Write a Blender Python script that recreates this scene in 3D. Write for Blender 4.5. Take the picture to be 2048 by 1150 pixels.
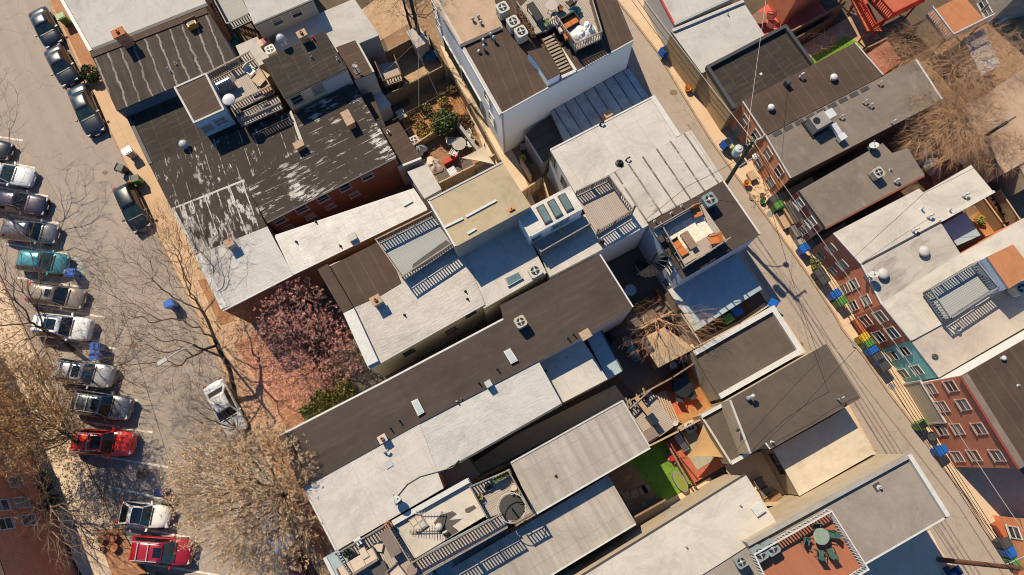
import bpy, math, random
import numpy as np
from mathutils import Vector, Matrix
R_ = random.Random(11)
PI = math.pi
for o in list(bpy.data.objects): bpy.data.objects.remove(o)
SC = bpy.context.scene
COL = SC.collection
# ------------------------------------------------------------------ camera: a drone 55 m up, looking almost straight down
F, HC, NX, NY = 1400.0, 55.0, 1050.0, 915.0
_n = np.array([NX-1024, -(NY-575), -F]); _n /= np.linalg.norm(_n)
_z = -_n; _x = np.array([1., 0, 0]); _x -= _x.dot(_z)*_z; _x /= np.linalg.norm(_x); _y = np.cross(_z, _x)
RC = np.array([_x, _y, _z])
def at(u, v, h=0.0):
    """world point at height h that the survey photograph shows at (u, v)"""
    d = RC @ np.array([u-1024.0, -(v-575.0), -F]); t = (h-HC)/d[2]
    return Vector((d[0]*t, d[1]*t, h))
def onwall(u, v, a, b):
    """point of the vertical plane through a-b seen at (u, v): (distance along a-b, height)"""
    d = RC @ np.array([u-1024.0, -(v-575.0), -F])
    e = (b-a).xy.normalized(); n = Vector((-e.y, e.x))
    t = n.dot(a.xy)/(n.x*d[0]+n.y*d[1])
    return (Vector((d[0]*t, d[1]*t))-a.xy).dot(e), HC+d[2]*t
cam = bpy.data.cameras.new('camera'); co = bpy.data.objects.new('camera', cam); COL.objects.link(co)
cam.sensor_width = 36; cam.lens = F/2048*36; cam.clip_end = 2000; cam.clip_start = .5
m4 = Matrix([list(RC[i])+[0] for i in range(3)]+[[0, 0, 0, 1]]); m4.translation = (0, 0, HC); co.matrix_world = m4
SC.camera = co
# ------------------------------------------------------------------ daylight
EL = math.radians(48); SD = Vector((-.622, .783, 0)).normalized()
w = bpy.data.worlds.new('World'); SC.world = w; w.use_nodes = True
nt = w.node_tree; sky = nt.nodes.new('ShaderNodeTexSky'); sky.sky_type = 'NISHITA'; sky.sun_disc = False
sky.sun_elevation = EL; sky.sun_rotation = math.atan2(SD.x, SD.y); sky.altitude = 50; sky.dust_density = .3; sky.ozone_density = 3.5; sky.air_density = 1.0
bg = nt.nodes['Background']; tint = nt.nodes.new('ShaderNodeMix'); tint.data_type = 'RGBA'; tint.blend_type = 'MULTIPLY'; tint.inputs[0].default_value = 1; tint.inputs[7].default_value = (.64, 1.06, 1.32, 1)
nt.links.new(sky.outputs[0], tint.inputs[6]); nt.links.new(tint.outputs[2], bg.inputs[0]); bg.inputs[1].default_value = .072
sl = bpy.data.lights.new('sun', 'SUN'); sl.energy = 5.0; sl.angle = math.radians(.5); sl.color = (1, .855, .62)
so = bpy.data.objects.new('sun', sl); COL.objects.link(so)
dirv = Vector((SD.x*math.cos(EL), SD.y*math.cos(EL), math.sin(EL)))
so.rotation_euler = dirv.to_track_quat('Z', 'Y').to_euler(); so.location = dirv*90
SC.view_settings.view_transform = 'Standard'; SC.view_settings.look = 'None'; SC.view_settings.gamma = 1
SC.view_settings.exposure = 0.47
try: SC.cycles.filter_width = 1.0; SC.cycles.max_bounces = 6; SC.cycles.diffuse_bounces = 4
except Exception: pass
# ------------------------------------------------------------------ materials
MATS = {}
def T(c):
    l = max(c); f = .84 if l < .4 else (.66 if l > .65 else .84-.18*(l-.4)/.25)
    return tuple(k*f for k in c)
class NG:
    def __init__(s, name):
        s.m = bpy.data.materials.new(name); s.m.use_nodes = True; s.t = s.m.node_tree
        s.b = s.t.nodes['Principled BSDF']; s.tc = s.t.nodes.new('ShaderNodeTexCoord'); s.v = s.tc.outputs['Object']
    def n(s, k, **kw):
        x = s.t.nodes.new(k)
        for a, b in kw.items(): setattr(x, a, b)
        return x
    def l(s, a, b): s.t.links.new(a, b)
    def math(s, op, a, b=None, c=None):
        x = s.n('ShaderNodeMath', operation=op)
        for i, q in enumerate((a, b, c)):
            if q is None: continue
            if isinstance(q, (int, float)): x.inputs[i].default_value = q
            else: s.l(q, x.inputs[i])
        return x.outputs[0]
    def scl(s, sx, sy, sz=1, vec=None):
        x = s.n('ShaderNodeVectorMath', operation='MULTIPLY'); s.l(vec or s.v, x.inputs[0]); x.inputs[1].default_value = (sx, sy, sz); return x.outputs[0]
    def noise(s, scale, detail=5, rough=.6, vec=None, dist=0):
        x = s.n('ShaderNodeTexNoise'); s.l(vec or s.v, x.inputs['Vector']); x.inputs['Scale'].default_value = scale
        x.inputs['Detail'].default_value = detail; x.inputs['Roughness'].default_value = rough; x.inputs['Distortion'].default_value = dist; return x.outputs['Fac']
    def ramp(s, f, a, b):
        x = s.n('ShaderNodeMapRange'); x.clamp = True; s.l(f, x.inputs[0]); x.inputs[1].default_value = a; x.inputs[2].default_value = b; return x.outputs[0]
    def mix(s, f, a, b):
        x = s.n('ShaderNodeMix', data_type='RGBA')
        if isinstance(f, (int, float)): x.inputs[0].default_value = f
        else: s.l(f, x.inputs[0])
        for i, q in ((6, a), (7, b)):
            if isinstance(q, tuple): x.inputs[i].default_value = (*q, 1)
            else: s.l(q, x.inputs[i])
        return x.outputs[2]
    def sep(s, vec=None):
        x = s.n('ShaderNodeSeparateXYZ'); s.l(vec or s.v, x.inputs[0]); return x.outputs
    def lines(s, axis, sp, wd, wob=0, ws=1.0, off=0):
        c = s.sep()[axis]
        if wob: c = s.math('MULTIPLY_ADD', s.noise(ws, 3), wob, c)
        f = s.math('FRACT', s.math('MULTIPLY_ADD', c, 1/sp, off+100))
        d = s.math('ABSOLUTE', s.math('SUBTRACT', f, .5))
        return s.ramp(d, wd/sp/2, wd/sp/2*.55)
    def bump(s, f, st=.3, dist=.03):
        x = s.n('ShaderNodeBump'); s.l(f, x.inputs['Height']); x.inputs['Strength'].default_value = st; x.inputs['Distance'].default_value = dist
        s.l(x.outputs[0], s.b.inputs['Normal'])
    def out(s, col, rough=.8, metal=0, spec=.3):
        if isinstance(col, tuple): s.b.inputs['Base Color'].default_value = (*col, 1)
        else: s.l(col, s.b.inputs['Base Color'])
        if isinstance(rough, (int, float)): s.b.inputs['Roughness'].default_value = rough
        else: s.l(rough, s.b.inputs['Roughness'])
        s.b.inputs['Metallic'].default_value = metal; s.b.inputs['Specular IOR Level'].default_value = spec
        return s.m
def M(name, c, rough=.75, c2=None, sc=3.0, metal=0, spec=.3, coat=0, bump=0, lo=.35, hi=.65):
    if name in MATS: return MATS[name]
    g = NG(name)
    if c2 is None: c2 = tuple(max(0, k*.82) for k in c)
    c, c2 = T(c), T(c2)
    f = g.ramp(g.noise(sc, 6), lo, hi); m = g.out(g.mix(f, c, c2), rough, metal, spec)
    if coat: g.b.inputs['Coat Weight'].default_value = coat; g.b.inputs['Coat Roughness'].default_value = .06
    if bump: g.bump(g.noise(sc*6, 4), bump)
    MATS[name] = m; return m
def roofM(name, c, c2, sc=.5, seams=(), patch=None, streak=None, rough=.85, wrinkle=0, grain=.12, spec=.25, metal=0, lo=.35, hi=.7):
    """membrane roof: broad tone changes, seams, worn coating, streaks, grit"""
    if name in MATS: return MATS[name]
    g = NG(name); m0 = max(c); c, c2 = T(c), T(c2)
    if m0 < .52 and name[5:9] not in ('tan_', 'oran', 'rust'): k = .68 if m0 < .2 else .80; c, c2 = (c[0]*k, c[1]*k*.94, c[2]*k*.88), (c2[0]*k, c2[1]*k*.94, c2[2]*k*.88)
    col = g.mix(g.ramp(g.noise(sc, 7, .65), lo, hi), c, c2)
    if streak:
        sx, sy, sccol, a, b, am = streak
        f = g.ramp(g.noise(1, 6, .6, g.scl(sx, sy)), a, b); col = g.mix(g.math('MULTIPLY', f, am), col, sccol)
    for (ax, sp, wd, scol, am, wob, brk) in seams:
        f = g.lines(ax, sp, wd, wob, .9)
        if brk: f = g.math('MULTIPLY', f, g.ramp(g.noise(1.3, 4), brk-.05, brk+.05))
        col = g.mix(g.math('MULTIPLY', f, am), col, scol)
    if patch:
        pcol, sx, sy, a, b = patch
        f = g.ramp(g.math('ADD', g.math('MULTIPLY', g.noise(1, 8, .72, g.scl(sx, sy)), .6), g.math('MULTIPLY', g.noise(.35, 2), .4)), a, b)
        col = g.mix(f, col, T(pcol))
    dirt = g.ramp(g.noise(.3, 9, .78, None, .6), .45, .64); col = g.mix(g.math('MULTIPLY', dirt, .58), col, tuple(k*.55 for k in c))
    sp = g.ramp(g.noise(3.2, 4, .8), .60, .74); col = g.mix(g.math('MULTIPLY', sp, .38), col, tuple(k*.5 for k in c))
    lt = g.ramp(g.noise(1.1, 7, .75, g.scl(1, 1, 1)), .56, .72); col = g.mix(g.math('MULTIPLY', lt, .25), col, tuple(min(1, k*1.45) for k in c))
    gr = g.ramp(g.noise(11, 3, .8), .3, .7)
    col = g.mix(g.math('MULTIPLY', gr, grain*1.9), col, tuple(k*.45 for k in c))
    m = g.out(col, rough, metal, spec)
    if wrinkle: g.bump(g.math('ADD', g.noise(1, 4, .5, g.scl(*( (1.2, 5) if wrinkle > 0 else (5, 1.2))), 1.0), g.math('MULTIPLY', g.noise(9, 2), .15)), abs(wrinkle), .12)
    else: g.bump(g.noise(7, 5, .7), .25, .02)
    MATS[name] = m; return m
def brickM(name, c, c2, mort, sc=1.0, paint=False):
    if name in MATS: return MATS[name]
    g = NG(name); s = g.sep(); cx = g.n('ShaderNodeCombineXYZ')
    g.l(g.math('ADD', s[0], s[1]), cx.inputs[0]); g.l(s[2], cx.inputs[1])
    b = g.n('ShaderNodeTexBrick'); g.l(cx.outputs[0], b.inputs['Vector']); b.inputs['Scale'].default_value = sc
    b.inputs['Brick Width'].default_value = .3; b.inputs['Row Height'].default_value = .11; b.inputs['Mortar Size'].default_value = .012
    b.inputs['Color1'].default_value = (*c, 1); b.inputs['Color2'].default_value = (*c2, 1); b.inputs['Mortar'].default_value = (*mort, 1)
    f = g.ramp(g.noise(.9, 6, .7), .35, .75)
    m = g.out(g.mix(g.math('MULTIPLY', f, .5), b.outputs['Color'], tuple(k*.6 for k in c)), .85)
    g.bump(b.outputs['Fac'], -.4, .015); MATS[name] = m; return m
def plankM(name, c, c2, axis=0, sp=.14, gap=.018, gapc=(.02, .016, .012), rough=.7):
    """boards: lines across the given axis of the object's own frame"""
    if name in MATS: return MATS[name]
    g = NG(name); s = g.sep()[axis]
    idx = g.math('FLOOR', g.math('MULTIPLY', s, 1/sp)); wn = g.n('ShaderNodeTexWhiteNoise', noise_dimensions='1D'); g.l(idx, wn.inputs['W'])
    grain = g.noise(1, 5, .6, g.scl(*((9, .8) if axis == 0 else (.8, 9)), 9))
    col = g.mix(g.math('MULTIPLY_ADD', grain, .6, g.math('MULTIPLY', wn.outputs['Value'], .4)), c, c2)
    col = g.mix(g.lines(axis, sp, gap), col, gapc); m = g.out(col, rough); MATS[name] = m; return m
# plain ones
WHITE = M('white_paint', (.74, .73, .70), .5, (.60, .59, .57)); OFFW = M('aged_white', (.62, .59, .54), .7, (.42, .40, .37), 1.5)
BLACK = M('black_metal', (.018, .018, .02), .45); DGREY = M('dark_grey', (.06, .06, .065), .6); GREY = M('mid_grey', (.25, .25, .255), .6); LGREY = M('light_grey', (.48, .48, .47), .6)
GALV = M('galvanised', (.62, .62, .62), .4, (.5, .5, .5), 4, .25); ALU = M('bright_metal', (.95, .95, .95), .3, (.8, .8, .82), 3, .25)
GLASS = M('window_glass', (.015, .022, .028), .06, (.03, .04, .05), .8, 0, .6); SKYGL = M('skylight_glass', (.10, .15, .16), .08, (.16, .22, .22), 1, 0, .7)
BLIND = M('window_blind', (.30, .29, .27), .6, (.22, .21, .2), 3); GLASSB = M('window_glass_sky', (.06, .08, .10), .08, (.03, .04, .05), .8, 0, .7)
PANELGL = M('frosted_skylight', (.55, .64, .66), .35, (.42, .5, .53), 2)
TERRA = M('terracotta', (.45, .17, .08), .8, (.36, .12, .05)); SOIL = M('soil', (.07, .045, .03), .95, (.13, .085, .05), 4)
WOODG = M('grey_wood', (.34, .29, .25), .8, (.24, .20, .17), 2); WOODB = M('brown_wood', (.22, .12, .06), .8, (.13, .07, .035), 2); WOODT = M('tan_wood', (.45, .30, .17), .8, (.34, .21, .11), 2)
REDP = M('red_paint', (.50, .045, .025), .55, (.38, .03, .02)); ORANGE = M('orange_fabric', (.62, .20, .06), .85, (.5, .15, .045)); CREAMF = M('cream_fabric', (.72, .60, .50), .9, (.62, .5, .42))
TAUPE = M('taupe_fabric', (.24, .19, .165), .9); TEALP = M('teal_plastic', (.03, .28, .30), .5); LEAFG = M('leaf_green', (.06, .11, .025), .7, (.11, .16, .04), 6)
YELLOW = M('yellow_plastic', (.75, .50, .03), .45); ORPL = M('orange_plastic', (.80, .30, .02), .45)
SAILT = M('tan_sail', (.68, .42, .19), .85, (.62, .37, .16)); SAILW = M('pale_sail', (.74, .62, .46), .85, (.68, .56, .41))
CAPT = M('tan_cap', (.48, .33, .22), .85, (.36, .25, .17), 3)
# ------------------------------------------------------------------ objects
FR = {}
def put(name, data):
    o = bpy.data.objects.new(name, data); COL.objects.link(o); return o
def thing(name, label, cat, loc, rot=0.0, group=None):
    o = put(name, None); o.location = loc; o.rotation_euler = (0, 0, rot); o['label'] = label; o['category'] = cat; o.empty_display_size = .2
    if group: o['group'] = group
    FR[o.name] = (Vector(loc), rot, o); return o
def tag(o, label, cat, group=None, kind=None):
    o['label'] = label; o['category'] = cat
    if group: o['group'] = group
    if kind: o['kind'] = kind
    return o
class MB:
    def __init__(s): s.v = []; s.f = []
    def add(s, vs, fs):
        k = len(s.v); s.v += [tuple(p) for p in vs]; s.f += [tuple(i+k for i in f) for f in fs]; return s
    def box(s, c, d, rz=0, ry=0, taper=1.0):
        hx, hy, hz = d[0]/2, d[1]/2, d[2]/2; ca, sa = math.cos(rz), math.sin(rz); cb, sb = math.cos(ry), math.sin(ry); vs = []
        for z in (-1, 1):
            k = taper if z > 0 else 1
            for x, y in ((-1, -1), (1, -1), (1, 1), (-1, 1)):
                px, py, pz = x*hx*k, y*hy*k, z*hz
                px, pz = px*cb+pz*sb, -px*sb+pz*cb
                vs.append((c[0]+px*ca-py*sa, c[1]+px*sa+py*ca, c[2]+pz))
        return s.add(vs, [(3, 2, 1, 0), (4, 5, 6, 7), (0, 1, 5, 4), (1, 2, 6, 5), (2, 3, 7, 6), (3, 0, 4, 7)])
    def bar(s, a, b, w_, h_=None):
        a = Vector(a); b = Vector(b); h_ = h_ or w_; d = (b-a)
        if d.length < 1e-6: return s
        d.normalize(); up = Vector((0, 0, 1)) if abs(d.z) < .95 else Vector((1, 0, 0)); sx = d.cross(up).normalized(); sz = sx.cross(d)
        vs = [p+sx*(i*w_/2)+sz*(j*h_/2) for p in (a, b) for i, j in ((-1, -1), (1, -1), (1, 1), (-1, 1))]
        return s.add(vs, [(0, 1, 2, 3), (7, 6, 5, 4), (0, 4, 5, 1), (1, 5, 6, 2), (2, 6, 7, 3), (3, 7, 4, 0)])
    def tube(s, pts, rs, n=6, cap=True):
        pts = [Vector(p) for p in pts]; rs = rs if isinstance(rs, (list, tuple)) else [rs]*len(pts); rings = []; vs = []
        for i, p in enumerate(pts):
            d = (pts[min(i+1, len(pts)-1)]-pts[max(i-1, 0)]); d = d.normalized() if d.length > 1e-9 else Vector((0, 0, 1))
            up = Vector((0, 0, 1)) if abs(d.z) < .9 else Vector((1, 0, 0)); a = d.cross(up).normalized(); b = d.cross(a)
            for k in range(n): t = 2*PI*k/n; vs.append(p+(a*math.cos(t)+b*math.sin(t))*rs[i])
        fs = [(i*n+k, (i+1)*n+k, (i+1)*n+(k+1) % n, i*n+(k+1) % n) for i in range(len(pts)-1) for k in range(n)]
        if cap: fs += [tuple(range(n)), tuple(range((len(pts)-1)*n+n-1, (len(pts)-1)*n-1, -1))]
        return s.add(vs, fs)
    def lathe(s, c, prof, n=14):
        vs = []; fs = []
        for r, z in prof:
            for k in range(n): t = 2*PI*k/n; vs.append((c[0]+r*math.cos(t), c[1]+r*math.sin(t), c[2]+z))
        for i in range(len(prof)-1):
            for k in range(n): fs.append((i*n+k, i*n+(k+1) % n, (i+1)*n+(k+1) % n, (i+1)*n+k))
        fs += [tuple(range(n-1, -1, -1)), tuple(range((len(prof)-1)*n, len(prof)*n))]
        return s.add(vs, fs)
    def prism(s, poly, z0, z1, top=True, bot=True):
        n = len(poly); P = ccw(poly)
        vs = [(p[0], p[1], z0) for p in P]+[(p[0], p[1], z1) for p in P]
        fs = [(i, (i+1) % n, n+(i+1) % n, n+i) for i in range(n)]
        if top: fs.append(tuple(range(n, 2*n)))
        if bot: fs.append(tuple(range(n-1, -1, -1)))
        return s.add(vs, fs)
    def build(s, name, mat, parent=None, smooth=False, loc=None):
        me = bpy.data.meshes.new(name); V = s.v; fr = None
        if parent is not None and FR.get(parent.name) and loc is None:
            L, rot, rt = FR[parent.name]; ca, sa = math.cos(-rot), math.sin(-rot)
            V = [((x-L.x)*ca-(y-L.y)*sa, (x-L.x)*sa+(y-L.y)*ca, z-L.z) for x, y, z in V]; fr = FR[parent.name]
        me.from_pydata(V, [], s.f); me.materials.append(mat)
        if smooth: me.polygons.foreach_set('use_smooth', [True]*len(me.polygons))
        me.update(); o = put(name, me)
        if parent is not None: o.parent = parent
        if fr: FR[o.name] = fr
        return o
def area(P): return sum(P[i][0]*P[(i+1) % len(P)][1]-P[(i+1) % len(P)][0]*P[i][1] for i in range(len(P)))/2
def ccw(P): return list(P) if area(P) > 0 else list(P)[::-1]
def inset(P, d):
    P = [Vector((p[0], p[1])) for p in ccw(P)]; n = len(P); out = []
    for i in range(n):
        a, b, c = P[i-1], P[i], P[(i+1) % n]; e1 = (b-a).normalized(); e2 = (c-b).normalized()
        n1 = Vector((-e1.y, e1.x)); n2 = Vector((-e2.y, e2.x)); k = 1+n1.dot(n2); q = (n1+n2)/max(k, .3); out.append(b+q*d)
    return out
_a = at(561, 873, 6); _b = at(1200, 508, 6); BLK = math.atan2(_b.y-_a.y, _b.x-_a.x)      # the direction the row houses run
UX = Vector((math.cos(BLK), math.sin(BLK), 0)); UY = Vector((-UX.y, UX.x, 0))
def ang(p, q, h=0): a = at(*p, h); b = at(*q, h); return math.atan2(b.y-a.y, b.x-a.x)
# ------------------------------------------------------------------ houses
HS = {}; _hn = [0]
class House: pass
def house(key, label, poly, h, wallm, roofm, cat='house', name='row_house', z0=0.0, ph=None, cope=(), gut=(), gutm=None, group='row houses of the block', hide=()):
    _hn[0] += 1; h = h+.0037*(_hn[0] % 23); P = [at(u, v, h if ph is None else ph) for u, v in poly]
    for p in P: p.z = h
    c = sum(P, Vector())/len(P); n = len(P)
    L = max(((P[(i+1) % n]-P[i]) for i in range(n)), key=lambda d: d.length); rot = math.atan2(L.y, L.x)
    if rot > PI/2: rot -= PI
    if rot < -PI/2: rot += PI
    r = thing(name, label, cat, (c.x, c.y, z0), rot, group)
    sgn = 1 if area(P) > 0 else -1
    MB().prism(P, z0, h-.10, True, False).build('wall', wallm, r)
    rf = MB().prism(inset(P, -.035), h-.095, h).build('roof', roofm, r)
    H = House(); H.r = r; H.P = P; H.h = h; H.roof = rf; H.sgn = sgn; H.z0 = z0; HS[key] = H
    for k, (es, w_, rise, m) in enumerate(cope):
        for j, e in enumerate(es):
            a, b = P[e], P[(e+1) % n]; d = (b-a).normalized(); nin = Vector((-d.y, d.x, 0))*sgn
            q = [a-nin*.05, b-nin*.05, b+nin*w_, a+nin*w_]
            MB().prism(q, h-.05, h+rise+.003*(j+1)).build('parapet', m, r)
    for e in gut:
        a, b = P[e], P[(e+1) % n]; d = (b-a).normalized(); nout = Vector((d.y, -d.x, 0))*sgn
        MB().bar(a+nout*.10+Vector((0, 0, -.06)), b+nout*.10+Vector((0, 0, -.06)), .13, .11).build('gutter', gutm or WHITE, r)
    return H
def window(H, e, u, v, w_=.85, hh=1.35, fm=None, gm=None, shut=None, sill=True):
    n = len(H.P); a, b = H.P[e], H.P[(e+1) % n]; s, z = onwall(u, v, a, b); d = (b-a); d.z = 0; d.normalize(); nout = Vector((d.y, -d.x, 0))*H.sgn
    z = min(max(z, H.z0+hh/2+.1), H.h-hh/2-.25); c = a+d*s; c.z = z; rz = math.atan2(d.y, d.x)
    def slab(cx, cz, sx, sz, t0, t1):
        q = c+d*cx+nout*((t0+t1)/2); return (q.x, q.y, z+cz), (sx, t1-t0, sz)
    f = MB(); t = .06
    for cx, cz, sx, sz in ((-(w_-t)/2, 0, t, hh), ((w_-t)/2, 0, t, hh), (0, (hh-t)/2, w_-2*t, t), (0, -(hh-t)/2, w_-2*t, t), (0, 0, w_-2*t, .04)): f.box(*slab(cx, cz, sx, sz, -.02, .07), rz)
    if sill: f.box(*slab(0, -hh/2-.05, w_+.12, .07, -.01, .10), rz)
    fo = f.build('window', fm or WHITE, H.r)
    MB().box(*slab(0, 0, w_-.1, hh-.1, -.015, .025), rz).build('pane', gm or R_.choice((GLASS, GLASS, GLASS, BLIND, GLASSB)), fo)
    if R_.random() < .3: MB().box(*slab(0, hh*.2, w_-.12, hh*.45, .02, .03), rz).build('blind', BLIND, fo)
    if shut:
        for sx in (-1, 1): MB().box(*slab(sx*(w_/2+.22), 0, .38, hh, .0, .05), rz).build('shutter', shut, fo)
    return fo
def opening(H, e, u, v, w_, hh, m, name='door', fm=None):
    n = len(H.P); a, b = H.P[e], H.P[(e+1) % n]; s, z = onwall(u, v, a, b); d = (b-a); d.z = 0; d.normalize(); nout = Vector((d.y, -d.x, 0))*H.sgn
    z = min(max(z, H.z0+hh/2+.02), H.h-hh/2-.2); c = a+d*s; rz = math.atan2(d.y, d.x); q = c+nout*.03
    o = MB().box((q.x, q.y, z), (w_, .1, hh), rz).build(name, m, H.r); f = MB()
    for cx, cz, sx, sz in ((-w_/2-.06, 0, .12, hh+.12), (w_/2+.06, 0, .12, hh+.12), (0, hh/2+.12, w_+.24, .12)):
        p = c+d*cx+nout*.05; f.box((p.x, p.y, z+cz), (sx, .16, sz), rz)
    f.build('frame', fm or OFFW, o); return o
def chimney(H, u, v, size=(.6, .6), hh=1.0, m=None, capm=None, flue=True, rz=None):
    p = at(u, v, H.h); rz = BLK if rz is None else rz
    o = MB().box((p.x, p.y, H.h+hh/2-.05), (size[0], size[1], hh+.1), rz).build('chimney', m or BRICKR, H.roof)
    b = MB().box((p.x, p.y, H.h+hh+.04), (size[0]+.14, size[1]+.14, .09), rz); o2 = b.build('cap', capm or CAPT, o)
    if flue: MB().lathe((p.x, p.y, H.h+hh+.06), [(.11, 0), (.13, .0), (.12, .22), (.07, .22), (.07, .1)], 10).build('flue', TERRA, o)
def pipe(H, u, v, hh=.45, r=.06, kind=0, m=None):
    p = at(u, v, H.h); z = H.h
    if kind == 0: MB().lathe((p.x, p.y, z-.02), [(r*2.2, 0), (r*2.0, .05), (r, .08), (r, hh), (r*.6, hh), (r*.6, hh-.1)], 10).build('vent_pipe', m or LGREY, H.roof)
    elif kind == 1:   # goose neck
        b = MB(); d = UX
        pts = [p, p+Vector((0, 0, hh*.7)), p+Vector((0, 0, hh))+d*.05, p+Vector((0, 0, hh*1.05))+d*.18, p+Vector((0, 0, hh*.85))+d*.30]
        b.tube(pts, [r*1.5, r*1.2, r*1.2, r*1.3, r*1.5], 8).build('vent_pipe', m or OFFW, H.roof, True)
    else:             # mushroom vent
        MB().lathe((p.x, p.y, z-.02), [(r*1.3, 0), (r, .05), (r, hh*.55), (r*1.7, hh*.55), (r*1.75, hh*.7), (r*1.3, hh*.92), (.02, hh)], 14).build('roof_vent', m or OFFW, H.roof, True)
def skylight(H, quad, hh=.18, m=None, fm=None):
    Q = [at(u, v, H.h+hh) for u, v in quad]; o = MB().prism(Q, H.h-.03, H.h+hh).build('skylight', fm or WHITE, H.roof)
    MB().prism(inset(Q, .08), H.h+hh-.02, H.h+hh+.025).build('pane', m or SKYGL, o)
def hatch(H, u, v, sx, sy, hh, m): 
    p = at(u, v, H.h); MB().box((p.x, p.y, H.h+hh/2-.02), (sx, sy, hh), BLK).build('roof_hatch', m, H.roof)
def dish(H, u, v, hh=.7, r=.35, face=None, m=None):
    p = at(u, v, H.h); z = Vector((0, 0, 1)); f = (face or Vector((.4, .35, .75))).normalized()
    o = MB().tube([p, p+z*hh], .03, 6).box((p.x, p.y, H.h+.02), (.5, .5, .06), BLK).build('dish_mount', DGREY, H.roof)
    c = p+z*hh; a = f.cross(Vector((1, 0, 0))).normalized(); b2 = f.cross(a); vs = [c]; n = 16
    for k, (rr, dz) in enumerate(((.5, .02), (1, .09))):
        for i in range(n): t = 2*PI*i/n; vs.append(c+(a*math.cos(t)+b2*math.sin(t))*r*rr+f*dz*r*2)
    fs = [(0, 1+i, 1+(i+1) % n) for i in range(n)]+[(1+i, 1+n+i, 1+n+(i+1) % n, 1+(i+1) % n) for i in range(n)]
    k = len(vs); vs2 = vs+[q-f*.02 for q in vs]; fs2 = fs+[tuple(i+k for i in g[::-1]) for g in fs]
    d = MB().add(vs2, fs2).build('dish', m or LGREY, o, True)
    MB().tube([c-a*r*.9, c+f*r*1.3], .015, 5).box(tuple(c+f*r*1.3), (.09, .09, .12)).build('receiver_arm', GREY, o)
# ------------------------------------------------------------------ wall and roof finishes
BRICKR = brickM('orange_brick', (.74, .26, .105), (.58, .185, .07), (.50, .33, .22)); BRICKD = brickM('red_brick', (.62, .185, .092), (.47, .13, .066), (.46, .30, .19))
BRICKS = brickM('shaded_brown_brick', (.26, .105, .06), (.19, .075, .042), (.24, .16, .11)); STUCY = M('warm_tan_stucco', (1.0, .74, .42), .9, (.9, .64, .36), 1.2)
BRICKT = brickM('teal_painted_brick', (.36, .78, .68), (.26, .64, .56), (.2, .5, .44)); BRICKW = brickM('white_painted_brick', (.62, .60, .58), (.56, .55, .53), (.45, .43, .42))
SIDW = plankM('white_siding', (.82, .82, .81), (.78, .78, .77), 2, .16, .012, (.38, .39, .41)); SIDB = plankM('pale_blue_siding', (.42, .50, .60), (.38, .46, .56), 2, .16, .012, (.24, .3, .38))
SIDG = plankM('grey_siding', (.30, .31, .30), (.26, .27, .26), 2, .16, .012, (.15, .16, .15)); SIDD = plankM('dark_blue_siding', (.10, .13, .17), (.08, .11, .15), 2, .16, .012, (.05, .06, .08))
STUCT = M('tan_stucco', (.66, .47, .25), .9, (.56, .39, .2), 1.2); STUCB = M('beige_stucco', (.50, .41, .30), .9, (.40, .32, .23), 1.0); STUCO = M('olive_stucco', (.62, .53, .36), .9, (.48, .40, .27), 1)
STUCG = M('grey_stucco', (.36, .33, .30), .9, (.28, .26, .24), 1); STUCW = M('white_stucco', (.66, .64, .62), .9, (.56, .54, .52), .8); REDWOOD = M('maroon_shutter', (.16, .03, .03), .7)
CONCW = M('block_wall', (.42, .37, .32), .9, (.30, .26, .22), 1.4)
K = (.017, .014, .013)
RF = {}
RF['seamy'] = roofM('roof_dark_tar_seams', (.088, .070, .061), (.068, .054, .048), .5, [(0, 1.02, .17, (.34, .29, .26), .72, .55, .36)], None, (3, .4, (.115, .09, .075), .45, .75, .5))
RF['dark'] = roofM('roof_dark_felt', (.060, .050, .045), (.045, .038, .035), .45, [(0, 1.0, .05, (.12, .1, .09), .55, .03, .42)], None, (.5, 4, (.10, .08, .07), .5, .7, .5))
RF['flake'] = roofM('roof_dark_flaking_silver', (.080, .066, .058), (.060, .050, .045), .5, [(0, 1.0, .07, (.5, .48, .46), .75, .08, .52)], ((.72, .68, .65), 2.6, .9, .55, .585))
RF['flakeb'] = roofM('roof_dark_heavy_flaking', (.080, .066, .058), (.060, .050, .045), .5, [(0, 1.0, .10, (.6, .57, .54), .85, .10, .46)], ((.74, .70, .67), 2.4, .75, .505, .535))
RF['flakel'] = roofM('roof_dark_flaking_streaks', (.082, .067, .059), (.062, .051, .046), .5, [(1, .92, .06, (.5, .47, .44), .7, .1, .54)], ((.78, .74, .7), .8, 3.4, .543, .578))
RF['bitumen'] = roofM('roof_brown_bitumen', (.112, .088, .079), (.094, .074, .067), .35, [(1, 1.0, .03, (.075, .06, .055), .5, .02, .3)], None, (.25, 2.2, (.115, .09, .08), .5, .75, .4))
RF['brown'] = roofM('roof_brown_membrane', (.132, .088, .070), (.105, .070, .056), .3, [(0, .95, .06, (.16, .115, .09), .5, .04, .3)], None, (2.4, .2, (.088, .06, .048), .45, .7, .5))
RF['brownseam'] = roofM('roof_brown_panels', (.175, .142, .12), (.142, .115, .098), .4, [(0, 1.0, .035, (.075, .06, .05), .75, .03, .35), (1, 2.6, .03, (.09, .07, .06), .6, .02, .3)], None, (1.6, .5, (.12, .097, .083), .5, .75, .4))
RF['white'] = roofM('roof_white_membrane', (.74, .69, .64), (.64, .59, .545), .4, [(0, 1.6, .05, (.34, .29, .25), .7, .05, .42), (1, 1.5, .045, (.36, .31, .27), .6, .05, .43)], None, (2.2, .3, (.50, .45, .40), .56, .78, .5), .7, .12)
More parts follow.
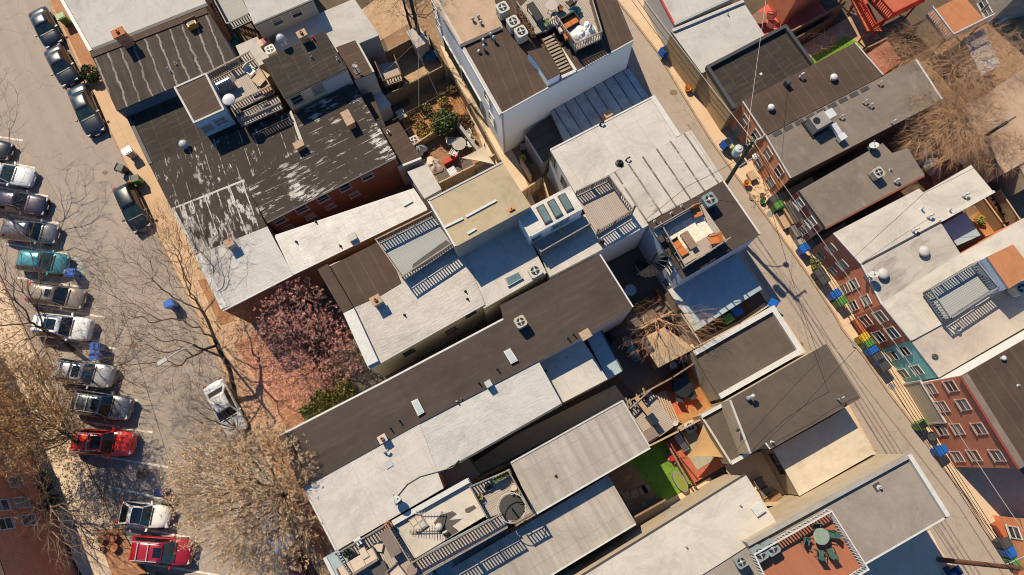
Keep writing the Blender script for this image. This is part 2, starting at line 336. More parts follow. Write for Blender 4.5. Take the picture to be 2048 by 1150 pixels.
RF['whitew'] = roofM('roof_white_wrinkled', (.68, .65, .62), (.60, .57, .545), .4, [(0, 3.1, .04, (.4, .36, .33), .5, .05, .4)], None, (.5, 4, (.42, .39, .37), .5, .75, .55), .7, .3)
RF['silver'] = roofM('roof_silver_coating', (.86, .82, .77), (.66, .61, .57), .9, [(0, .95, .05, (.30, .23, .19), .5, .10, .47), (1, 1.0, .04, (.34, .27, .22), .5, .1, .45)], None, (2.4, 1.2, (.46, .38, .33), .54, .72, .6), .6, .25, .12, .3)
RF['silverdirt'] = roofM('roof_silver_scuffed', (.70, .645, .60), (.54, .48, .44), .8, [(0, 1.1, .04, (.3, .25, .22), .4, .1, .5)], None, (.9, 3.2, (.34, .28, .25), .53, .72, .65), .6, .35)
RF['streak'] = roofM('roof_white_streaked', (.72, .67, .61), (.60, .55, .50), .6, [(0, 1.25, .17, (.05, .04, .035), .95, .06, .40)], ((.16, .125, .105), .9, 2.0, .57, .68), (1.4, 1.1, (.36, .32, .28), .5, .7, .6), .7)
RF['grey'] = roofM('roof_grey_membrane', (.52, .46, .41), (.42, .37, .325), .35, [(1, 1.9, .03, (.13, .11, .1), .7, .02, .35), (0, 3.0, .02, (.2, .17, .15), .4, .02, .4)], None, (1.9, .13, (.24, .205, .178), .38, .68, .9))
RF['greyl'] = roofM('roof_light_grey_coating', (.64, .61, .58), (.53, .50, .475), .4, [(0, 2.3, .025, (.25, .22, .2), .5, .05, .35)], ((.30, .27, .25), .8, 1.2, .62, .68), (.7, 2, (.36, .33, .31), .5, .75, .5))
RF['greyp'] = roofM('roof_grey_patched', (.41, .375, .35), (.34, .31, .29), .5, [(0, 1.0, .03, (.2, .17, .155), .5, .03, .4), (1, 1.1, .025, (.22, .19, .17), .5, .02, .4)], None, (1.6, .7, (.22, .185, .165), .54, .72, .7))
RF['greyt'] = roofM('roof_taupe_membrane', (.275, .235, .205), (.225, .19, .165), .4, [(0, 3.4, .03, (.12, .1, .09), .5, .03, .3)], None, (1.5, .8, (.30, .26, .225), .5, .75, .4))
RF['tan'] = roofM('roof_tan_membrane', (.50, .40, .265), (.46, .365, .24), .4, [(0, 1.9, .02, (.36, .28, .18), .4, .0, .3), (1, 1.8, .02, (.36, .28, .18), .35, 0, .3)], None, None, .85, 0, .06)
RF['tanw'] = roofM('roof_tan_weathered', (.55, .39, .275), (.48, .335, .235), .5, (), ((.66, .58, .50), 1.5, 1.5, .62, .68), None, .85, 0, .06)
RF['cream'] = roofM('roof_cream_coating', (.76, .65, .505), (.70, .595, .46), .4, [(0, 4.0, .02, (.5, .42, .33), .4, .02, .4)], None, (.6, 1.2, (.64, .55, .44), .55, .8, .4), .8, .12, .05)
RF['creamw'] = roofM('roof_pale_coating', (.73, .66, .585), (.67, .60, .53), .3, [(1, 1.15, .02, (.52, .46, .4), .35, .0, .3)], None, (.3, 2.4, (.62, .55, .485), .55, .8, .4), .8, .1, .05)
RF['stain'] = roofM('roof_pale_stained', (.56, .50, .45), (.48, .43, .385), .4, [(0, 1.5, .02, (.3, .26, .23), .4, .03, .45)], ((.26, .21, .18), .35, 1.8, .475, .60), None)
RF['pinkst'] = roofM('roof_pale_blotched', (.56, .485, .43), (.47, .40, .355), .6, (), None, (1.2, 2.2, (.38, .315, .275), .5, .7, .6))
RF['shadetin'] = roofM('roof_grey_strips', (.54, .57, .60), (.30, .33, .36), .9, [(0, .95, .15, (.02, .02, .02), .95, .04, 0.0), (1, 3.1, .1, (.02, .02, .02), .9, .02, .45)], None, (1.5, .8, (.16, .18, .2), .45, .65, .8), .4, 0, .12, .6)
RF['shadeblue'] = roofM('roof_smooth_grey', (.44, .56, .62), (.35, .46, .52), .4, [(0, 1.4, .03, (.2, .2, .2), .35, .03, .4)], None, (1, 1, (.3, .32, .34), .52, .72, .5), .45, 0, .12, .6)  # grey roof with the blue of its shade put into the base colour
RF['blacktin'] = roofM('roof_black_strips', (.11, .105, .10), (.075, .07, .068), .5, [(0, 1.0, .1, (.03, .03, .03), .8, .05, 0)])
RF['metal'] = plankM('roof_grey_metal_panels', (.33, .345, .36), (.30, .315, .33), 0, .45, .03, (.2, .21, .22), .5)
RF['copper'] = roofM('roof_orange_membrane', (.50, .215, .10), (.44, .18, .085), .6, (), None, (.6, 3, (.40, .16, .075), .5, .75, .5), .85, 0, .05)
RF['sand'] = roofM('roof_sandy_boards', (.62, .45, .29), (.54, .38, .24), .6, (), None, None, .9, 0, .06)
RF['rust'] = roofM('roof_rust_shed', (.42, .17, .11), (.33, .13, .085), .6)
# ------------------------------------------------------------------ ground, road, pavements, alley
def sheet(name, poly, z, m, px=True, thick=0, tess=False):
    P = [at(u, v, z) for u, v in poly] if px else [Vector((*p, z)) for p in poly]
    b = MB()
    if thick: b.prism(P, z-thick, z)
    else: b.add([(p.x, p.y, z) for p in ccw(P)], [tuple(range(len(P)))])
    o = b.build(name, m); o['kind'] = 'structure'; return o
def groundM(name, c, c2, sc, c3=None, a=.5, b=.7, sc3=2.5, joints=None, cracks=0, rot=None):
    g = NG(name); c, c2 = tuple(k*1.0 for k in c), tuple(k*1.0 for k in c2)
    if rot is not None:
        vr = g.n('ShaderNodeVectorRotate'); vr.rotation_type = 'Z_AXIS'; g.l(g.v, vr.inputs['Vector']); vr.inputs['Angle'].default_value = -rot; g.v = vr.outputs[0]
    col = g.mix(g.ramp(g.noise(sc, 7, .65), .32, .7), c, c2)
    if c3: col = g.mix(g.ramp(g.noise(sc3, 8, .7), a, b), col, c3)
    if joints:
        for ax, sp, wd, jc, am in joints: col = g.mix(g.math('MULTIPLY', g.lines(ax, sp, wd, .01), am), col, jc)
    if cracks:
        vo = g.n('ShaderNodeTexVoronoi', feature='DISTANCE_TO_EDGE'); g.l(g.n('ShaderNodeVectorMath', operation='ADD').outputs[0], vo.inputs[0])
        va = vo.inputs[0].links[0].from_node; g.l(g.v, va.inputs[0]); nz = g.n('ShaderNodeTexNoise'); g.l(g.v, nz.inputs[0]); nz.inputs['Scale'].default_value = 1.2; g.l(nz.outputs['Color'], va.inputs[1])
        vo.inputs['Scale'].default_value = .16; f = g.ramp(vo.outputs['Distance'], .006, .002); col = g.mix(g.math('MULTIPLY', f, cracks), col, tuple(k*.35 for k in c))
    st = g.ramp(g.noise(.6, 9, .8), .57, .7); col = g.mix(g.math('MULTIPLY', st, .3), col, tuple(k*.6 for k in c)); gr = g.ramp(g.noise(17, 3, .85), .3, .72); col = g.mix(g.math('MULTIPLY', gr, .32), col, tuple(k*.5 for k in c))
    m = g.out(col, .9); g.bump(g.noise(18, 3), .25, .015); MATS[name] = m; return m
STR = ang((305, 448), (475, 800))                                         # direction of the street
G_SOIL = groundM('bare_yard', (.115, .082, .056), (.075, .056, .040), .5, (.18, .13, .085), .55, .7)
G_ROAD = groundM('sunlit_concrete_road', (.325, .270, .232), (.275, .228, .195), .18, (.225, .185, .157), .54, .72, .9, [(1, 1.75, .9, (.25, .205, .175), .35), (0, 9.0, .04, (.14, .11, .09), .55)], .35, STR)
G_WALK = groundM('brick_tan_pavement', (.52, .36, .235), (.455, .305, .19), .4, (.39, .25, .15), .56, .72, 1.2, [(0, 1.5, .03, (.2, .12, .07), .6), (1, 1.9, .03, (.2, .12, .07), .5)], 0, STR)
G_WALKL = groundM('pale_pavement', (.58, .46, .335), (.52, .40, .29), .4, (.45, .33, .23), .56, .72, 1.2, [(0, 1.5, .03, (.22, .16, .11), .5)], 0, STR)
G_ALLEY = groundM('alley_concrete', (.345, .285, .24), (.295, .24, .20), .3, (.235, .19, .158), .54, .72, 1.0, [(0, 6.5, .03, (.14, .1, .08), .45), (1, 1.4, .5, (.29, .225, .18), .3)], .3, ang((1475, 356), (1675, 640)))
G_AWALK = groundM('alley_pavement', (.57, .415, .285), (.50, .355, .235), .4, (.40, .27, .165), .54, .72, 1.1, [(0, 2.2, .03, (.22, .14, .08), .6)], 0, ang((1475, 356), (1675, 640)))
G_PATIOR = groundM('red_patio', (.50, .125, .055), (.44, .10, .045), .5, None, joints=[(0, 1.6, .03, (.2, .05, .03), .6)], rot=BLK)
G_PATIOP = groundM('pink_red_patio', (.56, .11, .085), (.50, .09, .07), .5, None, joints=[(0, 1.4, .03, (.25, .05, .04), .5)], rot=BLK)
G_PATIOB = groundM('brick_patio', (.30, .17, .10), (.24, .13, .075), .7, (.20, .11, .065), .5, .7, 3, [(0, .22, .02, (.13, .08, .05), .5), (1, .45, .02, (.13, .08, .05), .5)], 0, BLK)
G_SAND = groundM('pale_sandy_yard', (.44, .30, .19), (.34, .22, .13), .8, (.24, .15, .085), .5, .68, 2.2)
G_SLAB = groundM('yard_concrete', (.74, .53, .32), (.66, .46, .27), .4, (.5, .34, .19), .55, .72, 1.3, [(1, 2.4, .03, (.2, .13, .08), .5)], 0, BLK)
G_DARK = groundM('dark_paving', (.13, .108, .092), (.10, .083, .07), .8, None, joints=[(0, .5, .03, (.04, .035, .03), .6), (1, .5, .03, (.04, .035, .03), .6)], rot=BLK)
G_LAWN = groundM('short_grass', (.15, .28, .025), (.11, .21, .022), 1.5, (.16, .26, .035), .52, .7, 6)
G_FORE = groundM('pale_forecourt', (.62, .50, .40), (.52, .42, .33), .5, (.4, .32, .25), .55, .7, 1.6)
G_ORDIRT = groundM('orange_dirt', (.42, .20, .075), (.34, .155, .055), .8, (.22, .10, .04), .5, .7, 2.5)
G_TREEP = groundM('tree_pit_soil', (.38, .185, .095), (.27, .125, .065), .8, (.46, .31, .19), .55, .7, 3.6)
G_CLAY = groundM('bare_orange_soil', (.27, .165, .095), (.19, .115, .065), .9, (.40, .28, .17), .55, .7, 2.2)
o = sheet('ground', [(-400, -400), (400, -400), (400, 400), (-400, 400)], -.004, G_SOIL, False)
KR = [(20, -190), (85, -30), (150, 115), (215, 250), (282, 390), (305, 448), (475, 800), (640, 1150), (760, 1400)]
KL = [(-260, -60), (-120, 290), (0, 552), (68, 700), (170, 923), (271, 1143), (390, 1400)]
sheet('road', KL+KR[::-1], 0.004, G_ROAD)
def strip(name, line, off, m, z=.12, kerb=None):
    """pavement between a kerb line and the same line moved sideways (pixels of the survey)"""
    return sheet(name, line+[(u+off, v) for u, v in line[::-1]], z, m, True, z+.05)
strip('pavement', KR, 175, G_WALK); strip('pavement', KL, -110, G_WALKL)
def kerb(name, line, m, wd=.16, z=.13):
    P = [at(u, v, 0) for u, v in line]; b = MB()
    for a, c in zip(P, P[1:]): b.bar(Vector((a.x, a.y, z/2)), Vector((c.x, c.y, z/2)), wd, z)
    o = b.build(name, m); o['kind'] = 'structure'; return o
G_KERB = M('kerb_stone', (.40, .29, .20), .9, (.28, .20, .14), 2)
kerb('kerb', KR, G_KERB); kerb('kerb', KL, G_KERB)
AR = [(1145, -200), (1228, -5), (1261, 34), (1315, 105), (1359, 180), (1424, 285), (1475, 356), (1522, 420), (1562, 474), (1616, 550), (1675, 640), (1683, 657), (1730, 717), (1776, 784), (1833, 858), (1881, 930), (1935, 997), (1965, 1054), (2017, 1128), (2120, 1290)]
AL = [(1100, -200), (1175, -5), (1300, 205), (1421, 412), (1483, 504), (1543, 600), (1620, 715), (1698, 811), (1752, 906), (1800, 985), (1867, 1082), (1911, 1140), (2000, 1290)]
sheet('alley', AL+AR[::-1], 0.006, G_ALLEY)
sheet('alley_pavement', AR+[(u+150, v) for u, v in AR[::-1]], .12, G_AWALK, True, .17); kerb('kerb', AR, G_KERB)
sheet('alley_pavement', [(1474, 508), (1483, 504), (1543, 600), (1620, 715), (1698, 811), (1752, 906), (1800, 985), (1867, 1082), (1911, 1140), (2000, 1290), (1960, 1290), (1730, 906), (1600, 715)], .05, G_AWALK, True, .1)
# painted parking lines
PAINT = M('worn_road_paint', (1.0, .90, .78), .85, (.62, .53, .45), 3, lo=.42, hi=.68)
for p, q in (((-40, 268), (46, 281)), ((-30, 315), (70, 336)), ((-10, 372), (97, 393)), ((20, 430), (120, 447)), ((10, 487), (133, 508)), ((34, 555), (163, 574)), ((73, 612), (210, 635)), ((95, 673), (234, 698)), ((118, 716), (238, 732)), ((142, 775), (275, 801)), ((166, 843), (305, 865)), ((190, 911), (336, 934)), ((226, 975), (326, 998)), ((254, 1053), (380, 1075)), ((288, 1126), (440, 1151))):
    a, b = at(*p), at(*q); MB().bar(Vector((a.x, a.y, .007)), Vector((b.x, b.y, .007)), .15, .004).build('parking_line', PAINT)['kind'] = 'structure'
TEALM = M('faded_teal_marking', (.33, .42, .36), .9, (.415, .335, .275), 4, lo=.45, hi=.6)
a, b = at(152, 512), at(174, 566); MB().bar(Vector((a.x, a.y, .007)), Vector((b.x, b.y, .007)), .42, .004).build('road_marking', TEALM)['kind'] = 'structure'
SEAM = M('road_joint', (.15, .115, .09), .9)
a, b = at(245, 620), at(352, 968); MB().bar(Vector((a.x, a.y, .007)), Vector((b.x, b.y, .007)), .05, .004).build('road_joint', SEAM)['kind'] = 'structure'
a, b = at(90, 350), at(245, 620); MB().bar(Vector((a.x, a.y, .007)), Vector((b.x, b.y, .007)), .03, .004).build('road_joint', SEAM)['kind'] = 'structure'
def disc(name, u, v, r, z, m, sq=1.0):
    p = at(u, v, z); rr = random.Random(int(u)); P = [(p.x+r*math.cos(t*PI/9)*(1+.0*rr.random()), p.y+r*sq*math.sin(t*PI/9)) for t in range(18)]
    return MB().prism(P, z-.01, z).build(name, m)
for u, v in ((1711, 688), (1783, 773), (1540, 428)): tag(disc('manhole_cover', u, v, .28, .128, GREY), 'round grey cover set in the pavement '+{1711: 'beside the orange bench', 1783: 'before the teal house corner', 1540: 'below the green tub'}[u], 'manhole cover', 'pavement covers')
STN = M('oil_stain', (.16, .10, .065), .9, (.24, .17, .12), 5)
for u, v, r in ((210, 345, .24), (1347, 185, .35), (285, 948, .5), (268, 690, .3), (1505, 395, .3), (1600, 690, .3)): disc('oil_stain', u, v, r, .0125 if u not in (1505,) else .129, STN, .8)['kind'] = 'structure'
# yards, patios and lawns: each one sheet a little above the ground
for i, (nm, poly, m) in enumerate((
    ('yard', [(760, 60), (860, -10), (1090, 380), (930, 470)], G_CLAY), ('patio', [(855, 300), (920, 255), (975, 320), (870, 380)], G_PATIOB), ('garden_bed', [(795, 225), (895, 160), (935, 225), (830, 290)], G_ORDIRT),
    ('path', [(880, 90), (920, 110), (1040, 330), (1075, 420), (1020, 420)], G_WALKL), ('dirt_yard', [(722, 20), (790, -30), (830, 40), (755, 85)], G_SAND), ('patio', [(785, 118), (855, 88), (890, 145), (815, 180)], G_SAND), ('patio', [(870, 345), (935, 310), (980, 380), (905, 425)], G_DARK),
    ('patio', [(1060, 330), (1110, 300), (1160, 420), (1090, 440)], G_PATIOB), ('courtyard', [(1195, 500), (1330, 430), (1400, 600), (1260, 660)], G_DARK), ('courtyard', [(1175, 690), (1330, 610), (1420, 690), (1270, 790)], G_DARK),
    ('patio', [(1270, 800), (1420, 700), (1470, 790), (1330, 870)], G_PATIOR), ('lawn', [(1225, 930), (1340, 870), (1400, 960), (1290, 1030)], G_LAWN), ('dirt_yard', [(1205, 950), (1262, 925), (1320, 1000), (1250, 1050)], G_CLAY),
    ('path', [(1240, 1050), (1420, 955), (1440, 985), (1260, 1085)], G_SLAB), ('courtyard', [(1450, 930), (1580, 880), (1680, 1000), (1480, 1060)], G_SLAB), ('dirt_yard', [(1366, 762), (1425, 735), (1460, 800), (1340, 868), (1325, 852), (1405, 800)], G_ORDIRT),
    ('dirt_yard', [(1480, 640), (1530, 605), (1550, 640), (1400, 705), (1380, 690)], G_SLAB), ('patio', [(1505, 30), (1600, -40), (1660, 30), (1525, 95)], G_PATIOP), ('yard', [(1590, 100), (1720, 20), (1760, 75), (1640, 150)], G_SAND), ('lawn', [(1612, 122), (1690, 72), (1725, 88), (1640, 140)], G_LAWN),
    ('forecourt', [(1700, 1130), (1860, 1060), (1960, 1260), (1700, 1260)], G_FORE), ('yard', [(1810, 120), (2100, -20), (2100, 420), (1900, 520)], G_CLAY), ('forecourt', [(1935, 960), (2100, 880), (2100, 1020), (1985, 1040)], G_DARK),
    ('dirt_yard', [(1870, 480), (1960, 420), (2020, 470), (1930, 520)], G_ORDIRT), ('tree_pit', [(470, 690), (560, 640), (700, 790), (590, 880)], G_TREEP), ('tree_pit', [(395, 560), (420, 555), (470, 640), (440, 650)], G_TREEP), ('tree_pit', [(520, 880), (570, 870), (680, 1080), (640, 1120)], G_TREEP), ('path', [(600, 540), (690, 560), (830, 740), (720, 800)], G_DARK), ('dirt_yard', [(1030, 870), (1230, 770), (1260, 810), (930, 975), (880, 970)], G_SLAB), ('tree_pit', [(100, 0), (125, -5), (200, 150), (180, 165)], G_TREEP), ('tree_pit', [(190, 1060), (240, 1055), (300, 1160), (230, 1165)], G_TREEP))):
    sheet(nm, poly, .128+.004*(i % 9) if nm == 'tree_pit' else .012+.004*i, m)
# ------------------------------------------------------------------ houses along the street, upper left
H = house('A1', 'house with pale silver roof and brick chimney at the top of the street', [(60, -110), (181, 104), (415, 12), (330, -150)], 6.0, BRICKR, RF['greyl'], cope=[((0,), .22, .12, WHITE), ((1,), .25, .06, DGREY)])
H = house('A2', 'house with dark tar roof crossed by wavy light seams', [(181, 106), (413, 17), (474, 121), (234, 221)], 6.2, SIDD, RF['seamy'], cope=[((0,), .5, .08, RF['brown'])])
chimney(H, 258, 88, (.85, .6), 1.5, BRICKD, TERRA); pipe(H, 340, 141, .5, .05); pipe(H, 352, 128, .3, .05)
H = house('A3', 'house with low shaded dark roof below the wavy seamed roof', [(254, 232), (491, 132), (548, 226), (405, 285), (300, 330)], 5.0, BRICKS, RF['dark'], cope=[((4,), .25, .10, DGREY)])
pipe(H, 372, 293, .75, .2, 2, GALV)
H = house('A3p', 'small dark roofed rooftop penthouse with two white framed windows in pale blue siding', [(349, 175), (412, 147), (448, 219), (388, 246)], 7.3, SIDB, RF['brown'], 'penthouse', 'penthouse', 5.0, cope=[((0, 1, 2, 3), .1, .05, OFFW)], group='rooftop penthouses')
window(H, 2, 415, 256, .95, .95, sill=False); window(H, 2, 441, 242, .95, .95, sill=False)
H = house('A4', 'house with dark roof and flaking silver seams beside the penthouse', [(300, 330), (406, 286), (582, 222), (608, 296), (490, 362), (345, 420)], 5.05, BRICKS, RF['flake'], cope=[((4,), .14, .06, OFFW), ((2,), .14, .06, OFFW)])
chimney(H, 603, 297, (.62, .45), .7, BRICKR, CAPT, False)
H = house('A5f', 'house front with dark flaking silver roof above the street tree', [(345, 420), (489, 363), (533, 454), (392, 508)], 5.15, BRICKS, RF['flakeb'], cope=[((3,), .2, .1, OFFW)])
H = house('A5', 'long brick rear wing with dark streaked roof and flaking white paint', [(490, 362), (608, 297), (583, 231), (707, 168), (791, 313), (533, 443)], 5.2, BRICKS, RF['flakel'], cope=[((1,), .14, .06, OFFW)], gut=(4,), gutm=DGREY)
for u, v in ((557, 438), (602, 416), (644, 394), (688, 371), (732, 349)): window(H, 4, u, v, .95, 1.0)
for u, v in ((575, 455), (620, 432), (660, 412), (708, 388)): window(H, 4, u, v, .8, .7)
chimney(H, 697, 239, (.55, .5), .8, BRICKR, CAPT, False); chimney(H, 704, 252, (.55, .5), .8, BRICKR, CAPT, False)
H = house('A5s', 'low lean-to with brown roof between dark wing and garden beds', [(764, 258), (797, 244), (843, 317), (795, 336)], 3.6, STUCW, RF['brown'], 'lean-to', 'lean_to', cope=[((2,), .12, .05, WHITE)], group='rear lean-tos'); pipe(H, 777, 265, .4, .08)
H = house('A5t', 'narrow dark roofed lean-to against the flaking streaked roof', [(726, 190), (742, 184), (764, 236), (748, 243)], 3.6, STUCW, RF['brown'], 'lean-to', 'lean_to', group='rear lean-tos')
H = house('A6f', 'house front with smooth white roof and white chimney above the pavement', [(392, 511), (534, 454), (584, 547), (444, 619)], 5.7, BRICKS, RF['whitew'], cope=[((3,), .42, .06, WHITE)], gut=(2,))
chimney(H, 466, 492, (.55, .5), .75, OFFW, CAPT, False)
H = house('A6', 'rear wing with bright crinkled silver roof and brick side wall', [(551, 474), (829, 380), (853, 416), (585, 546)], 5.65, BRICKS, RF['silver'], gut=(0, 2), gutm=WHITE)
H.roof.data.update()
for u, v in ((593, 484), (632, 444), (681, 492)): pipe(H, u, v, .3, .05, 0, DGREY)
hatch(H, 706, 476, .6, .55, .35, OFFW); hatch(H, 811, 398, .75, 1.0, .14, WHITE)
H = house('A6b', 'low rear shed with smooth pale grey roof behind crinkled silver roof', [(812, 345), (853, 328), (882, 378), (846, 398)], 3.2, STUCW, RF['whitew'], 'shed', 'shed', group='rear sheds', cope=[((3,), .1, .05, DGREY)])
# upper row behind
H = house('T1', 'grey sided house with pale speckled roof at the upper edge', [(440, -110), (508, 47), (625, -3), (560, -140)], 6.6, SIDG, RF['greyl'], gut=(1,), gutm=DGREY)
window(H, 1, 552, 37, .9, 1.0); window(H, 1, 590, 20, .9, 1.0)
H = house('T2', 'house with light grey roof and dark shadow at its rear corner', [(552, 63), (708, -2), (757, 70), (668, 106), (588, 150), (548, 118)], 4.6, SIDG, RF['greyl'])
H = house('T2d', 'low flat pale grey roof beside the blue tarpaulin tub', [(472, 92), (514, 74), (545, 118), (495, 142)], 4.0, STUCB, RF['greyl'], 'extension', 'rear_extension', group='rear extensions')
H = house('T3', 'house with dark brown roof over a tan wall with two windows', [(525, 121), (649, 63), (693, 136), (569, 197)], 7.0, STUCY, RF['dark'])
window(H, 2, 593, 197, .95, 1.05, STUCB); window(H, 2, 635, 175, .95, 1.05, STUCB); chimney(H, 610, 80, (.6, .5), .8, BRICKR); pipe(H, 568, 88, 1.1, .2, 2, GALV); pipe(H, 627, 78, .4, .06, 0, REDP); pipe(H, 675, 119, .4, .05); pipe(H, 622, 113, .5, .04)
a, b, c, d = H.P; e = (d-c).normalized(); q = c+e*1.15; no = Vector((-e.y, e.x, 0))
if no.dot(c-a) < 0: no = -no
q = q+no*.03; MB().box((q.x, q.y, 5.2), (2.2, .08, 3.2), math.atan2(e.y, e.x)).build('white_panel', STUCW, H.r)
H = house('T3b', 'low brown roofed rear wing with aerial and pale rendered wall', [(673, 95), (713, 80), (748, 144), (708, 159)], 5.2, STUCW, RF['brown'], 'extension', 'rear_extension', group='rear extensions', cope=[((1,), .1, .05, OFFW)]); dish(H, 714, 143, .8, .22)
# ------------------------------------------------------------------ centre blocks
H = house('W1', 'tall white sided house with brown roof and cluttered rooftop deck', [(1002, 228), (855, -30), (1180, -130), (1267, 81)], 7.0, SIDW, RF['brown'], 'house', cope=[((0,), .12, .08, OFFW), ((3,), .06, .05, LGREY)], gut=(0,))
W1 = H
P = [at(*q, H.h+.02) for q in ((862, -2), (921, 92), (1006, 56), (980, -30), (940, -60))]; MB().prism(P, H.h-.02, H.h+.035).build('roof_patch', RF['tanw'], H.roof)
a, b = at(921, 94, H.h), at(1003, 58, H.h); MB().bar(a+Vector((0, 0, .06)), b+Vector((0, 0, .06)), .28, .2).build('roof_curb', DGREY, H.roof)
for u, v, k in ((946, 42, .5), (957, 37, .5), (962, 48, .45), (967, 84, .45), (982, 74, .6), (988, 82, .7), (968, 99, .7), (958, 105, .35)): pipe(H, u, v, k, .075, 2, GALV)
for u, v, ww, hh in ((871, 19, 1.0, 1.2), (878, 51, 1.0, 1.2), (975, 195, .9, 1.3), (984, 236, .9, 1.3)): window(H, 0, u, v, ww, hh)
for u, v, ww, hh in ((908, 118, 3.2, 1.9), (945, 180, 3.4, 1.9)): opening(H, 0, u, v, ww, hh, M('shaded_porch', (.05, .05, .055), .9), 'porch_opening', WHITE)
for q in H.P[:1]: MB().tube([q+Vector((.12, .02, -.1)), q+Vector((.12, .02, -6.9))], .06, 8).build('downpipe', WHITE, H.r)
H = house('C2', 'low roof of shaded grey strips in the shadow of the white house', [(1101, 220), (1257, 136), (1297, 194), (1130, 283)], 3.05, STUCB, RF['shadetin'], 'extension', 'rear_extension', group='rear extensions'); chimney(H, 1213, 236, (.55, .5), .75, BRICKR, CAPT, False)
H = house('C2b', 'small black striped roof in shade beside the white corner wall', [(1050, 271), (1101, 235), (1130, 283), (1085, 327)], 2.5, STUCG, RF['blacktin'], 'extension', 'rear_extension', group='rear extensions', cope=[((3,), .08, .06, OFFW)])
H = house('C3', 'house with smooth pale cream white roof left of the alley', [(1101, 299), (1308, 192), (1360, 271), (1151, 385)], 5.3, STUCW, RF['white'], cope=[((1,), .35, .07, WHITE), ((0,), .08, .04, WHITE)])
window(H, 3, 1106, 316, .8, 1.2, DGREY); window(H, 3, 1128, 364, .8, 1.2, DGREY); pipe(H, 1200, 250, .3, .06, 1, BLACK); pipe(H, 1239, 327, .35, .16, 0, BLACK); pipe(H, 1252, 321, .3, .05, 1, DGREY)
H = house('C4', 'house with white roof streaked by black seams and brown scorching', [(1220, 350), (1381, 261), (1447, 362), (1285, 449)], 5.35, STUCW, RF['streak'], cope=[((1,), .12, .05, OFFW)])
skylight(H, [(1258, 412), (1264, 409), (1279, 430), (1272, 434)], .2, SKYGL, LGREY)
H = house('C5', 'dark roofed house with furnished deck above the alley corner', [(1297, 447), (1447, 362), (1520, 468), (1366, 557)], 5.5, SIDB, RF['bitumen'], cope=[((1,), .08, .04, WHITE)])
window(H, 3, 1340, 536, .75, 1.3); window(H, 3, 1333, 566, .75, 1.3)
for u, v in ((1309, 443), (1342, 427), (1363, 413)): pipe(H, u, v, .35, .05)
H = house('C6', 'low shaded flat roofed garage below the dark roof corner', [(1337, 580), (1474, 509), (1523, 578), (1390, 662)], 2.05, STUCB, RF['shadeblue'], 'garage', 'garage', group='garages on the alley', cope=[((3,), .30, .05, OFFW)])
H = house('C7', 'garage with brown panel roof framed by a broad white parapet', [(1385, 704), (1545, 613), (1604, 704), (1440, 797)], 3.2, STUCB, RF['brownseam'], 'garage', 'garage', group='garages on the alley', cope=[((0, 1, 2), .34, .3, WHITE)])
H = house('C8', 'house with brown panel roof and flue pipes facing the alley', [(1459, 800), (1652, 689), (1720, 796), (1540, 898), (1531, 886), (1500, 907)], 5.3, STUCB, RF['brownseam'], cope=[((3,), .05, .04, WHITE), ((5,), .10, .06, OFFW)])
pipe(H, 1475, 860, .5, .06, 0, DGREY); pipe(H, 1543, 884, .5, .05, 0, WHITE); pipe(H, 1674, 799, .7, .035, 1, WHITE); pipe(H, 1495, 797, .7, .12, 1, GALV)
H = house('C8b', 'lower rear roof section with white parapet beside the tan sail', [(1401, 831), (1458, 800), (1500, 907), (1462, 928)], 2.7, STUCB, RF['brownseam'], 'extension', 'rear_extension', group='rear extensions', cope=[((0, 2), .2, .25, WHITE), ((3,), .1, .06, OFFW)])
H = house('C9', 'single storey garage with plain cream roof half in shadow', [(1548, 899), (1691, 818), (1748, 906), (1599, 991)], 3.0, STUCB, RF['cream'], 'garage', 'garage', group='garages on the alley')
window(H, 3, 1550, 917, .7, .9, DGREY); window(H, 3, 1563, 939, .7, .9, DGREY)
H = house('C10', 'large house with grey stained roof carrying the orange deck', [(1816, 908), (1893, 1030), (1590, 1205), (1492, 1085)], 7.0, STUCB, RF['greyp'], cope=[((0,), .24, .35, WHITE), ((3,), .22, .28, STUCG)], gut=(1,))
pipe(H, 1758, 975, .3, .09, 0); hatch(H, 1755, 974, .5, .5, .05, DGREY)
H = house('C11', 'wide house with pale cream roof beside the lawn', [(1120, 1182), (1492, 952), (1556, 1051), (1465, 1110), (1300, 1215)], 6.0, STUCB, RF['creamw'], gut=(0,), gutm=DGREY); C11 = H
skylight(H, [(1502, 1017), (1521, 1004), (1532, 1022), (1515, 1034)], .2, WHITE, WHITE); pipe(H, 1480, 1010, .25, .05); pipe(H, 1372, 1093, .25, .05)
for u, v in ((1347, 1022), (1270, 1072), (1211, 1106), (1148, 1142)): window(H, 0, u, v, 1.5, .55, STUCG)
H = house('C12', 'house with mottled grey roof at the lower edge beside the cream roof', [(1465, 1110), (1492, 1085), (1560, 1200), (1380, 1240), (1340, 1190)], 5.9, STUCB, RF['greyp'])
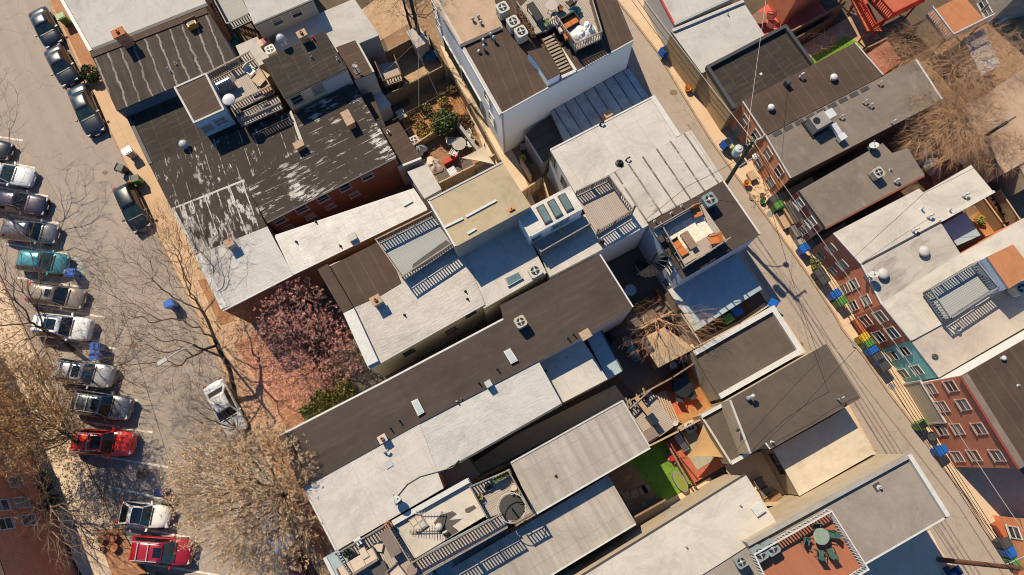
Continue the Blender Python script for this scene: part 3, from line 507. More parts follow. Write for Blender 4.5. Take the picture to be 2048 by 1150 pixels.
# ------------------------------------------------------------------ row between the pink tree and the alley
H = house('D0', 'tall house with plain tan roof between the silver and white roofs', [(856, 401), (1004, 325), (1061, 412), (910, 493)], 8.9, STUCG, RF['tan'], cope=[((0,), .08, .05, LGREY), ((3,), .08, .05, WHITE)])
for p, q in (((889, 455), (926, 437)), ((932, 434), (993, 401)), ((935, 468), (952, 458))): a, b = at(*p, H.h), at(*q, H.h); MB().bar(a+Vector((0, 0, .05)), b+Vector((0, 0, .05)), .16, .12).build('roof_bar', WHITE, H.roof)
H = house('D1', 'house with half dark half silver roof behind the pink blossom tree', [(639, 541), (668, 527), (900, 440), (968, 605), (737, 735), (690, 628)], 6.0, STUCO, RF['silverdirt'], gut=(3,), gutm=OFFW)
P = [at(*q, H.h) for q in ((645, 540), (768, 478), (803, 566), (760, 592), (700, 618), (684, 622))]; MB().prism(P, H.h-.02, H.h+.03).build('roof_patch', RF['brown'], H.roof)
def par(P0, P1, w_, rise, m, H):
    a, b = at(*P0, H.h), at(*P1, H.h); d = (b-a).normalized(); n_ = Vector((-d.y, d.x, 0))
    MB().prism([a-n_*.05, b-n_*.05, b+n_*w_, a+n_*w_], H.h-.05, H.h+rise).build('parapet', m, H.roof)
par((639, 541), (690, 628), .78, .35, RF['brown'], H); par((690, 628), (738, 733), .78, .34, WHITE, H)
chimney(H, 757, 606, (.6, .55), .9, STUCG); 
for u, v in ((931, 583), (935, 598), (809, 630)): pipe(H, u, v, .3, .05, 0, BLACK)
for u, v in ((817, 704), (902, 660), (941, 626)): window(H, 3, u, v, .85, 1.1, DGREY)
H = house('D1r', 'rear wing with clean white roof skylight and white fan unit', [(905, 515), (1042, 449), (1092, 545), (968, 616)], 5.9, STUCO, RF['white'])
skylight(H, [(1008, 556), (1038, 542), (1046, 556), (1016, 573)], .2, SKYGL, LGREY); D1r = H
H = house('D1p', 'white rooftop penthouse with three long skylights', [(1034, 428), (1140, 373), (1165, 417), (1060, 473)], 7.9, SIDW, RF['silver'], 'penthouse', 'penthouse', 0, cope=[((3,), .05, .05, WHITE)], group='rooftop penthouses')
for q in ([(1072, 415), (1087, 407), (1105, 440), (1090, 448)], [(1094, 404), (1108, 396), (1126, 428), (1111, 436)], [(1115, 392), (1130, 385), (1148, 416), (1133, 424)]): skylight(H, q, .14, SKYGL, DGREY)
for u, v in ((1072, 475), (1114, 450), (1127, 443)): window(H, 2, u, v, .9, .8)
H = house('D1q', 'white rear wing under timber railed decks and their striped shadows', [(1068, 480), (1168, 430), (1250, 385), (1296, 450), (1100, 552)], 5.62, SIDW, RF['white'])
H = house('D2', 'long house with smooth dark brown roof and two skylights', [(561, 873), (762, 770), (1008, 640), (1001, 611), (1200, 509), (1266, 614), (1169, 672), (1076, 722), (840, 845), (605, 975)], 6.1, STUCW, RF['bitumen'], cope=[((9,), .5, .28, RF['brown']), ((4,), .06, .05, WHITE)], gut=(0, 1)); D2 = H
skylight(H, [(822, 803), (835, 797), (849, 824), (836, 832)], .2, PANELGL); skylight(H, [(1007, 703), (1020, 696), (1036, 721), (1022, 728)], .2, PANELGL)
chimney(H, 768, 878, (.45, .4), .5, BRICKR, OFFW, True); chimney(H, 1169, 673, (.62, .5), .8, STUCB, CAPT, False)
for u, v, k in ((781, 856, 0), (799, 841, 0), (957, 765, 0), (994, 738, 0), (1135, 676, 0), (1146, 668, 0)): pipe(H, u, v, .5, .05, k, DGREY)
MB().box(tuple(at(977, 768, H.h+.3)), (.45, .45, .6), BLK).build('vent_box', GALV, H.roof)
H = house('D3', 'house front with clean white roof satellite dish and cable', [(607, 975), (838, 848), (886, 976), (672, 1101)], 6.04, BRICKD, RF['white'], cope=[((3,), .08, .05, WHITE)]); pipe(H, 770, 905, .4, .06, 1, OFFW); hatch(H, 777, 928, .5, .5, .08, LGREY); dish(H, 795, 1000, .8, .38, Vector((-.15, .75, .6))); D3 = H
P = [at(*q, H.h) for q in ((797, 990), (815, 968), (840, 953), (870, 945), (905, 935), (918, 920))]; MB().tube([p+Vector((0, 0, .04)) for p in P], .035, 5).build('cable', BLACK, H.roof)
H = house('D3m', 'rear wing with wrinkled white roof between dark roof and side yard', [(838, 848), (1076, 722), (1122, 806), (916, 923), (872, 948)], 6.0, STUCO, RF['whitew'], gut=(2,), gutm=DGREY)
pipe(H, 914, 803, .4, .06, 0, WHITE); pipe(H, 923, 798, .25, .05, 0, TERRA)
H = house('D3r', 'low white panelled rear roof half shaded by the dark house', [(1076, 722), (1162, 676), (1214, 758), (1122, 806)], 4.4, STUCB, RF['white'], 'extension', 'rear_extension', group='rear extensions'); pipe(H, 1135, 716, .3, .05); pipe(H, 1092, 742, .3, .05, 0, BLACK)
H = house('D3s', 'narrow lean-to with smooth roof at the end of the white rear wing', [(1172, 672), (1203, 661), (1245, 741), (1216, 757)], 3.4, STUCB, RF['shadeblue'], 'lean-to', 'lean_to', group='rear lean-tos', cope=[((1,), .06, .05, DGREY)])
H = house('D3w', 'small brown roofed lean-to at the foot of the wrinkled roof', [(872, 952), (935, 918), (958, 950), (896, 985)], 3.2, STUCO, RF['tanw'], 'lean-to', 'lean_to', group='rear lean-tos')
H = house('D4', 'house with grey streaked roof and white vent stain beside the lawn', [(1022, 925), (1245, 801), (1299, 893), (1069, 1026)], 5.6, STUCO, RF['grey'], cope=[((0, 1), .07, .05, OFFW)], gut=(2,)); pipe(H, 1112, 952, .2, .05, 0, BLACK)
H = house('D5', 'lower house with grey streaked roof under the spiral stair shadow', [(1060, 1045), (1216, 952), (1270, 1045), (1080, 1160), (960, 1210), (900, 1140)], 4.5, STUCG, RF['grey'], gut=(2,)); pipe(H, 1164, 991, .2, .05)
H = house('D4f', 'house with sand grey roof carrying a fallen aerial and dark puddle', [(785, 1042), (936, 957), (972, 1030), (828, 1117)], 5.6, STUCG, RF['creamw'], cope=[((0,), .3, .32, WHITE), ((1, 3), .1, .06, OFFW)]); D4f = H
PUD = M('dark_puddle', (.11, .095, .085), .35)
for pl in ([(868, 1045), (880, 1030), (905, 1022), (914, 1028), (898, 1040), (925, 1037), (905, 1052), (918, 1062), (893, 1078), (880, 1062), (872, 1056)], [(930, 1018), (948, 1010), (953, 1016), (938, 1026), (931, 1025)]): MB().prism([at(*q, H.h) for q in pl], H.h-.01, H.h+.012).build('puddle', PUD, H.roof)
pipe(H, 879, 1053, .5, .15, 2, OFFW); pipe(H, 887, 1066, .35, .07, 1, OFFW)
H = house('D6', 'white sided house under the long lounge deck at lower centre', [(648, 1116), (783, 1043), (826, 1119), (1000, 1027), (1013, 1050), (846, 1146), (875, 1200), (740, 1300)], 5.6, SIDW, RF['shadeblue'], cope=[((7,), .2, .1, WHITE)])
H = house('D6l', 'low shaded roof with square skylight below the long walkway deck', [(868, 1135), (1010, 1055), (1064, 1160), (930, 1240)], 2.4, STUCG, RF['shadeblue'], 'extension', 'rear_extension', group='rear extensions')
skylight(H, [(965, 1100), (985, 1089), (997, 1108), (977, 1120)], .35, SKYGL, LGREY)
# ------------------------------------------------------------------ east side of the alley
H = house('E1', 'low building with pale roof and orange corner at the alley top', [(1300, -40), (1349, 51), (1470, -5), (1440, -80)], 3.7, STUCW, RF['greyl'], cope=[((0,), .1, .06, REDP), ((1,), .16, .12, SIDG)])
H = house('E2', 'low building with smudged light grey roof behind blue open bin', [(1343, 62), (1485, 3), (1529, 71), (1404, 146)], 3.5, STUCT, RF['greyl'], cope=[((3,), .08, .05, OFFW), ((0,), .2, .2, OFFW)]); pipe(H, 1455, 30, .3, .05)
H = house('E3', 'building with deep black framed dark brown roof beside alley', [(1411, 137), (1569, 54), (1624, 129), (1465, 221)], 3.7, STUCT, RF['dark'], cope=[((0, 1, 3), .22, .35, DGREY)]); hatch(H, 1522, 148, .2, .2, .05, WHITE)
H = house('E4', 'orange brick house with brown roof and white mushroom vents', [(1485, 203), (1710, 86), (1766, 150), (1530, 271)], 4.15, BRICKR, RF['brown'], cope=[((1,), .06, .05, OFFW), ((3,), .06, .05, LGREY)])
pipe(H, 1540, 218, .5, .16, 2, WHITE); pipe(H, 1665, 158, .5, .17, 2, WHITE); pipe(H, 1598, 156, .5, .07, 1, WHITE); hatch(H, 1572, 170, .4, .35, .6, DGREY)
for u, v in ((1490, 241), (1512, 271), (1474, 263), (1497, 292)): window(H, 3, u, v, .85, 1.25, OFFW, sill=False)
H = house('E5', 'orange brick house with taupe roof and large rooftop air handler', [(1531, 271), (1832, 119), (1884, 199), (1581, 356)], 4.1, BRICKR, RF['greyt'], cope=[((3,), .06, .05, LGREY), ((1,), .10, .06, WHITE)]); E5 = H
for u, v in ((1536, 307), (1558, 342), (1517, 328), (1541, 365)): window(H, 3, u, v, .85, 1.25, OFFW, sill=False)
for u, v in ((1726, 207), (1737, 214), (1756, 170), (1782, 247), (1679, 237)): pipe(H, u, v, .35, .05, 1, OFFW)
a, b = H.P[0], H.P[1]; d = (b-a).normalized()
for k in range(9):
    q = a+d*(.9+k*1.02)+Vector((d.y, -d.x, 0))*.28; MB().box((q.x, q.y, H.h+.012), (.74, .34, .03), math.atan2(d.y, d.x)).build('patch', DGREY, H.roof)
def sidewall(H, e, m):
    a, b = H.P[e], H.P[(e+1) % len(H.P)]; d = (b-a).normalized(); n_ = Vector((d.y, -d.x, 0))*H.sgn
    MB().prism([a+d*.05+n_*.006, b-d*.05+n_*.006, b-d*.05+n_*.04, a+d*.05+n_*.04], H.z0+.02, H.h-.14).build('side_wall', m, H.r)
PURP = M('maroon_wall_shade', (.055, .035, .04), .85)  # shade on the side wall put into the colour of a dark panel
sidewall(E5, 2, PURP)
H = house('E6', 'small beige house with brown roof and maroon shutters', [(1597, 383), (1765, 287), (1784, 307), (1815, 297), (1848, 349), (1649, 455)], 4.3, STUCB, RF['greyt'], cope=[((5,), .05, .05, BLACK)], gut=(4,), gutm=M('rusty_gutter', (.22, .07, .04), .7))
for u, v in ((1599, 407), (1623, 444)): window(H, 5, u, v, .8, 1.2, shut=REDWOOD)
sidewall(H, 4, M('brown_wall_shade', (.09, .055, .04), .85)); window(H, 5, 1606, 461, .7, .9, shut=REDWOOD); pipe(H, 1788, 365, .4, .07, 1, WHITE); pipe(H, 1780, 340, .3, .05); dish(H, 1742, 297, .5, .36, Vector((-.3, .4, .8)))  # dark brown side panel carries the shade on this wall in its colour
H = house('E7', 'brick house with long white roof and small pipe vents', [(1667, 467), (1838, 378), (1847, 386), (1942, 331), (1987, 385), (1880, 444), (1722, 528)], 4.5, BRICKD, RF['creamw'], cope=[((6,), .06, .05, WHITE), ((4,), .14, .18, WHITE)])
for u, v, k in ((1926, 393, 1), (1842, 419, 0), (1898, 421, 0), (1855, 435, 1), (1825, 463, 1)): pipe(H, u, v, .4, .07, k, WHITE)
for u, v in ((1664, 497), (1686, 529), (1640, 512), (1665, 543)): window(H, 6, u, v, .75, 1.05, OFFW)
H = house('E8', 'brick house with white roof smeared brown round two large vents', [(1722, 528), (1880, 444), (1921, 509), (1763, 608)], 4.45, BRICKD, RF['stain'], cope=[((0,), .06, .08, DGREY), ((3,), .06, .05, WHITE)])
pipe(H, 1844, 505, .55, .24, 2, OFFW); pipe(H, 1762, 550, .6, .24, 2, OFFW); dish(H, 1735, 556, .9, .36, Vector((-.2, .5, .75)))
for u, v in ((1709, 568), (1733, 600), (1691, 577), (1708, 611)): window(H, 3, u, v, .8, 1.1, OFFW)
H = house('E9', 'brick house with clean white roof under the grey railed deck', [(1763, 608), (1921, 509), (2060, 430), (2120, 520), (1822, 681)], 4.55, BRICKD, RF['creamw'], cope=[((4,), .06, .05, LGREY)])
for u, v in ((1762, 633), (1786, 665), (1733, 641), (1760, 673)): window(H, 4, u, v, .95, 1.2, OFFW)
H = house('E10', 'teal painted house with blotched pale roof and white end wall', [(1822, 681), (2120, 520), (2160, 590), (1878, 754)], 4.4, BRICKT, RF['pinkst'])
for u, v in ((1810, 702), (1835, 740), (1786, 711), (1804, 748)): window(H, 3, u, v, .8, 1.15, OFFW)
pipe(H, 1911, 660, .5, .16, 0, OFFW); pipe(H, 1870, 714, .1, .12, 0, DGREY)
H = house('E11', 'tall red brick house with brown roof and nine windows', [(1924, 752), (2150, 622), (2260, 800), (2040, 937)], 7.2, BRICKD, RF['brown'], cope=[((3,), .42, .04, RF['greyt'])], gut=(3,), gutm=M('red_gutter', (.30, .05, .035), .6)); 
for u, v in ((1903, 772), (1928, 809), (1960, 857), (1996, 911), (1862, 777), (1886, 813), (1916, 858), (1950, 911), (1884, 860), (1916, 913)): window(H, 3, u, v, .85, 1.15, M('pink_frame', (.58, .40, .36), .7))
sidewall(H, 0, M('white_end_wall', (.95, .93, .90), .8)); opening(H, 3, 1840, 806, 3.2, 2.3, plankM('garage_boards', (.42, .37, .29), (.36, .31, .24), 2, .35, .04), 'garage_door', OFFW); pipe(H, 2004, 717, .35, .1, 2, WHITE); pipe(H, 2036, 771, .2, .05)
H = house('E12', 'dark brick house corner with red bench at the lower right edge', [(1984, 1030), (2120, 1045), (2240, 1300), (2080, 1300)], 3.0, BRICKR, RF['copper'], ph=0.0); window(H, 3, 2030, 1065, .9, 1.2)
H = house('L1', 'red brick house with white windows at the lower left edge', [(66, 900), (175, 1205), (-300, 1290), (-330, 960)], 7.0, BRICKD, RF['brown'], ph=0.0)
for u, v in ((20, 923), (30, 965), (42, 1006), (56, 1041), (2, 1011), (10, 1048)): window(H, 0, u, v, .85, 1.35)
H = house('L0', 'red brick house behind golden leaved tree at the left edge', [(-40, 640), (62, 888), (-330, 950), (-420, 700)], 6.8, BRICKD, RF['brown'], ph=0.0)
H = house('S1', 'flat pale sandy shed roof under the sunlit bare fruit tree', [(1281, 679), (1328, 655), (1388, 697), (1317, 734)], 2.4, WOODB, RF['sand'], 'shed', 'shed', group='rear sheds')
for q_ in (((1082, 73), (1103, 66), (1150, 142), (1121, 153)),): MB().prism([at(*q, W1.h) for q in q_], W1.h-.02, W1.h+.03).build('stairwell_shade', M('stairwell_dark', (.06, .045, .035), .9), W1.roof)  # flat dark sheet standing in for the shade down the stair opening
a, b, c = at(1122, 100, W1.h), at(1151, 144, W1.h), at(1121, 158, W1.h); MB().bar(a+Vector((0, 0, .1)), b+Vector((0, 0, .1)), .22, .3).bar(b+Vector((0, 0, .1)), c+Vector((0, 0, .1)), .22, .29).build('stair_curb', WHITE, W1.roof)
# backyards of the far upper right
H = house('F1', 'low building with weathered tan roof behind the brown twiggy tree', [(1925, 220), (2060, 130), (2160, 260), (2010, 345)], 3.4, STUCB, RF['tanw'])
H = house('F2', 'small shed with pale grey roof below twiggy branches', [(1928, 77), (1966, 58), (2001, 130), (1964, 150)], 2.6, STUCG, RF['greyl'], 'shed', 'shed', group='rear sheds')
H = house('F3', 'rust red roofed shed tucked behind the brown roof', [(1735, 108), (1775, 82), (1802, 122), (1764, 150)], 2.6, M('rust_wall', (.32, .15, .09), .9), RF['rust'], 'shed', 'shed', group='rear sheds')
H = house('F4', 'grey house wall with balcony in the upper right corner', [(1935, -30), (1990, -50), (2080, -20), (2060, 30), (1975, 48)], 6.0, CONCW, RF['dark'], ph=0.0)
window(H, 4, 1956, 18, .7, .95); window(H, 4, 1968, 32, .7, .95)
H = house('F6', 'brown roofed house added above the pink red patio to shade it', [(1545, -120), (1640, -165), (1692, -75), (1605, -22)], 5.0, BRICKD, RF['brown'])  # house added at the top edge to cast shade on the patio
H = house('F5', 'tan roofed building at the right edge beyond the twigs', [(2020, 290), (2120, 220), (2180, 310), (2060, 372)], 3.2, STUCB, RF['tanw'])
H = house('E9h', 'stair hatch house with orange roof on the white deck roof', [(1975, 514), (2026, 490), (2068, 545), (2018, 576)], 6.9, SIDB, RF['copper'], 'penthouse', 'penthouse', 4.5, group='rooftop penthouses')
H = house('E7s', 'low shaded metal roofed porch behind the long white roof', [(1885, 450), (1930, 425), (1960, 470), (1915, 490)], 2.8, STUCG, RF['shadeblue'], 'shed', 'shed', group='rear sheds')
# ------------------------------------------------------------------ decks and railings
def railing(root, pts, hh, m, bal=.2, post=1.6, pw=.09, capw=.085, balm=None, name='railing'):
    b = MB()
    for a, c in zip(pts, pts[1:]):
        L = (c-a).length; d = (c-a)/L; up = Vector((0, 0, 1))
        b.bar(a+up*hh, c+up*hh, capw, .05); b.bar(a+up*(hh-.12), c+up*(hh-.12), .045, .05); b.bar(a+up*.12, c+up*.12, .045, .05)
        k = max(2, int(L/bal))
        for i in range(1, k): p = a+d*(L*i/k); b.bar(p+up*.12, p+up*(hh-.1), .07)
    o = b.build(name, m, root)
    for a, c in zip(pts, pts[1:]):
        L = (c-a).length; n = max(1, round(L/post))
        for i in range(n+(c is pts[-1])): p = a+(c-a)*(i/n); MB().box((p.x, p.y, a.z+hh/2+.02), (pw, pw, hh+.06), BLK).build('post', balm or m, root)
    return o
def deck(label, poly, z, zb, fm, rails=(), rm=None, hh=1.0, group='timber roof decks', name='roof_deck', legs=True, balm=None, bal=.2):
    P = [at(u, v, z) for u, v in poly]; c = sum(P, Vector())/len(P); r = thing(name, label, 'deck', (c.x, c.y, zb), BLK, group)
    MB().prism(P, z-.09, z).build('floor', fm, r)
    MB().prism(inset(P, .04), z-.26, z-.10, False, True).build('rim_joist', rm or WOODG, r)
    if legs and z-.3 > zb+.15:
        for q in inset(P, .2): MB().box((q.x, q.y, (z-.2+zb)/2), (.12, .12, z-.2-zb), BLK).build('leg', rm or WOODG, r)
    for run in rails: railing(r, [at(u, v, z)-Vector((0, 0, 0)) for u, v in run], hh, rm or WOODG, bal, balm=balm)
    return r
PL_G = plankM('grey_deck_boards', (.37, .31, .265), (.28, .23, .195), 1); PL_GX = plankM('grey_deck_boards_across', (.36, .30, .26), (.27, .225, .195), 0)
PL_BL = plankM('cool_grey_deck_boards', (.30, .31, .315), (.25, .26, .265), 1, .15, .016); PL_OR = plankM('orange_deck_boards', (.31, .118, .064), (.245, .09, .05), 0, .14, .012, (.22, .07, .03)); PL_RD = plankM('red_deck_boards', (.42, .11, .055), (.34, .085, .04), 0, .14, .02)
PL_T = plankM('tan_deck_boards', (.46, .34, .22), (.36, .26, .165), 1); RAILG = M('grey_stained_rail', (.27, .235, .205), .8, (.2, .17, .15), 2); RAILT = M('tan_stained_rail', (.38, .30, .225), .8, (.28, .22, .165), 2)
d1 = deck('grey boarded roof deck with parasol beside the pale blue penthouse', [(419, 163), (508, 117), (549, 184), (470, 222)], 5.9, 5.05, PL_GX, [[(419, 163), (508, 117), (549, 184), (470, 222)]], RAILT)
d2 = deck('crowded timber deck with open stairs on the tall white house', [(1034, 20), (1075, -20), (1160, -60), (1201, 78), (1150, 101), (1112, 48), (1096, 60), (1067, 69)], 7.75, 7.05, PL_GX, [[(1034, 20), (1067, 69)], [(1096, 60), (1112, 48), (1150, 101), (1201, 78), (1160, -60)]], RAILT)
d3 = deck('bare grey deck with posts beside the skylit penthouse', [(1152, 392), (1215, 362), (1262, 428), (1194, 470)], 5.95, 5.65, PL_GX, [[(1152, 392), (1215, 362), (1262, 428), (1194, 470)]], RAILG)
for u, v in ((1262, 430), (1192, 474)): p = at(u, v, 5.95); MB().box((p.x, p.y, 7.0), (.13, .13, 2.1)).build('post', WOODG, d3)
d3b = deck('shaded narrow deck along the front of the skylit penthouse', [(1062, 482), (1160, 430), (1178, 456), (1081, 511)], 5.95, 5.65, PL_BL, [[(1062, 482), (1081, 511), (1178, 456)]], RAILG)
p = at(1122, 464, 5.9); MB().box((p.x, p.y, 5.98), (.3, 1.3, .04), BLK).build('floor_panel', YELLOW if 0 else M('pale_green_panel', (.42, .42, .22), .8), d3b)
d4 = deck('timber lounge deck with patterned rug and orange chairs', [(1317, 452), (1404, 408), (1454, 482), (1366, 538)], 6.1, 5.55, PL_G, [[(1317, 452), (1366, 538), (1454, 482)]], M('tan_metal_rail', (.33, .26, .21), .6), .8, bal=.6)
d5 = deck('small square deck with timber frame on the pink tree house', [(757, 487), (866, 433), (908, 494), (808, 560)], 6.7, 6.05, PL_BL, [[(908, 494), (808, 560), (757, 487), (866, 433)]], RAILT)
a, b, c = at(866, 500, 6.75), at(911, 494, 6.75), at(824, 542, 6.75)
MB().add([at(824, 540, 6.74), at(826, 528, 6.74), at(892, 480, 6.74), at(910, 494, 6.74), at(824, 540, 6.80), at(826, 528, 6.80), at(892, 480, 6.80), at(910, 494, 6.80)], [(3, 2, 1, 0), (4, 5, 6, 7), (0, 1, 5, 4), (1, 2, 6, 5), (2, 3, 7, 6), (3, 0, 4, 7)]).build('dark_shade', DGREY, d5)  # triangular dark shade on the deck, built as a thin dark sheet
d6 = deck('long lounge deck with cream sofas at the lower edge', [(680, 1104), (779, 1045), (826, 1118), (860, 1180), (770, 1215)], 6.0, 4.65, PL_GX, [[(680, 1104), (779, 1045), (824, 1119)], [(680, 1104), (770, 1240)]], RAILG)
d6b = deck('narrow walkway deck with long railing beside the sand grey roof', [(828, 1121), (1003, 1026), (1015, 1052), (846, 1148)], 6.0, 4.65, PL_G, [[(828, 1121), (1003, 1026)], [(846, 1148), (1015, 1052)]], RAILG)
d7 = deck('roof terrace with planters around a spiral stair', [(942, 972), (1017, 940), (1064, 1024), (1018, 1046), (1002, 1026), (975, 1036)], 6.0, 5.65, PL_G, [[(975, 1032), (942, 972), (1017, 940), (1064, 1024), (1030, 1043)]], RAILG)
d8 = deck('smooth grey roof deck with long railing shadows on white roof', [(1847, 585), (1938, 531), (1979, 581), (1886, 642)], 5.05, 4.6, PL_BL, [[(1979, 581), (1938, 531), (1847, 585), (1886, 642), (1979, 581)][0:4], [(1886, 642), (1979, 581)]], M('grey_rail', (.27, .275, .28), .6))
d9 = deck('orange boarded roof deck enclosed by bright white railings', [(1499, 1105), (1650, 1020), (1722, 1134), (1560, 1235)], 7.5, 7.05, PL_OR, [[(1560, 1235), (1499, 1105), (1650, 1020), (1722, 1134), (1560, 1235)]], WHITE, 1.0)
d10 = deck('low red boarded deck beneath the tan triangular sail', [(1333, 882), (1398, 842), (1452, 930), (1385, 968)], .45, 0, PL_RD, [[(1333, 882), (1385, 968)]], M('red_rail', (.26, .07, .04), .7), .9, 'ground level garden decks', 'garden_deck')
p = at(1386, 890, .45); MB().box((p.x, p.y, .475), (3.4, 1.5, .02), BLK-PI/2).build('outdoor_rug', M('faded_green_rug', (.28, .29, .21), .9, (.36, .33, .25), 2.5), d10)
d11 = deck('weathered grey garden deck with grill behind the grey streaked roof', [(1257, 818), (1300, 779), (1352, 850), (1300, 887)], 1.5, 0, PL_G, [[(1257, 818), (1300, 779)]], WOODG, .9, 'ground level garden decks', 'garden_deck')
d12 = deck('bright red painted deck and stair at the upper edge', [(1722, -20), (1800, -60), (1845, 5), (1775, 40)], 3.2, 0, PL_RD, [[(1722, -20), (1775, 40), (1845, 5)]], REDP, 1.0, 'red garden decks', 'garden_deck')
d13 = deck('lower red painted deck landing beside the dark yard', [(1690, -30), (1725, -15), (1765, 62), (1735, 62)], 2.0, 0, PL_RD, [[(1690, -30), (1740, 62), (1768, 45)]], REDP, 1.0, 'red garden decks', 'garden_deck')
d14 = deck('white railed corner deck with orange floor at upper right', [(1852, 28), (1925, -10), (1975, 45), (1893, 82)], 3.4, 0, RF['copper'], [[(1852, 28), (1893, 82), (1972, 43)]], WHITE, 1.0, 'ground level garden decks', 'garden_deck')
d15 = deck('small balcony with railing and stored pots below the parasol deck', [(472, 228), (556, 190), (566, 216), (486, 252)], 5.7, 5.1, PL_G, [[(472, 228), (486, 252), (566, 216)]], RAILG, .9)
d16 = deck('tall timber stair landing with railings in the sandy yard', [(752, 130), (792, 122), (806, 160), (770, 172)], 2.4, 0, PL_GX, [[(752, 130), (770, 172), (806, 160), (792, 122)]], WOODB, .9, 'ground level garden decks', 'garden_deck')
d17 = deck('shaded grey side deck at the top between dark roofs', [(425, -10), (470, -30), (505, 40), (462, 60)], 3.6, 0, PL_BL, [[(425, -10), (462, 60), (505, 40)]], BLACK, .9, 'ground level garden decks', 'garden_deck')
def stair(label, p, q, z0, z1, wd, n, m, strm, group=None):
    a, b = at(*p, z0), at(*q, z1); r = thing('stair', label, 'stairs', (a.x, a.y, z0), ang(p, q, z0), group); d = (b-a); d.z = 0; L = d.length; d.normalize(); nn = Vector((-d.y, d.x, 0)); rz = math.atan2(d.y, d.x)
    for i in range(n): t = (i+.5)/n; q2 = a+d*(L*t); MB().box((q2.x, q2.y, z0+(z1-z0)*(i+1)/n-.03), (L/n*.62, wd, .05), rz).build('tread', m, r)
    for s in (-1, 1): MB().bar(a+nn*(s*wd/2), Vector((b.x, b.y, z1))+nn*(s*wd/2), .05, .28).build('stringer', strm, r)
    return r
stair('open timber stair down from the crowded white house deck', (1131, 143), (1095, 72), 7.1, 7.72, 1.0, 11, RAILT, WOODB)
stair('grey timber stair beside the dark wavy roof at the top', (455, 62), (430, 8), .6, 3.5, .9, 9, GREY, BLACK)
stair('zigzag timber yard stair below the grey sided house', (540, 78), (480, 58), .3, 3.2, .9, 9, WOODT, WOODB)
stair('timber yard stair leading down to the sandy patio', (815, 178), (770, 140), .2, 2.3, 1.1, 8, WOODG, WOODB)
stair('broad tan garden steps between deck and red patio', (1345, 812), (1322, 822), .2, 1.4, 2.6, 6, PL_T, WOODB)
def spiral(label, c, z0, z1, r_, n, t0, m, group):
    p = at(*c, z1); r = thing('spiral_stair', label, 'spiral stair', (p.x, p.y, z0), 0, group)
    MB().tube([(p.x, p.y, z0), (p.x, p.y, z1+1)], .06, 8).build('centre_pole', m, r); rail = []
    for i in range(n):
        t = t0+i*1.5*2*PI/n*.62; z = z0+(z1-z0)*(i+1)/n; w_ = .30
        vs = [(p.x+.06*math.cos(t+e), p.y+.06*math.sin(t+e), z+dz) for dz in (-.04, 0) for e in (-w_, w_)]+[(p.x+r_*math.cos(t+e), p.y+r_*math.sin(t+e), z+dz) for dz in (-.04, 0) for e in (-w_*.62, w_*.62)]
        MB().add(vs, [(0, 1, 5, 4), (3, 2, 6, 7), (0, 4, 6, 2), (5, 1, 3, 7), (4, 5, 7, 6), (1, 0, 2, 3)]).build('tread', m, r)
        q = Vector((p.x+r_*math.cos(t), p.y+r_*math.sin(t), z)); rail.append(q+Vector((0, 0, .95))); MB().tube([q, q+Vector((0, 0, .95))], .015, 5).build('baluster', m, r)
    MB().tube(rail, .025, 6).build('handrail', m, r); return r
spiral('black spiral stair dropping into the dark courtyard', (1310, 513), 0, 6.0, 1.05, 18, 1.0, BLACK, 'black spiral stairs')
s = spiral('black spiral stair inside a pale ring on the planter terrace', (1023, 1016), 3.0, 6.0, .85, 12, 2.4, M('charcoal_steel', (.045, .043, .042), .5), 'black spiral stairs')
p = at(1023, 1016, 6.95); MB().tube([p+Vector((.95*math.cos(t*PI/16), .95*math.sin(t*PI/16), 0)) for t in range(33)], .035, 6).build('guard_ring', OFFW, s)
MB().lathe((p.x, p.y, 5.99), [(.84, 0), (.84, .05)], 24).build('landing', plankM('charcoal_treads', (.05, .047, .045), (.035, .033, .032), 0, .2, .03), s)
# stair enclosure on the white house roof
P = [at(*q, 8.2) for q in ((1056, 104), (1084, 96), (1102, 112), (1120, 145), (1096, 158), (1074, 124))]
o = thing('stair_hood', 'brown topped stair hood beside the open stairs on white house', 'stair hood', (P[0].x, P[0].y, 7.0), BLK)
MB().prism(P, 6.98, 8.12, False, True).build('wall', SIDW, o); MB().prism(inset(P, -.05), 8.12, 8.2).build('roof', RF['brown'], o)
# ------------------------------------------------------------------ cars
def ring(x, w_, zt, zb, cr=.03):
    h = [(w_*.80, zb), (w_*.98, zb+.14), (w_, zb+(zt-zb)*.55), (w_*.975, zt-.09), (w_*.88, zt-.01), (w_*.5, zt+cr*.8), (0, zt+cr)]
    return [(x, y, z) for y, z in h]+[(x, -y, z) for y, z in h[-2::-1]]
def loft(rs):
    n = len(rs[0]); vs = [p for r in rs for p in r]; fs = []
    for i in range(len(rs)-1):
        for k in range(n): fs.append((i*n+k, i*n+(k+1) % n, (i+1)*n+(k+1) % n, (i+1)*n+k))
    fs += [tuple(range(n-1, -1, -1)), tuple(range((len(rs)-1)*n, len(rs)*n))]
    return MB().add(vs, fs)
LAMP = M('headlight_glass', (.7, .72, .72), .12, None, 3, .2); TAIL = M('tail_light', (.5, .02, .015), .2); TYRE = M('tyre_rubber', (.015, .015, .015), .85); RIM = M('alloy_rim', (.45, .45, .46), .35, None, 3, .8); CGLASS = M('car_glass', (.008, .014, .018), .04, None, 1, 0, .8); CHROME = M('chrome', (.7, .7, .7), .15, None, 2, 1.0)
GRGL = M('green_car_glass', (.05, .095, .085), .05, (.02, .04, .04), 2.2, 0, .8)
def paint(name, c, metal=.25, rough=.28): return M('paint_'+name, c, rough, tuple(k*.93 for k in c), .6, metal, .5, 1.0)
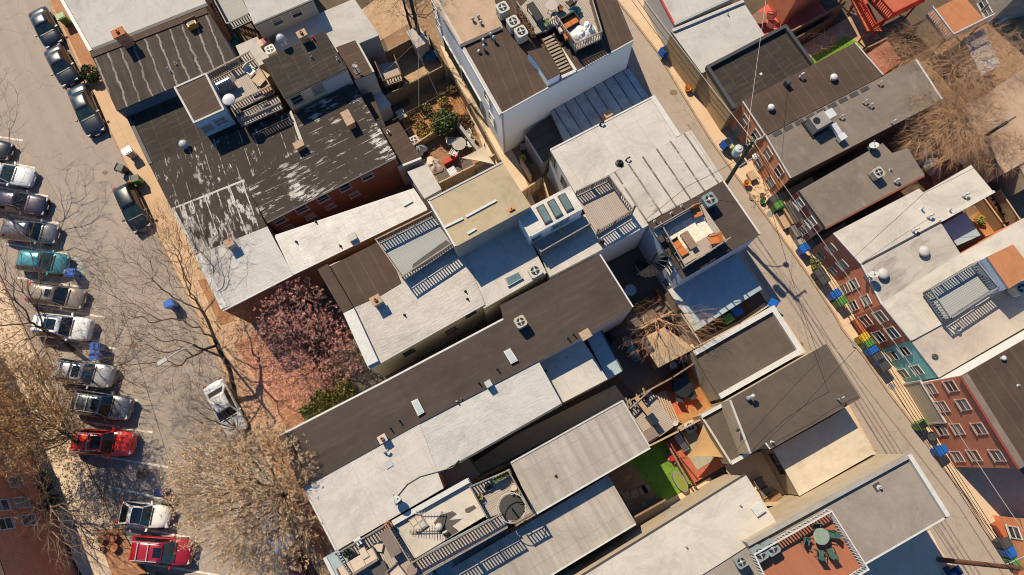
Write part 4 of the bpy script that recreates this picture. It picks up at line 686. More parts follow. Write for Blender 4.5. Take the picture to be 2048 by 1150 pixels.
TYPES = {  # L, W, belt z, roof z, windscreen foot, roof front, roof rear, rear glass foot, nose z
 'sedan': (4.65, 1.78, .92, 1.40, .19, .06, -.22, -.35, .68), 'suv': (4.75, 1.92, 1.08, 1.72, .20, .09, -.38, -.47, .90), 'hatch': (4.2, 1.78, .98, 1.52, .24, .08, -.36, -.46, .72),
 'beetle': (4.15, 1.80, .98, 1.46, .16, .04, -.22, -.44, .80), 'van': (4.95, 1.96, 1.05, 1.74, .24, .12, -.38, -.47, .82)}
def car(label, tail, nose, kind, pm, sunroof=None, rack=None, gm=None, flip=None, grp=None, topm=None, seamy=False):
    L, W, zb_, zr, wf, rf, rr, rg, nz = TYPES[kind]; a, b = at(*tail, .75), at(*nose, .75); c = (a+b)/2; L = min(max((b-a).length, 3.9), 5.1) if flip is None else L
    if flip is not None: c = b-(b-a).normalized()*L/2
    r = thing('parked_car', label, 'car', (c.x, c.y, .004), math.atan2(b.y-a.y, b.x-a.x), grp or 'cars parked along the street'); r.location = (0, 0, 0); r.rotation_euler = (0, 0, 0); FR[r.name] = (Vector((0, 0, 0)), 0.0, r)
    w_ = W/2; bk = .93 if kind == 'sedan' else 1.0
    st = [(-.50, .80, .62, .30), (-.485, .90, .80*zb_ if kind != 'sedan' else .74, .26), (-.46, .955, zb_*.97, .24), (-.40, .985, zb_, .22), (-.2, 1.0, zb_, .2), (.0, 1.0, zb_, .2), (wf, 1.0, zb_*.985, .2), (.34, .98, (zb_*.45+nz*.55)+.05, .2), (.43, .94, nz+.03, .22), (.475, .87, nz-.06, .25), (.495, .76, nz-.22, .28), (.503, .66, nz-.3, .32)]
    if kind == 'beetle': st = [(-.50, .52, .55, .30), (-.48, .70, .74, .26), (-.44, .84, .92, .24), (-.36, .95, 1.0, .22), (-.2, 1.0, 1.0, .2), (.0, 1.0, .99, .2), (.16, .98, .97, .2), (.30, .93, .93, .2), (.39, .85, .86, .22), (.45, .72, .74, .25), (.485, .56, .6, .28), (.503, .42, .5, .32)]
    body = loft([ring(L*x, w_*k, zt, z0, .035) for x, k, zt, z0 in st]).build('body', pm, r, True)
    # cabin: painted frame, glass panels set proud of it
    y0, y1 = w_*.90, w_*.70; zc = zb_-.04
    def cab(e, dz=0): return [[(L*wf+e, s*(y0+e), zc), (L*rf+e, s*(y1+e), zr-.02+dz), (L*rr-e, s*(y1+e), zr-.03+dz), (L*rg-e, s*(y0+e), zc)] for s in (1, -1)]
    A, B = cab(0); MB().add(A+B, [(0, 1, 2, 3), (7, 6, 5, 4), (4, 5, 1, 0), (5, 6, 2, 1), (6, 7, 3, 2)]).build('cabin', pm, r)
    def panel(q, name, m, ins, dd, mid=0.0):
        q = [Vector(p) for p in q]; ce = sum(q, Vector())/4; n = (q[1]-q[0]).cross(q[3]-q[0]).normalized()
        if n.dot(ce-Vector((0, 0, .8))) < 0: n = -n
        N = 5; vs = []
        for i in range(N):
            for j in range(N):
                s, t = ins+(1-2*ins)*i/(N-1), ins*.8+(1-1.6*ins)*j/(N-1); p = (q[0]*(1-s)+q[1]*s)*(1-t)+(q[3]*(1-s)+q[2]*s)*t
                vs.append(p+n*(dd+mid*(1-(2*t-1)**2)))
        fs = [(i*N+j, (i+1)*N+j, (i+1)*N+j+1, i*N+j+1) for i in range(N-1) for j in range(N-1)]
        return MB().add(vs, fs).build(name, m, r, True)
    gm = gm or CGLASS
    panel([A[0], A[1], B[1], B[0]], 'windscreen', gm, .05, .012, .05); panel([A[3], A[2], B[2], B[3]], 'rear_window', CGLASS, .1, .012, .03)
    for Q in (A, B): panel([Q[0], Q[1], Q[2], Q[3]], 'side_window', CGLASS, .09, .012)
    # roof panel with a soft crown
    N = 7; vs = []
    for i in range(N):
        for j in range(N):
            s, t = i/(N-1)*2-1, j/(N-1)*2-1; x = (L*(rf+rr)/2)+s*(L*(rf-rr)/2+.03); y = t*(y1+.015); e = max(0, abs(s)**6*.02+abs(t)**6*.03)
            vs.append((x, y, zr+.10*(1-s*s*.6)*(1-t*t*.6)-e))
    k = len(vs); vs += [(x, y, zr-.05) for x, y, z in vs]; fs = [(i*N+j, (i+1)*N+j, (i+1)*N+j+1, i*N+j+1) for i in range(N-1) for j in range(N-1)]
    edge = [j for j in range(N)]+[i*N+N-1 for i in range(1, N)]+[(N-1)*N+j for j in range(N-2, -1, -1)]+[i*N for i in range(N-2, 0, -1)]
    fs += [(edge[i], edge[(i+1) % len(edge)], edge[(i+1) % len(edge)]+k, edge[i]+k) for i in range(len(edge))]
    roof = MB().add(vs, fs).build('roof', topm or pm, r, True)
    if sunroof:
        f0, f1, sw = sunroof; xa, xb = L*rf+(rr-rf)*L*f0, L*rf+(rr-rf)*L*f1; N = 4; vs = []
        for i in range(N):
            for j in range(N):
                x = xa+(xb-xa)*i/3; y = (j/3*2-1)*y1*sw; s = (x-L*(rf+rr)/2)/(L*(rf-rr)/2+.03); t = y/(y1+.015)
                vs.append((x, y, zr+.10*(1-s*s*.6)*(1-t*t*.6)+.014))
        MB().add(vs, [(i*N+j, (i+1)*N+j, (i+1)*N+j+1, i*N+j+1) for i in range(3) for j in range(3)]).build('sunroof', CGLASS, roof, True, loc=0)
    if rack:
        for s in (1, -1): MB().bar((L*rf-.25, s*y1*.92, zr+.12), (L*rr+.05, s*y1*.92, zr+.10), .05, .05).build('roof_rail', rack, roof, loc=0)
        for f in (.45, .8): x = L*rf+(rr-rf)*L*f; MB().bar((x, -y1*.95, zr+.15), (x, y1*.95, zr+.15), .06, .03).build('crossbar', rack, roof, loc=0)
    for s in (1, -1):
        MB().box((L*.462, s*w_*.62, nz-.10), (.22, .36, .13), s*-.35).build('headlight', LAMP, r)
        MB().box((-L*.482, s*w_*.72, zb_*.80), (.16, .26, .16), s*.3).build('tail_light', TAIL, r)
        MB().box((L*(wf-.02), s*(w_+.09), zb_+.05), (.14, .22, .13), s*.2).build('mirror', pm, r)
        for x in (.305, -.29):
            wh = MB(); n = 20
            for yy, rr_ in ((0, .28), (.02, .325), (.17, .325), (.2, .28)): wh.v += [(L*x+rr_*math.cos(2*PI*i/n), s*(w_-.19+yy), .33+rr_*math.sin(2*PI*i/n)) for i in range(n)]
            wh.f += [(k*n+i, k*n+(i+1) % n, (k+1)*n+(i+1) % n, (k+1)*n+i) for k in range(3) for i in range(n)]+[tuple(range(n)), tuple(range(3*n, 4*n))]
            o = wh.build('wheel', TYRE, r); MB().add([(L*x+.2*math.cos(2*PI*i/n), s*(w_+.016), .33+.2*math.sin(2*PI*i/n)) for i in range(n)], [tuple(range(n))]).build('rim', RIM, o, loc=0)
    MB().box((L*.497, 0, nz-.34), (.05, W*.46, .16)).build('grille', BLACK if kind != 'suv' else CHROME, r); MB().box((L*.507, 0, .42), (.03, .4, .12)).build('number_plate', OFFW, r)
    MB().box((L*(wf+.025), 0, zb_+.012), (.10, W*.7, .05)).build('wiper_cowl', BLACK, r)
    r.location = (c.x, c.y, .004); r.rotation_euler = (0, 0, math.atan2(b.y-a.y, b.x-a.x)); return r
P_NAVY = paint('navy', (.010, .016, .028)); P_BLK = paint('black', (.008, .009, .010)); P_CHAR = paint('charcoal', (.022, .026, .032)); P_WHT = paint('white', (1.05, 1.06, 1.06), 0); P_SIL = paint('silver', (.60, .60, .60), .4); P_GRY = paint('grey', (.20, .20, .21), .6)
P_PURP = paint('plum', (.055, .045, .075), .5); P_TEAL = paint('teal', (.08, .33, .37), .3); P_CHMP = paint('champagne', (.36, .29, .225), .4); P_RED = paint('bright_red', (1.25, .05, .014), .0); P_CRIM = paint('crimson', (.38, .012, .022), .1); P_CREAM = paint('cream_white', (1.05, 1.0, .92), 0); P_ICE = paint('pale_silver', (.92, .94, .96), .1); P_DRED = paint('dark_red', (.10, .012, .012), .2)
car('dark navy car parked topmost by the green bin', (73, 19), (107, 88), 'sedan', P_NAVY, gm=GRGL)
car('dark blue sedan parked between navy car and charcoal sedan', (104, 95), (140, 164), 'sedan', P_CHAR, gm=GRGL)
car('charcoal sedan with bare street ahead of its nose', (151, 171), (191, 266), 'sedan', P_CHAR, gm=GRGL)
car('black car with red tail lights under the bare branches', (244, 369), (284, 458), 'hatch', P_BLK, gm=GRGL)
car('blue car only its nose showing at the left edge', (-95, 285), (21, 303), 'sedan', P_NAVY)
car('white car with maroon shade at left edge below the blue nose', (-52, 338), (67, 356), 'sedan', P_ICE, gm=GRGL)
car('dark plum sedan with dappled hood at the left edge', (-26, 396), (91, 412), 'sedan', P_PURP)
car('dark silver car under twigs next to the teal hatchback', (3, 457), (113, 469), 'hatch', P_GRY)
car('teal hatchback with dappled roof beside a blue bin', (36, 519), (133, 529), 'hatch', P_TEAL, gm=GRGL)
car('champagne coloured car with small sunroof below the teal hatchback', (56, 583), (166, 599), 'hatch', P_CHMP, (.12, .34, .5))
car('white estate with large glass sunroof beneath the champagne car', (68, 648), (181, 660), 'suv', P_WHT, (.15, .55, .62), CHROME)
car('silver grey estate with square sunroof below two blue bins', (114, 738), (224, 755), 'suv', P_SIL, (.1, .36, .62), BLACK, gm=GRGL)
car('grey off roader with white roof rack bars', (146, 802), (261, 819), 'suv', P_GRY, (.04, .28, .6), WHITE)
car('bright red off roader with dark glass roof section', (146, 882), (267, 888), 'suv', P_RED, (.02, .36, .7), GALV)
car('small rounded cream white car with black roof glass', (243, 1025), (334, 1035), 'beetle', P_CREAM, (.0, .72, .86), gm=GRGL)
car('crimson people carrier with roof bars near the lower edge', (263, 1097), (383, 1106), 'van', P_CRIM, (.03, .28, .5), GALV, gm=GRGL)
car('dark car cut off by the lower edge below the crimson carrier', (268, 1172), (398, 1186), 'sedan', P_BLK)
car('pale silver sedan parked beside the pink tree', (424, 765), (476, 866), 'sedan', P_WHT)
car('dark red car half hidden below the cream blossom tree', (583, 1116), (626, 1205), 'hatch', P_DRED)
car('pale car seen through the cream blossom branches', (528, 1010), (570, 1095), 'sedan', P_ICE)
# ------------------------------------------------------------------ wheelie bins, buckets, pots
def bin_(label, u, v, m, rot=None, open_=False, z=.12, s=1.1, lidm=None, name='wheelie_bin', cat='bin', group='wheelie bins'):
    p = at(u, v, z+1.1); r = thing(name, label, cat, (0, 0, 0), 0, group); FR[r.name] = (Vector(), 0.0, r)
    MB().box((0, 0, .53), (.50, .46, .9), 0, 0, 1.16).build('body', m if not open_ else m, r)
    b = MB().box((0, 0, 1.0), (.66, .60, .05)) if not open_ else None
    if not open_:
        b.box((.02, 0, 1.045), (.5, .46, .05)); b.box((-.36, 0, 1.0), (.06, .5, .05)); b.build('lid', lidm or m, r)
    else:
        MB().box((0, 0, .985), (.5, .46, .012)).build('opening', BLACK, r); MB().box((-.36, 0, .72), (.05, .58, .66), 0, .25).build('lid', lidm or m, r)
    MB().bar((-.36, -.24, .93), (-.36, .24, .93), .035).build('handle', m, r)
    for y in (-.2, .2): MB().tube([(-.2, y-.025, .1), (-.2, y+.025, .1)], .1, 12).build('wheel', TYRE, r)
    r.location = (p.x, p.y, z); r.rotation_euler = (0, 0, BLK+PI if rot is None else rot); r.scale = (s, s, s); return r
B_BLU = M('blue_bin_plastic', (.015, .13, .52), .4, (.012, .11, .45)); B_NAV = M('navy_bin_plastic', (.010, .02, .10), .45); B_GRN = M('green_bin_plastic', (.09, .24, .05), .45, (.075, .2, .04)); B_GRY = M('grey_bin_plastic', (.07, .07, .075), .5)
for lab, u, v, m, rt, op, z in (
    ('bin with glaring silvery lid on the street pavement', 254, 301, GALV, .6, 0, .12), ('open navy bin at the kerb above the black car', 238, 334, B_NAV, -.3, 1, .12), ('dark green bin behind the open navy bin', 268, 356, B_GRN, .3, 1, .12), ('green bin beside the topmost parked navy car', 121, 32, B_GRN, .5, 0, .12),
    ('blue bin at the nose of the teal hatchback', 140, 545, B_BLU, 0, 0, 0), ('blue bin standing alone under the bare street tree', 338, 607, B_BLU, .4, 0, 0), ('upper of two blue bins between white and silver estates', 190, 693, B_BLU, 0, 0, 0), ('lower of two blue bins between white and silver estates', 189, 711, B_BLU, 0, 0, 0), ('navy bin on the road beside the cream blossom tree', 320, 985, B_NAV, -.1, 0, 0),
    ('blue bin with lid thrown open below the pale roof', 1332, 97, B_BLU, BLK, 1, .12), ('blue bin beside the utility pole transformer', 1456, 283, B_BLU, BLK, 1, .12), ('green bin hidden behind the utility pole', 1474, 298, B_GRN, None, 0, .12), ('green bin in the gap above the maroon shuttered house', 1557, 409, B_GRN, None, 0, .12), ('black bin behind the green bin in the gap', 1549, 398, B_GRY, None, 0, .12),
    ('blue bin at the corner of the white roofed brick house', 1609, 496, B_BLU, None, 0, .12), ('black bin beside the small pavement bush', 1640, 545, B_GRY, None, 0, .12), ('smaller black bin below the pavement bush', 1649, 559, B_GRY, None, 0, .12), ('blue bin paired with green bin by brick house windows', 1672, 588, B_BLU, None, 0, .12), ('green bin tucked against the paired blue bin', 1684, 602, B_GRN, None, 0, .12),
    ('yellow bin beside the orange bench', 1729, 675, YELLOW, None, 0, .12), ('green bin between the yellow bin and blue bin', 1739, 686, B_GRN, None, 0, .12), ('blue bin at the edge of the teal house', 1746, 700, B_BLU, None, 0, .12), ('dark grey bin in front of the teal house', 1755, 713, B_GRY, None, 0, .12), ('open blue bin in front of the teal house', 1763, 722, B_BLU, None, 1, .12), ('black bin last in line before the teal house', 1770, 733, B_GRY, None, 0, .12),
    ('open green bin before the red brick wall', 1846, 850, B_GRN, None, 1, .12), ('blue bin at the far end of the red brick wall', 1884, 901, B_BLU, None, 0, .12), ('blue bin standing at the alley edge by the white parapet', 1547, 607, B_BLU, 1, 0, .06), ('blue bin in the shaded gap beside the low garage', 1474, 623, B_BLU, None, 0, .05), ('green bin in the shaded gap beside the low garage', 1456, 637, B_GRN, None, 0, .05),
    ('blue bin near the red bench at lower right', 2024, 1105, B_BLU, None, 0, .12), ('green bin behind the leaning brown pole', 2036, 1125, B_GRN, None, 0, .12), ('dark bin beside the red bench at lower right', 2012, 1087, B_GRY, None, 0, .12), ('navy bin at the lower edge left of the brown pole', 1912, 1144, B_NAV, None, 0, .05)):
    bin_(lab, u, v, m, rt, op, z)
def pot(label, u, v, r=.2, h=.35, m=None, z=.0, plant=None, name='plant_pot', cat='pot', group='plant pots'):
    p = at(u, v, z+h); o = thing(name, label, cat, (p.x, p.y, z), 0, group)
    MB().lathe(tuple(FR[o.name][0]), [(r*.72, 0), (r*.95, h*.9), (r*1.06, h*.9), (r*1.06, h), (r*.9, h), (r*.86, h*.86)], 16).build('tub', m or TERRA, o)
    MB().lathe((p.x, p.y, z+h*.8), [(r*.88, 0), (r*.88, .02)], 12).build('soil', plant[0] if plant else SOIL, o)
    if plant: foliage(o, [(p.x, p.y, z+h+r*plant[1]*.5, r*plant[1])], plant[2], plant[3], plant[0], 7)
    return o
def foliage(root, blobs, n, size, m, seed, name='foliage', flat=.7):
    rg = np.random.default_rng(seed); V = []; Fs = []
    for cx, cy, cz, r in blobs:
        d = rg.normal(size=(n, 3)); d /= np.linalg.norm(d, axis=1)[:, None]; rr = r*rg.uniform(.35, 1.05, n)**.5; c = np.array([cx, cy, cz])+d*rr[:, None]*np.array([1, 1, flat])
        a = rg.normal(size=(n, 3)); a /= np.linalg.norm(a, axis=1)[:, None]; b = np.cross(a, rg.normal(size=(n, 3))); b /= np.linalg.norm(b, axis=1)[:, None]; s = size*rg.uniform(.6, 1.3, n)[:, None]
        k = len(V); q = np.stack([c-a*s, c-b*s*.55, c+a*s, c+b*s*.55], 1).reshape(-1, 3); V += q.tolist(); Fs += [(k+4*i, k+4*i+1, k+4*i+2, k+4*i+3) for i in range(n)]
    b = MB(); b.v = [tuple(p) for p in V]; b.f = Fs; return b.build(name, m, root)
for lab, u, v, r, h, m, z, pl in (
    ('green topped pot on the left pavement', 201, 1079, .24, .4, TERRA, .12, (LEAFG, .7, 60, .05)), ('small empty pot between green pot and big tubs', 213, 1073, .2, .35, TERRA, .12, None), ('large terracotta tub upper of the pavement group', 225, 1075, .31, .45, TERRA, .12, None), ('large terracotta tub lower of the pavement group', 226, 1095, .31, .45, TERRA, .12, None), ('tiny terracotta pot left of the large tubs', 204, 1098, .17, .25, TERRA, .12, None),
    ('pale rimmed pot on terrace, largest of four', 1027, 974, .24, .4, CREAMF, 6.0, None), ('pale small pot nearest the yellow trough', 1028, 964, .15, .25, CREAMF, 6.0, None), ('pale pot with greenery right of the largest terrace pot', 1035, 984, .2, .3, CREAMF, 6.0, (M('yellow_leaf', (.30, .26, .05), .8), .8, 50, .05)), ('smallest pale pot left on the planter terrace', 1024, 985, .14, .25, CREAMF, 6.0, None),
    ('white ringed pot on the garden deck corner', 1350, 845, .24, .35, OFFW, 1.5, None), ('pot with grass on the lounge deck', 1327, 458, .18, .35, DGREY, 6.1, (LEAFG, 1.0, 80, .06)), ('rust red pot at the shed corner', 1311, 731, .22, .35, TERRA, .1, None), ('brown pot beside the sandy shed roof corner', 1320, 726, .24, .4, WOODB, .1, None), ('white ringed tub in the shaded strip', 1347, 730, .28, .35, OFFW, .1, None), ('white ringed tub nearer the garage in shaded strip', 1368, 717, .28, .35, OFFW, .1, None),
    ('black round planter before the red brick wall', 1865, 872, .33, .55, B_GRY, .12, None), ('small green tub on the alley pavement', 1525, 402, .22, .3, B_GRN, .12, (LEAFG, .8, 50, .05)), ('brown tub above the green tub on the alley pavement', 1525, 390, .2, .3, WOODB, .12, None), ('big dark pot on the lounge deck at the lower edge', 695, 1106, .3, .5, DGREY, 6.0, (LEAFG, .8, 60, .06)), ('orange terracotta pot by the lounge deck railing', 776, 1052, .28, .4, TERRA, 6.0, None), ('yellow plant on the terrace parapet corner', 960, 994, .2, .3, CREAMF, 6.0, (M('yellow_leaf', (.3, .26, .05), .8), 1.2, 80, .07)), ('pot of red flowers at the striped deck edge', 1204, 485, .16, .3, DGREY, 5.7, (M('red_flower', (.5, .06, .03), .7), 1.2, 70, .05)), ('terracotta pot on the crowded white house deck', 1121, 15, .22, .4, TERRA, 7.75, (LEAFG, .9, 50, .05))):
    pot(lab, u, v, r, h, m, z, pl)
for lab, u, v in (('orange bucket on the alley pavement beside the black framed roof', 1376, 177), ('orange bucket on the alley pavement below the street lamp', 1494, 366), ('yellow bucket in the small dark yard behind wooden posts', 1045, 317)):
    p = at(u, v, .5); o = thing('bucket', lab, 'bucket', (p.x, p.y, .12), 0, 'plastic buckets'); MB().lathe((p.x, p.y, .12), [(.19, 0), (.26, .44), (.29, .44), (.29, .48), (.24, .48), (.18, .06)], 16).build('pail', ORPL if u > 1100 else YELLOW, o, True)
    MB().tube([(p.x+.28*math.cos(t*PI/8), p.y+.28*math.sin(t*PI/8), .6+.02) for t in range(9)], .012, 5).build('handle', GALV, o)
# ------------------------------------------------------------------ air conditioning units
def ac(label, u, v, z, m, s=.8, h=.85, side=False):
    p = at(u, v, z+h+.06); r = thing('air_conditioner', label, 'air conditioner', (p.x, p.y, z), BLK, 'air conditioning units'); x, y = p.x, p.y
    def rr(k): return [(x+math.cos(BLK)*a-math.sin(BLK)*b, y+math.sin(BLK)*a+math.cos(BLK)*b) for a, b in [(sx*(s/2*k-.1*k*(i == q))*1.0, sy*(s/2*k-.1*k*(i != q))) for sx, sy, q in ((1, 1, 0), (-1, 1, 1), (-1, -1, 0), (1, -1, 1)) for i in (1, 0)]]
    MB().prism(rr(1), z+.08, z+h).build('case', m, r); MB().box((x, y, z+.04), (s*.9, s*.9, .08), BLK).build('base', DGREY, r)
    MB().prism(rr(1.05), z+h, z+h+.05).build('top', m, r)
    MB().lathe((x, y, z+h+.048), [(s*.37, 0), (s*.37, .016)], 20).build('fan_opening', BLACK, r)
    g = MB()
    for k in range(1, 4): g.tube([(x+s*.12*k*math.cos(t*PI/9), y+s*.12*k*math.sin(t*PI/9), z+h+.085) for t in range(19)], .008, 4, False)
    for k in range(6): t = k*PI/6; g.bar((x-s*.37*math.cos(t), y-s*.37*math.sin(t), z+h+.085), (x+s*.37*math.cos(t), y+s*.37*math.sin(t), z+h+.085), .012)
    g.build('fan_grille', DGREY, r); f = MB()
    f.lathe((x, y, z+h+.06), [(s*.13, 0), (s*.13, .03), (s*.08, .05)], 12)
    for k in range(4): t = k*PI/2+.4; f.box((x+s*.22*math.cos(t), y+s*.22*math.sin(t), z+h+.07), (s*.26, s*.13, .008), t, .0)
    f.build('fan', GALV, r); return r
A_W = M('pale_ac_case', (.56, .53, .48), .5); A_T = M('teal_grey_ac_case', (.20, .27, .28), .5); A_B = M('beige_ac_case', (.48, .42, .34), .5); A_D = M('grey_ac_case', (.24, .28, .29), .5)
for a in (('pale air conditioner cut by the upper edge of the white house', 1005, 14, 7.25, A_W, .85, .95), ('middle pale air conditioner beside the crowded deck', 1026, 42, 7.2, A_W, .85, .95), ('pale air conditioner nearest the brown stair hood', 1042, 62, 7.2, A_W, .85, .95), ('teal grey air conditioner beside the lounge deck', 1420, 398, 5.6, A_T, .9, .9), ('beige air conditioner on the long dark brown roof', 1041, 643, 6.2, A_B, .75, .85), ('pale air conditioner with fan on the clean white roof', 1070, 541, 5.95, A_W, .85, .6), ('pale air conditioner beside crates above the dark roof', 540, 98, 4.7, A_W, .75, .7), ('pale air conditioner in the brick patio yard', 828, 280, .06, A_W, .75, .8), ('pale air conditioner on the red deck under the sail', 1381, 853, .5, A_W, .75, .8), ('beige air conditioner on the small maroon shuttered house', 1758, 344, 4.4, A_B, .75, .7), ('left grey air conditioner on the orange deck', 1521, 1108, 7.55, A_D, .8, .75), ('right grey air conditioner on the orange deck', 1545, 1096, 7.55, A_D, .8, .75), ('grey box air conditioner on the mottled roof outside the white railing', 1483, 1124, 6.4, A_D, .7, .6), ('air conditioner on legs near the orange stair hatch at right edge', 2044, 576, 4.7, A_W, .8, .9)): ac(*a)
# rooftop air handler with bright ducts
p = at(1641, 240, 5.2); r = thing('air_handler', 'large grey rooftop air handler with bright metal ducts', 'air handler', (p.x, p.y, 4.15), BLK)
MB().box((p.x, p.y, 4.75), (1.35, 1.1, .95), BLK).build('case', M('brown_grey_case', (.30, .27, .25), .5), r); MB().box((p.x, p.y, 4.22), (1.6, 1.5, .08), BLK).build('frame', BLACK, r)
q = p-UX*.3+UY*.1; MB().lathe((q.x, q.y, 5.225), [(.28, 0), (.28, .03)], 16).build('fan_opening', BLACK, r)
q = p+UX*.98+UY*.05; MB().box((q.x, q.y, 4.95), (.7, .7, .6), BLK).build('duct', ALU, r); a, b = at(1665, 247, 4.7), at(1683, 275, 4.5); MB().bar(a, b, .42, .3).build('duct', ALU, r); MB().box((b.x, b.y, 4.5), (.6, .5, .45), BLK).build('duct', ALU, r)
# ------------------------------------------------------------------ furniture
def loc_thing(name, label, cat, u, v, z, rot, group=None, h=.4):
    p = at(u, v, z+h); r = thing(name, label, cat, (0, 0, 0), 0, group); FR[r.name] = (Vector(), 0.0, r); r.location = (p.x, p.y, z); r.rotation_euler = (0, 0, rot); return r
def chair(label, u, v, z, rot, m, fm, group, w_=.55, name='garden_chair'):
    r = loc_thing(name, label, 'chair', u, v, z, rot, group); h = w_/2
    MB().box((0, 0, .43), (w_, w_, .06)).build('seat', m, r); MB().box((-h-.05, 0, .72), (.06, w_, .55), 0, -.22).build('backrest', m, r)
    for x in (-h, h):
        for y in (-h, h): MB().tube([(x, y, 0), (x*.95, y*.95, .43)], .018, 6).build('leg', fm, r)
    for y in (-h-.03, h+.03): MB().bar((-h, y, .64), (h, y, .64), .05, .03).bar((h, y, .64), (h, y*.97, .4), .03).build('armrest', fm, r)
    return r
def rtable(label, u, v, z, rad, m, fm, group=None, h=.73, name='round_table'):
    r = loc_thing(name, label, 'table', u, v, z, 0, group, h); MB().lathe((0, 0, h-.03), [(rad, 0), (rad+.01, .015), (rad, .03)], 28).build('tabletop', m, r)
    for k in range(4): t = k*PI/2+.6; MB().tube([(math.cos(t)*rad*.75, math.sin(t)*rad*.75, 0), (math.cos(t)*rad*.35, math.sin(t)*rad*.35, h-.03)], .022, 6).build('leg', fm, r)
    return r
def btable(label, u, v, z, rot, sx, sy, h, m, fm, name='table', cat='table', group=None):
    r = loc_thing(name, label, cat, u, v, z, rot, group, h); MB().box((0, 0, h-.03), (sx, sy, .06)).build('tabletop', m, r)
    for x in (-1, 1):
        for y in (-1, 1): MB().box((x*(sx/2-.06), y*(sy/2-.06), (h-.06)/2), (.06, .06, h-.06)).build('leg', fm, r)
    return r
def sofa(label, u, v, z, rot, sx, sy, m, fm, n=2, arms=True, group='lounge sofas'):
    r = loc_thing('sofa', label, 'sofa', u, v, z, rot, group)
    MB().box((0, 0, .16), (sx, sy, .24)).build('base', fm, r)
    for i in range(n): MB().box((.06, -sy/2+sy*(i+.5)/n, .34), (sx*.82, sy/n-.03, .15)).build('cushion', m, r)
    MB().box((-sx/2+.06, 0, .5), (.12, sy, .5), 0, -.08).build('backrest', fm, r)
    if arms:
        for y in (-1, 1): MB().box((0, y*(sy/2+.03), .38), (sx, .07, .42)).build('armrest', fm, r)
    return r
def box_thing(name, label, cat, u, v, z, rot, parts, group=None, h=.3):
    r = loc_thing(name, label, cat, u, v, z, rot, group, h)
    for nm, c, d, m in parts: MB().box(c, d).build(nm, m, r)
    return r
DKFR = M('dark_chair_frame', (.03, .022, .02), .6); GRNF = M('green_sling_fabric', (.05, .12, .10), .8); WPL = M('white_plastic', (.74, .72, .69), .4)
# lounge deck above the alley
z = 6.1
chair('orange cushioned dark chair at the upper corner of the lounge deck', 1393, 425, z, BLK-PI/2-.2, ORANGE, DKFR, 'lounge deck chairs', .68); chair('orange cushioned chair at the right side of the rug', 1428, 479, z, PI+.2, ORANGE, M('rust_frame', (.22, .09, .05), .7), 'lounge deck chairs', .68)
sofa('two seat orange sofa beside the slatted coffee table', 1357, 496, z, .55, .75, 1.35, ORANGE, DKFR); 
p = at(1378, 462, z); o = thing('rug', 'cream rug with pale diamond pattern on the lounge deck', 'rug', (p.x, p.y, z), BLK)
g = NG('patterned_rug'); s_ = g.sep(); dm = g.math('ADD', g.math('ABSOLUTE', g.math('SUBTRACT', g.math('FRACT', g.math('MULTIPLY_ADD', s_[0], 1.5, 50)), .5)), g.math('ABSOLUTE', g.math('SUBTRACT', g.math('FRACT', g.math('MULTIPLY_ADD', s_[1], 1.5, 50)), .5)))
f_ = g.ramp(g.math('ABSOLUTE', g.math('SUBTRACT', dm, .38)), .09, .05); RUGM = g.out(g.mix(f_, (.68, .57, .46), (.52, .40, .31)), .95); MB().box((p.x, p.y, z+.01), (2.9, 2.0, .02), BLK).build('weave', RUGM, o)
btable('slatted wooden coffee table on the patterned rug', 1378, 480, z, BLK-PI/2, 1.35, .62, .42, plankM('table_slats', (.26, .17, .12), (.17, .11, .08), 0, .1, .012), DKFR, 'coffee_table')
box_thing('storage_bench', 'pale slatted storage bench at the lower corner of lounge deck', 'bench', 1376, 516, z, BLK, (('box', (0, 0, .2), (1.0, .55, .4), WOODG), ('lid', (0, 0, .43), (1.05, .6, .05), M('bench_lid', (.42, .35, .27), .8))))
o = loc_thing('wall_bench', 'long grey slatted bench along the edge of lounge deck', 'bench', 1350, 445, z, BLK, None, .5)
MB().box((0, 0, .42), (3.4, .5, .06)).build('seat', PL_G, o)
for x in (-1.5, -.5, .5, 1.5): MB().box((x, 0, .2), (.08, .44, .4)).build('leg', DKFR, o)
MB().box((0, .3, .75), (3.4, .05, .6)).build('backrest', PL_GX, o)
# orange deck
z = 7.5
rtable('round glass garden table on the orange deck', 1643, 1073, z, .5, M('greenish_glass', (.27, .32, .25), .12, (.22, .27, .21)), DKFR, 'round garden tables')
for lab, u, v, rt in (('green sling chair left of the glass table with its back to railing', 1613, 1082, -.3), ('green sling chair directly below the glass table', 1640, 1107, 1.5), ('green sling chair lower right of the glass table', 1660, 1104, 1.9), ('green sling chair mostly hidden above the glass table', 1633, 1056, -1.6), ('green sling chair tucked right of the glass table', 1662, 1068, 3.0)): chair(lab, u, v, z, rt, GRNF, DKFR, 'green sling chairs', .42)
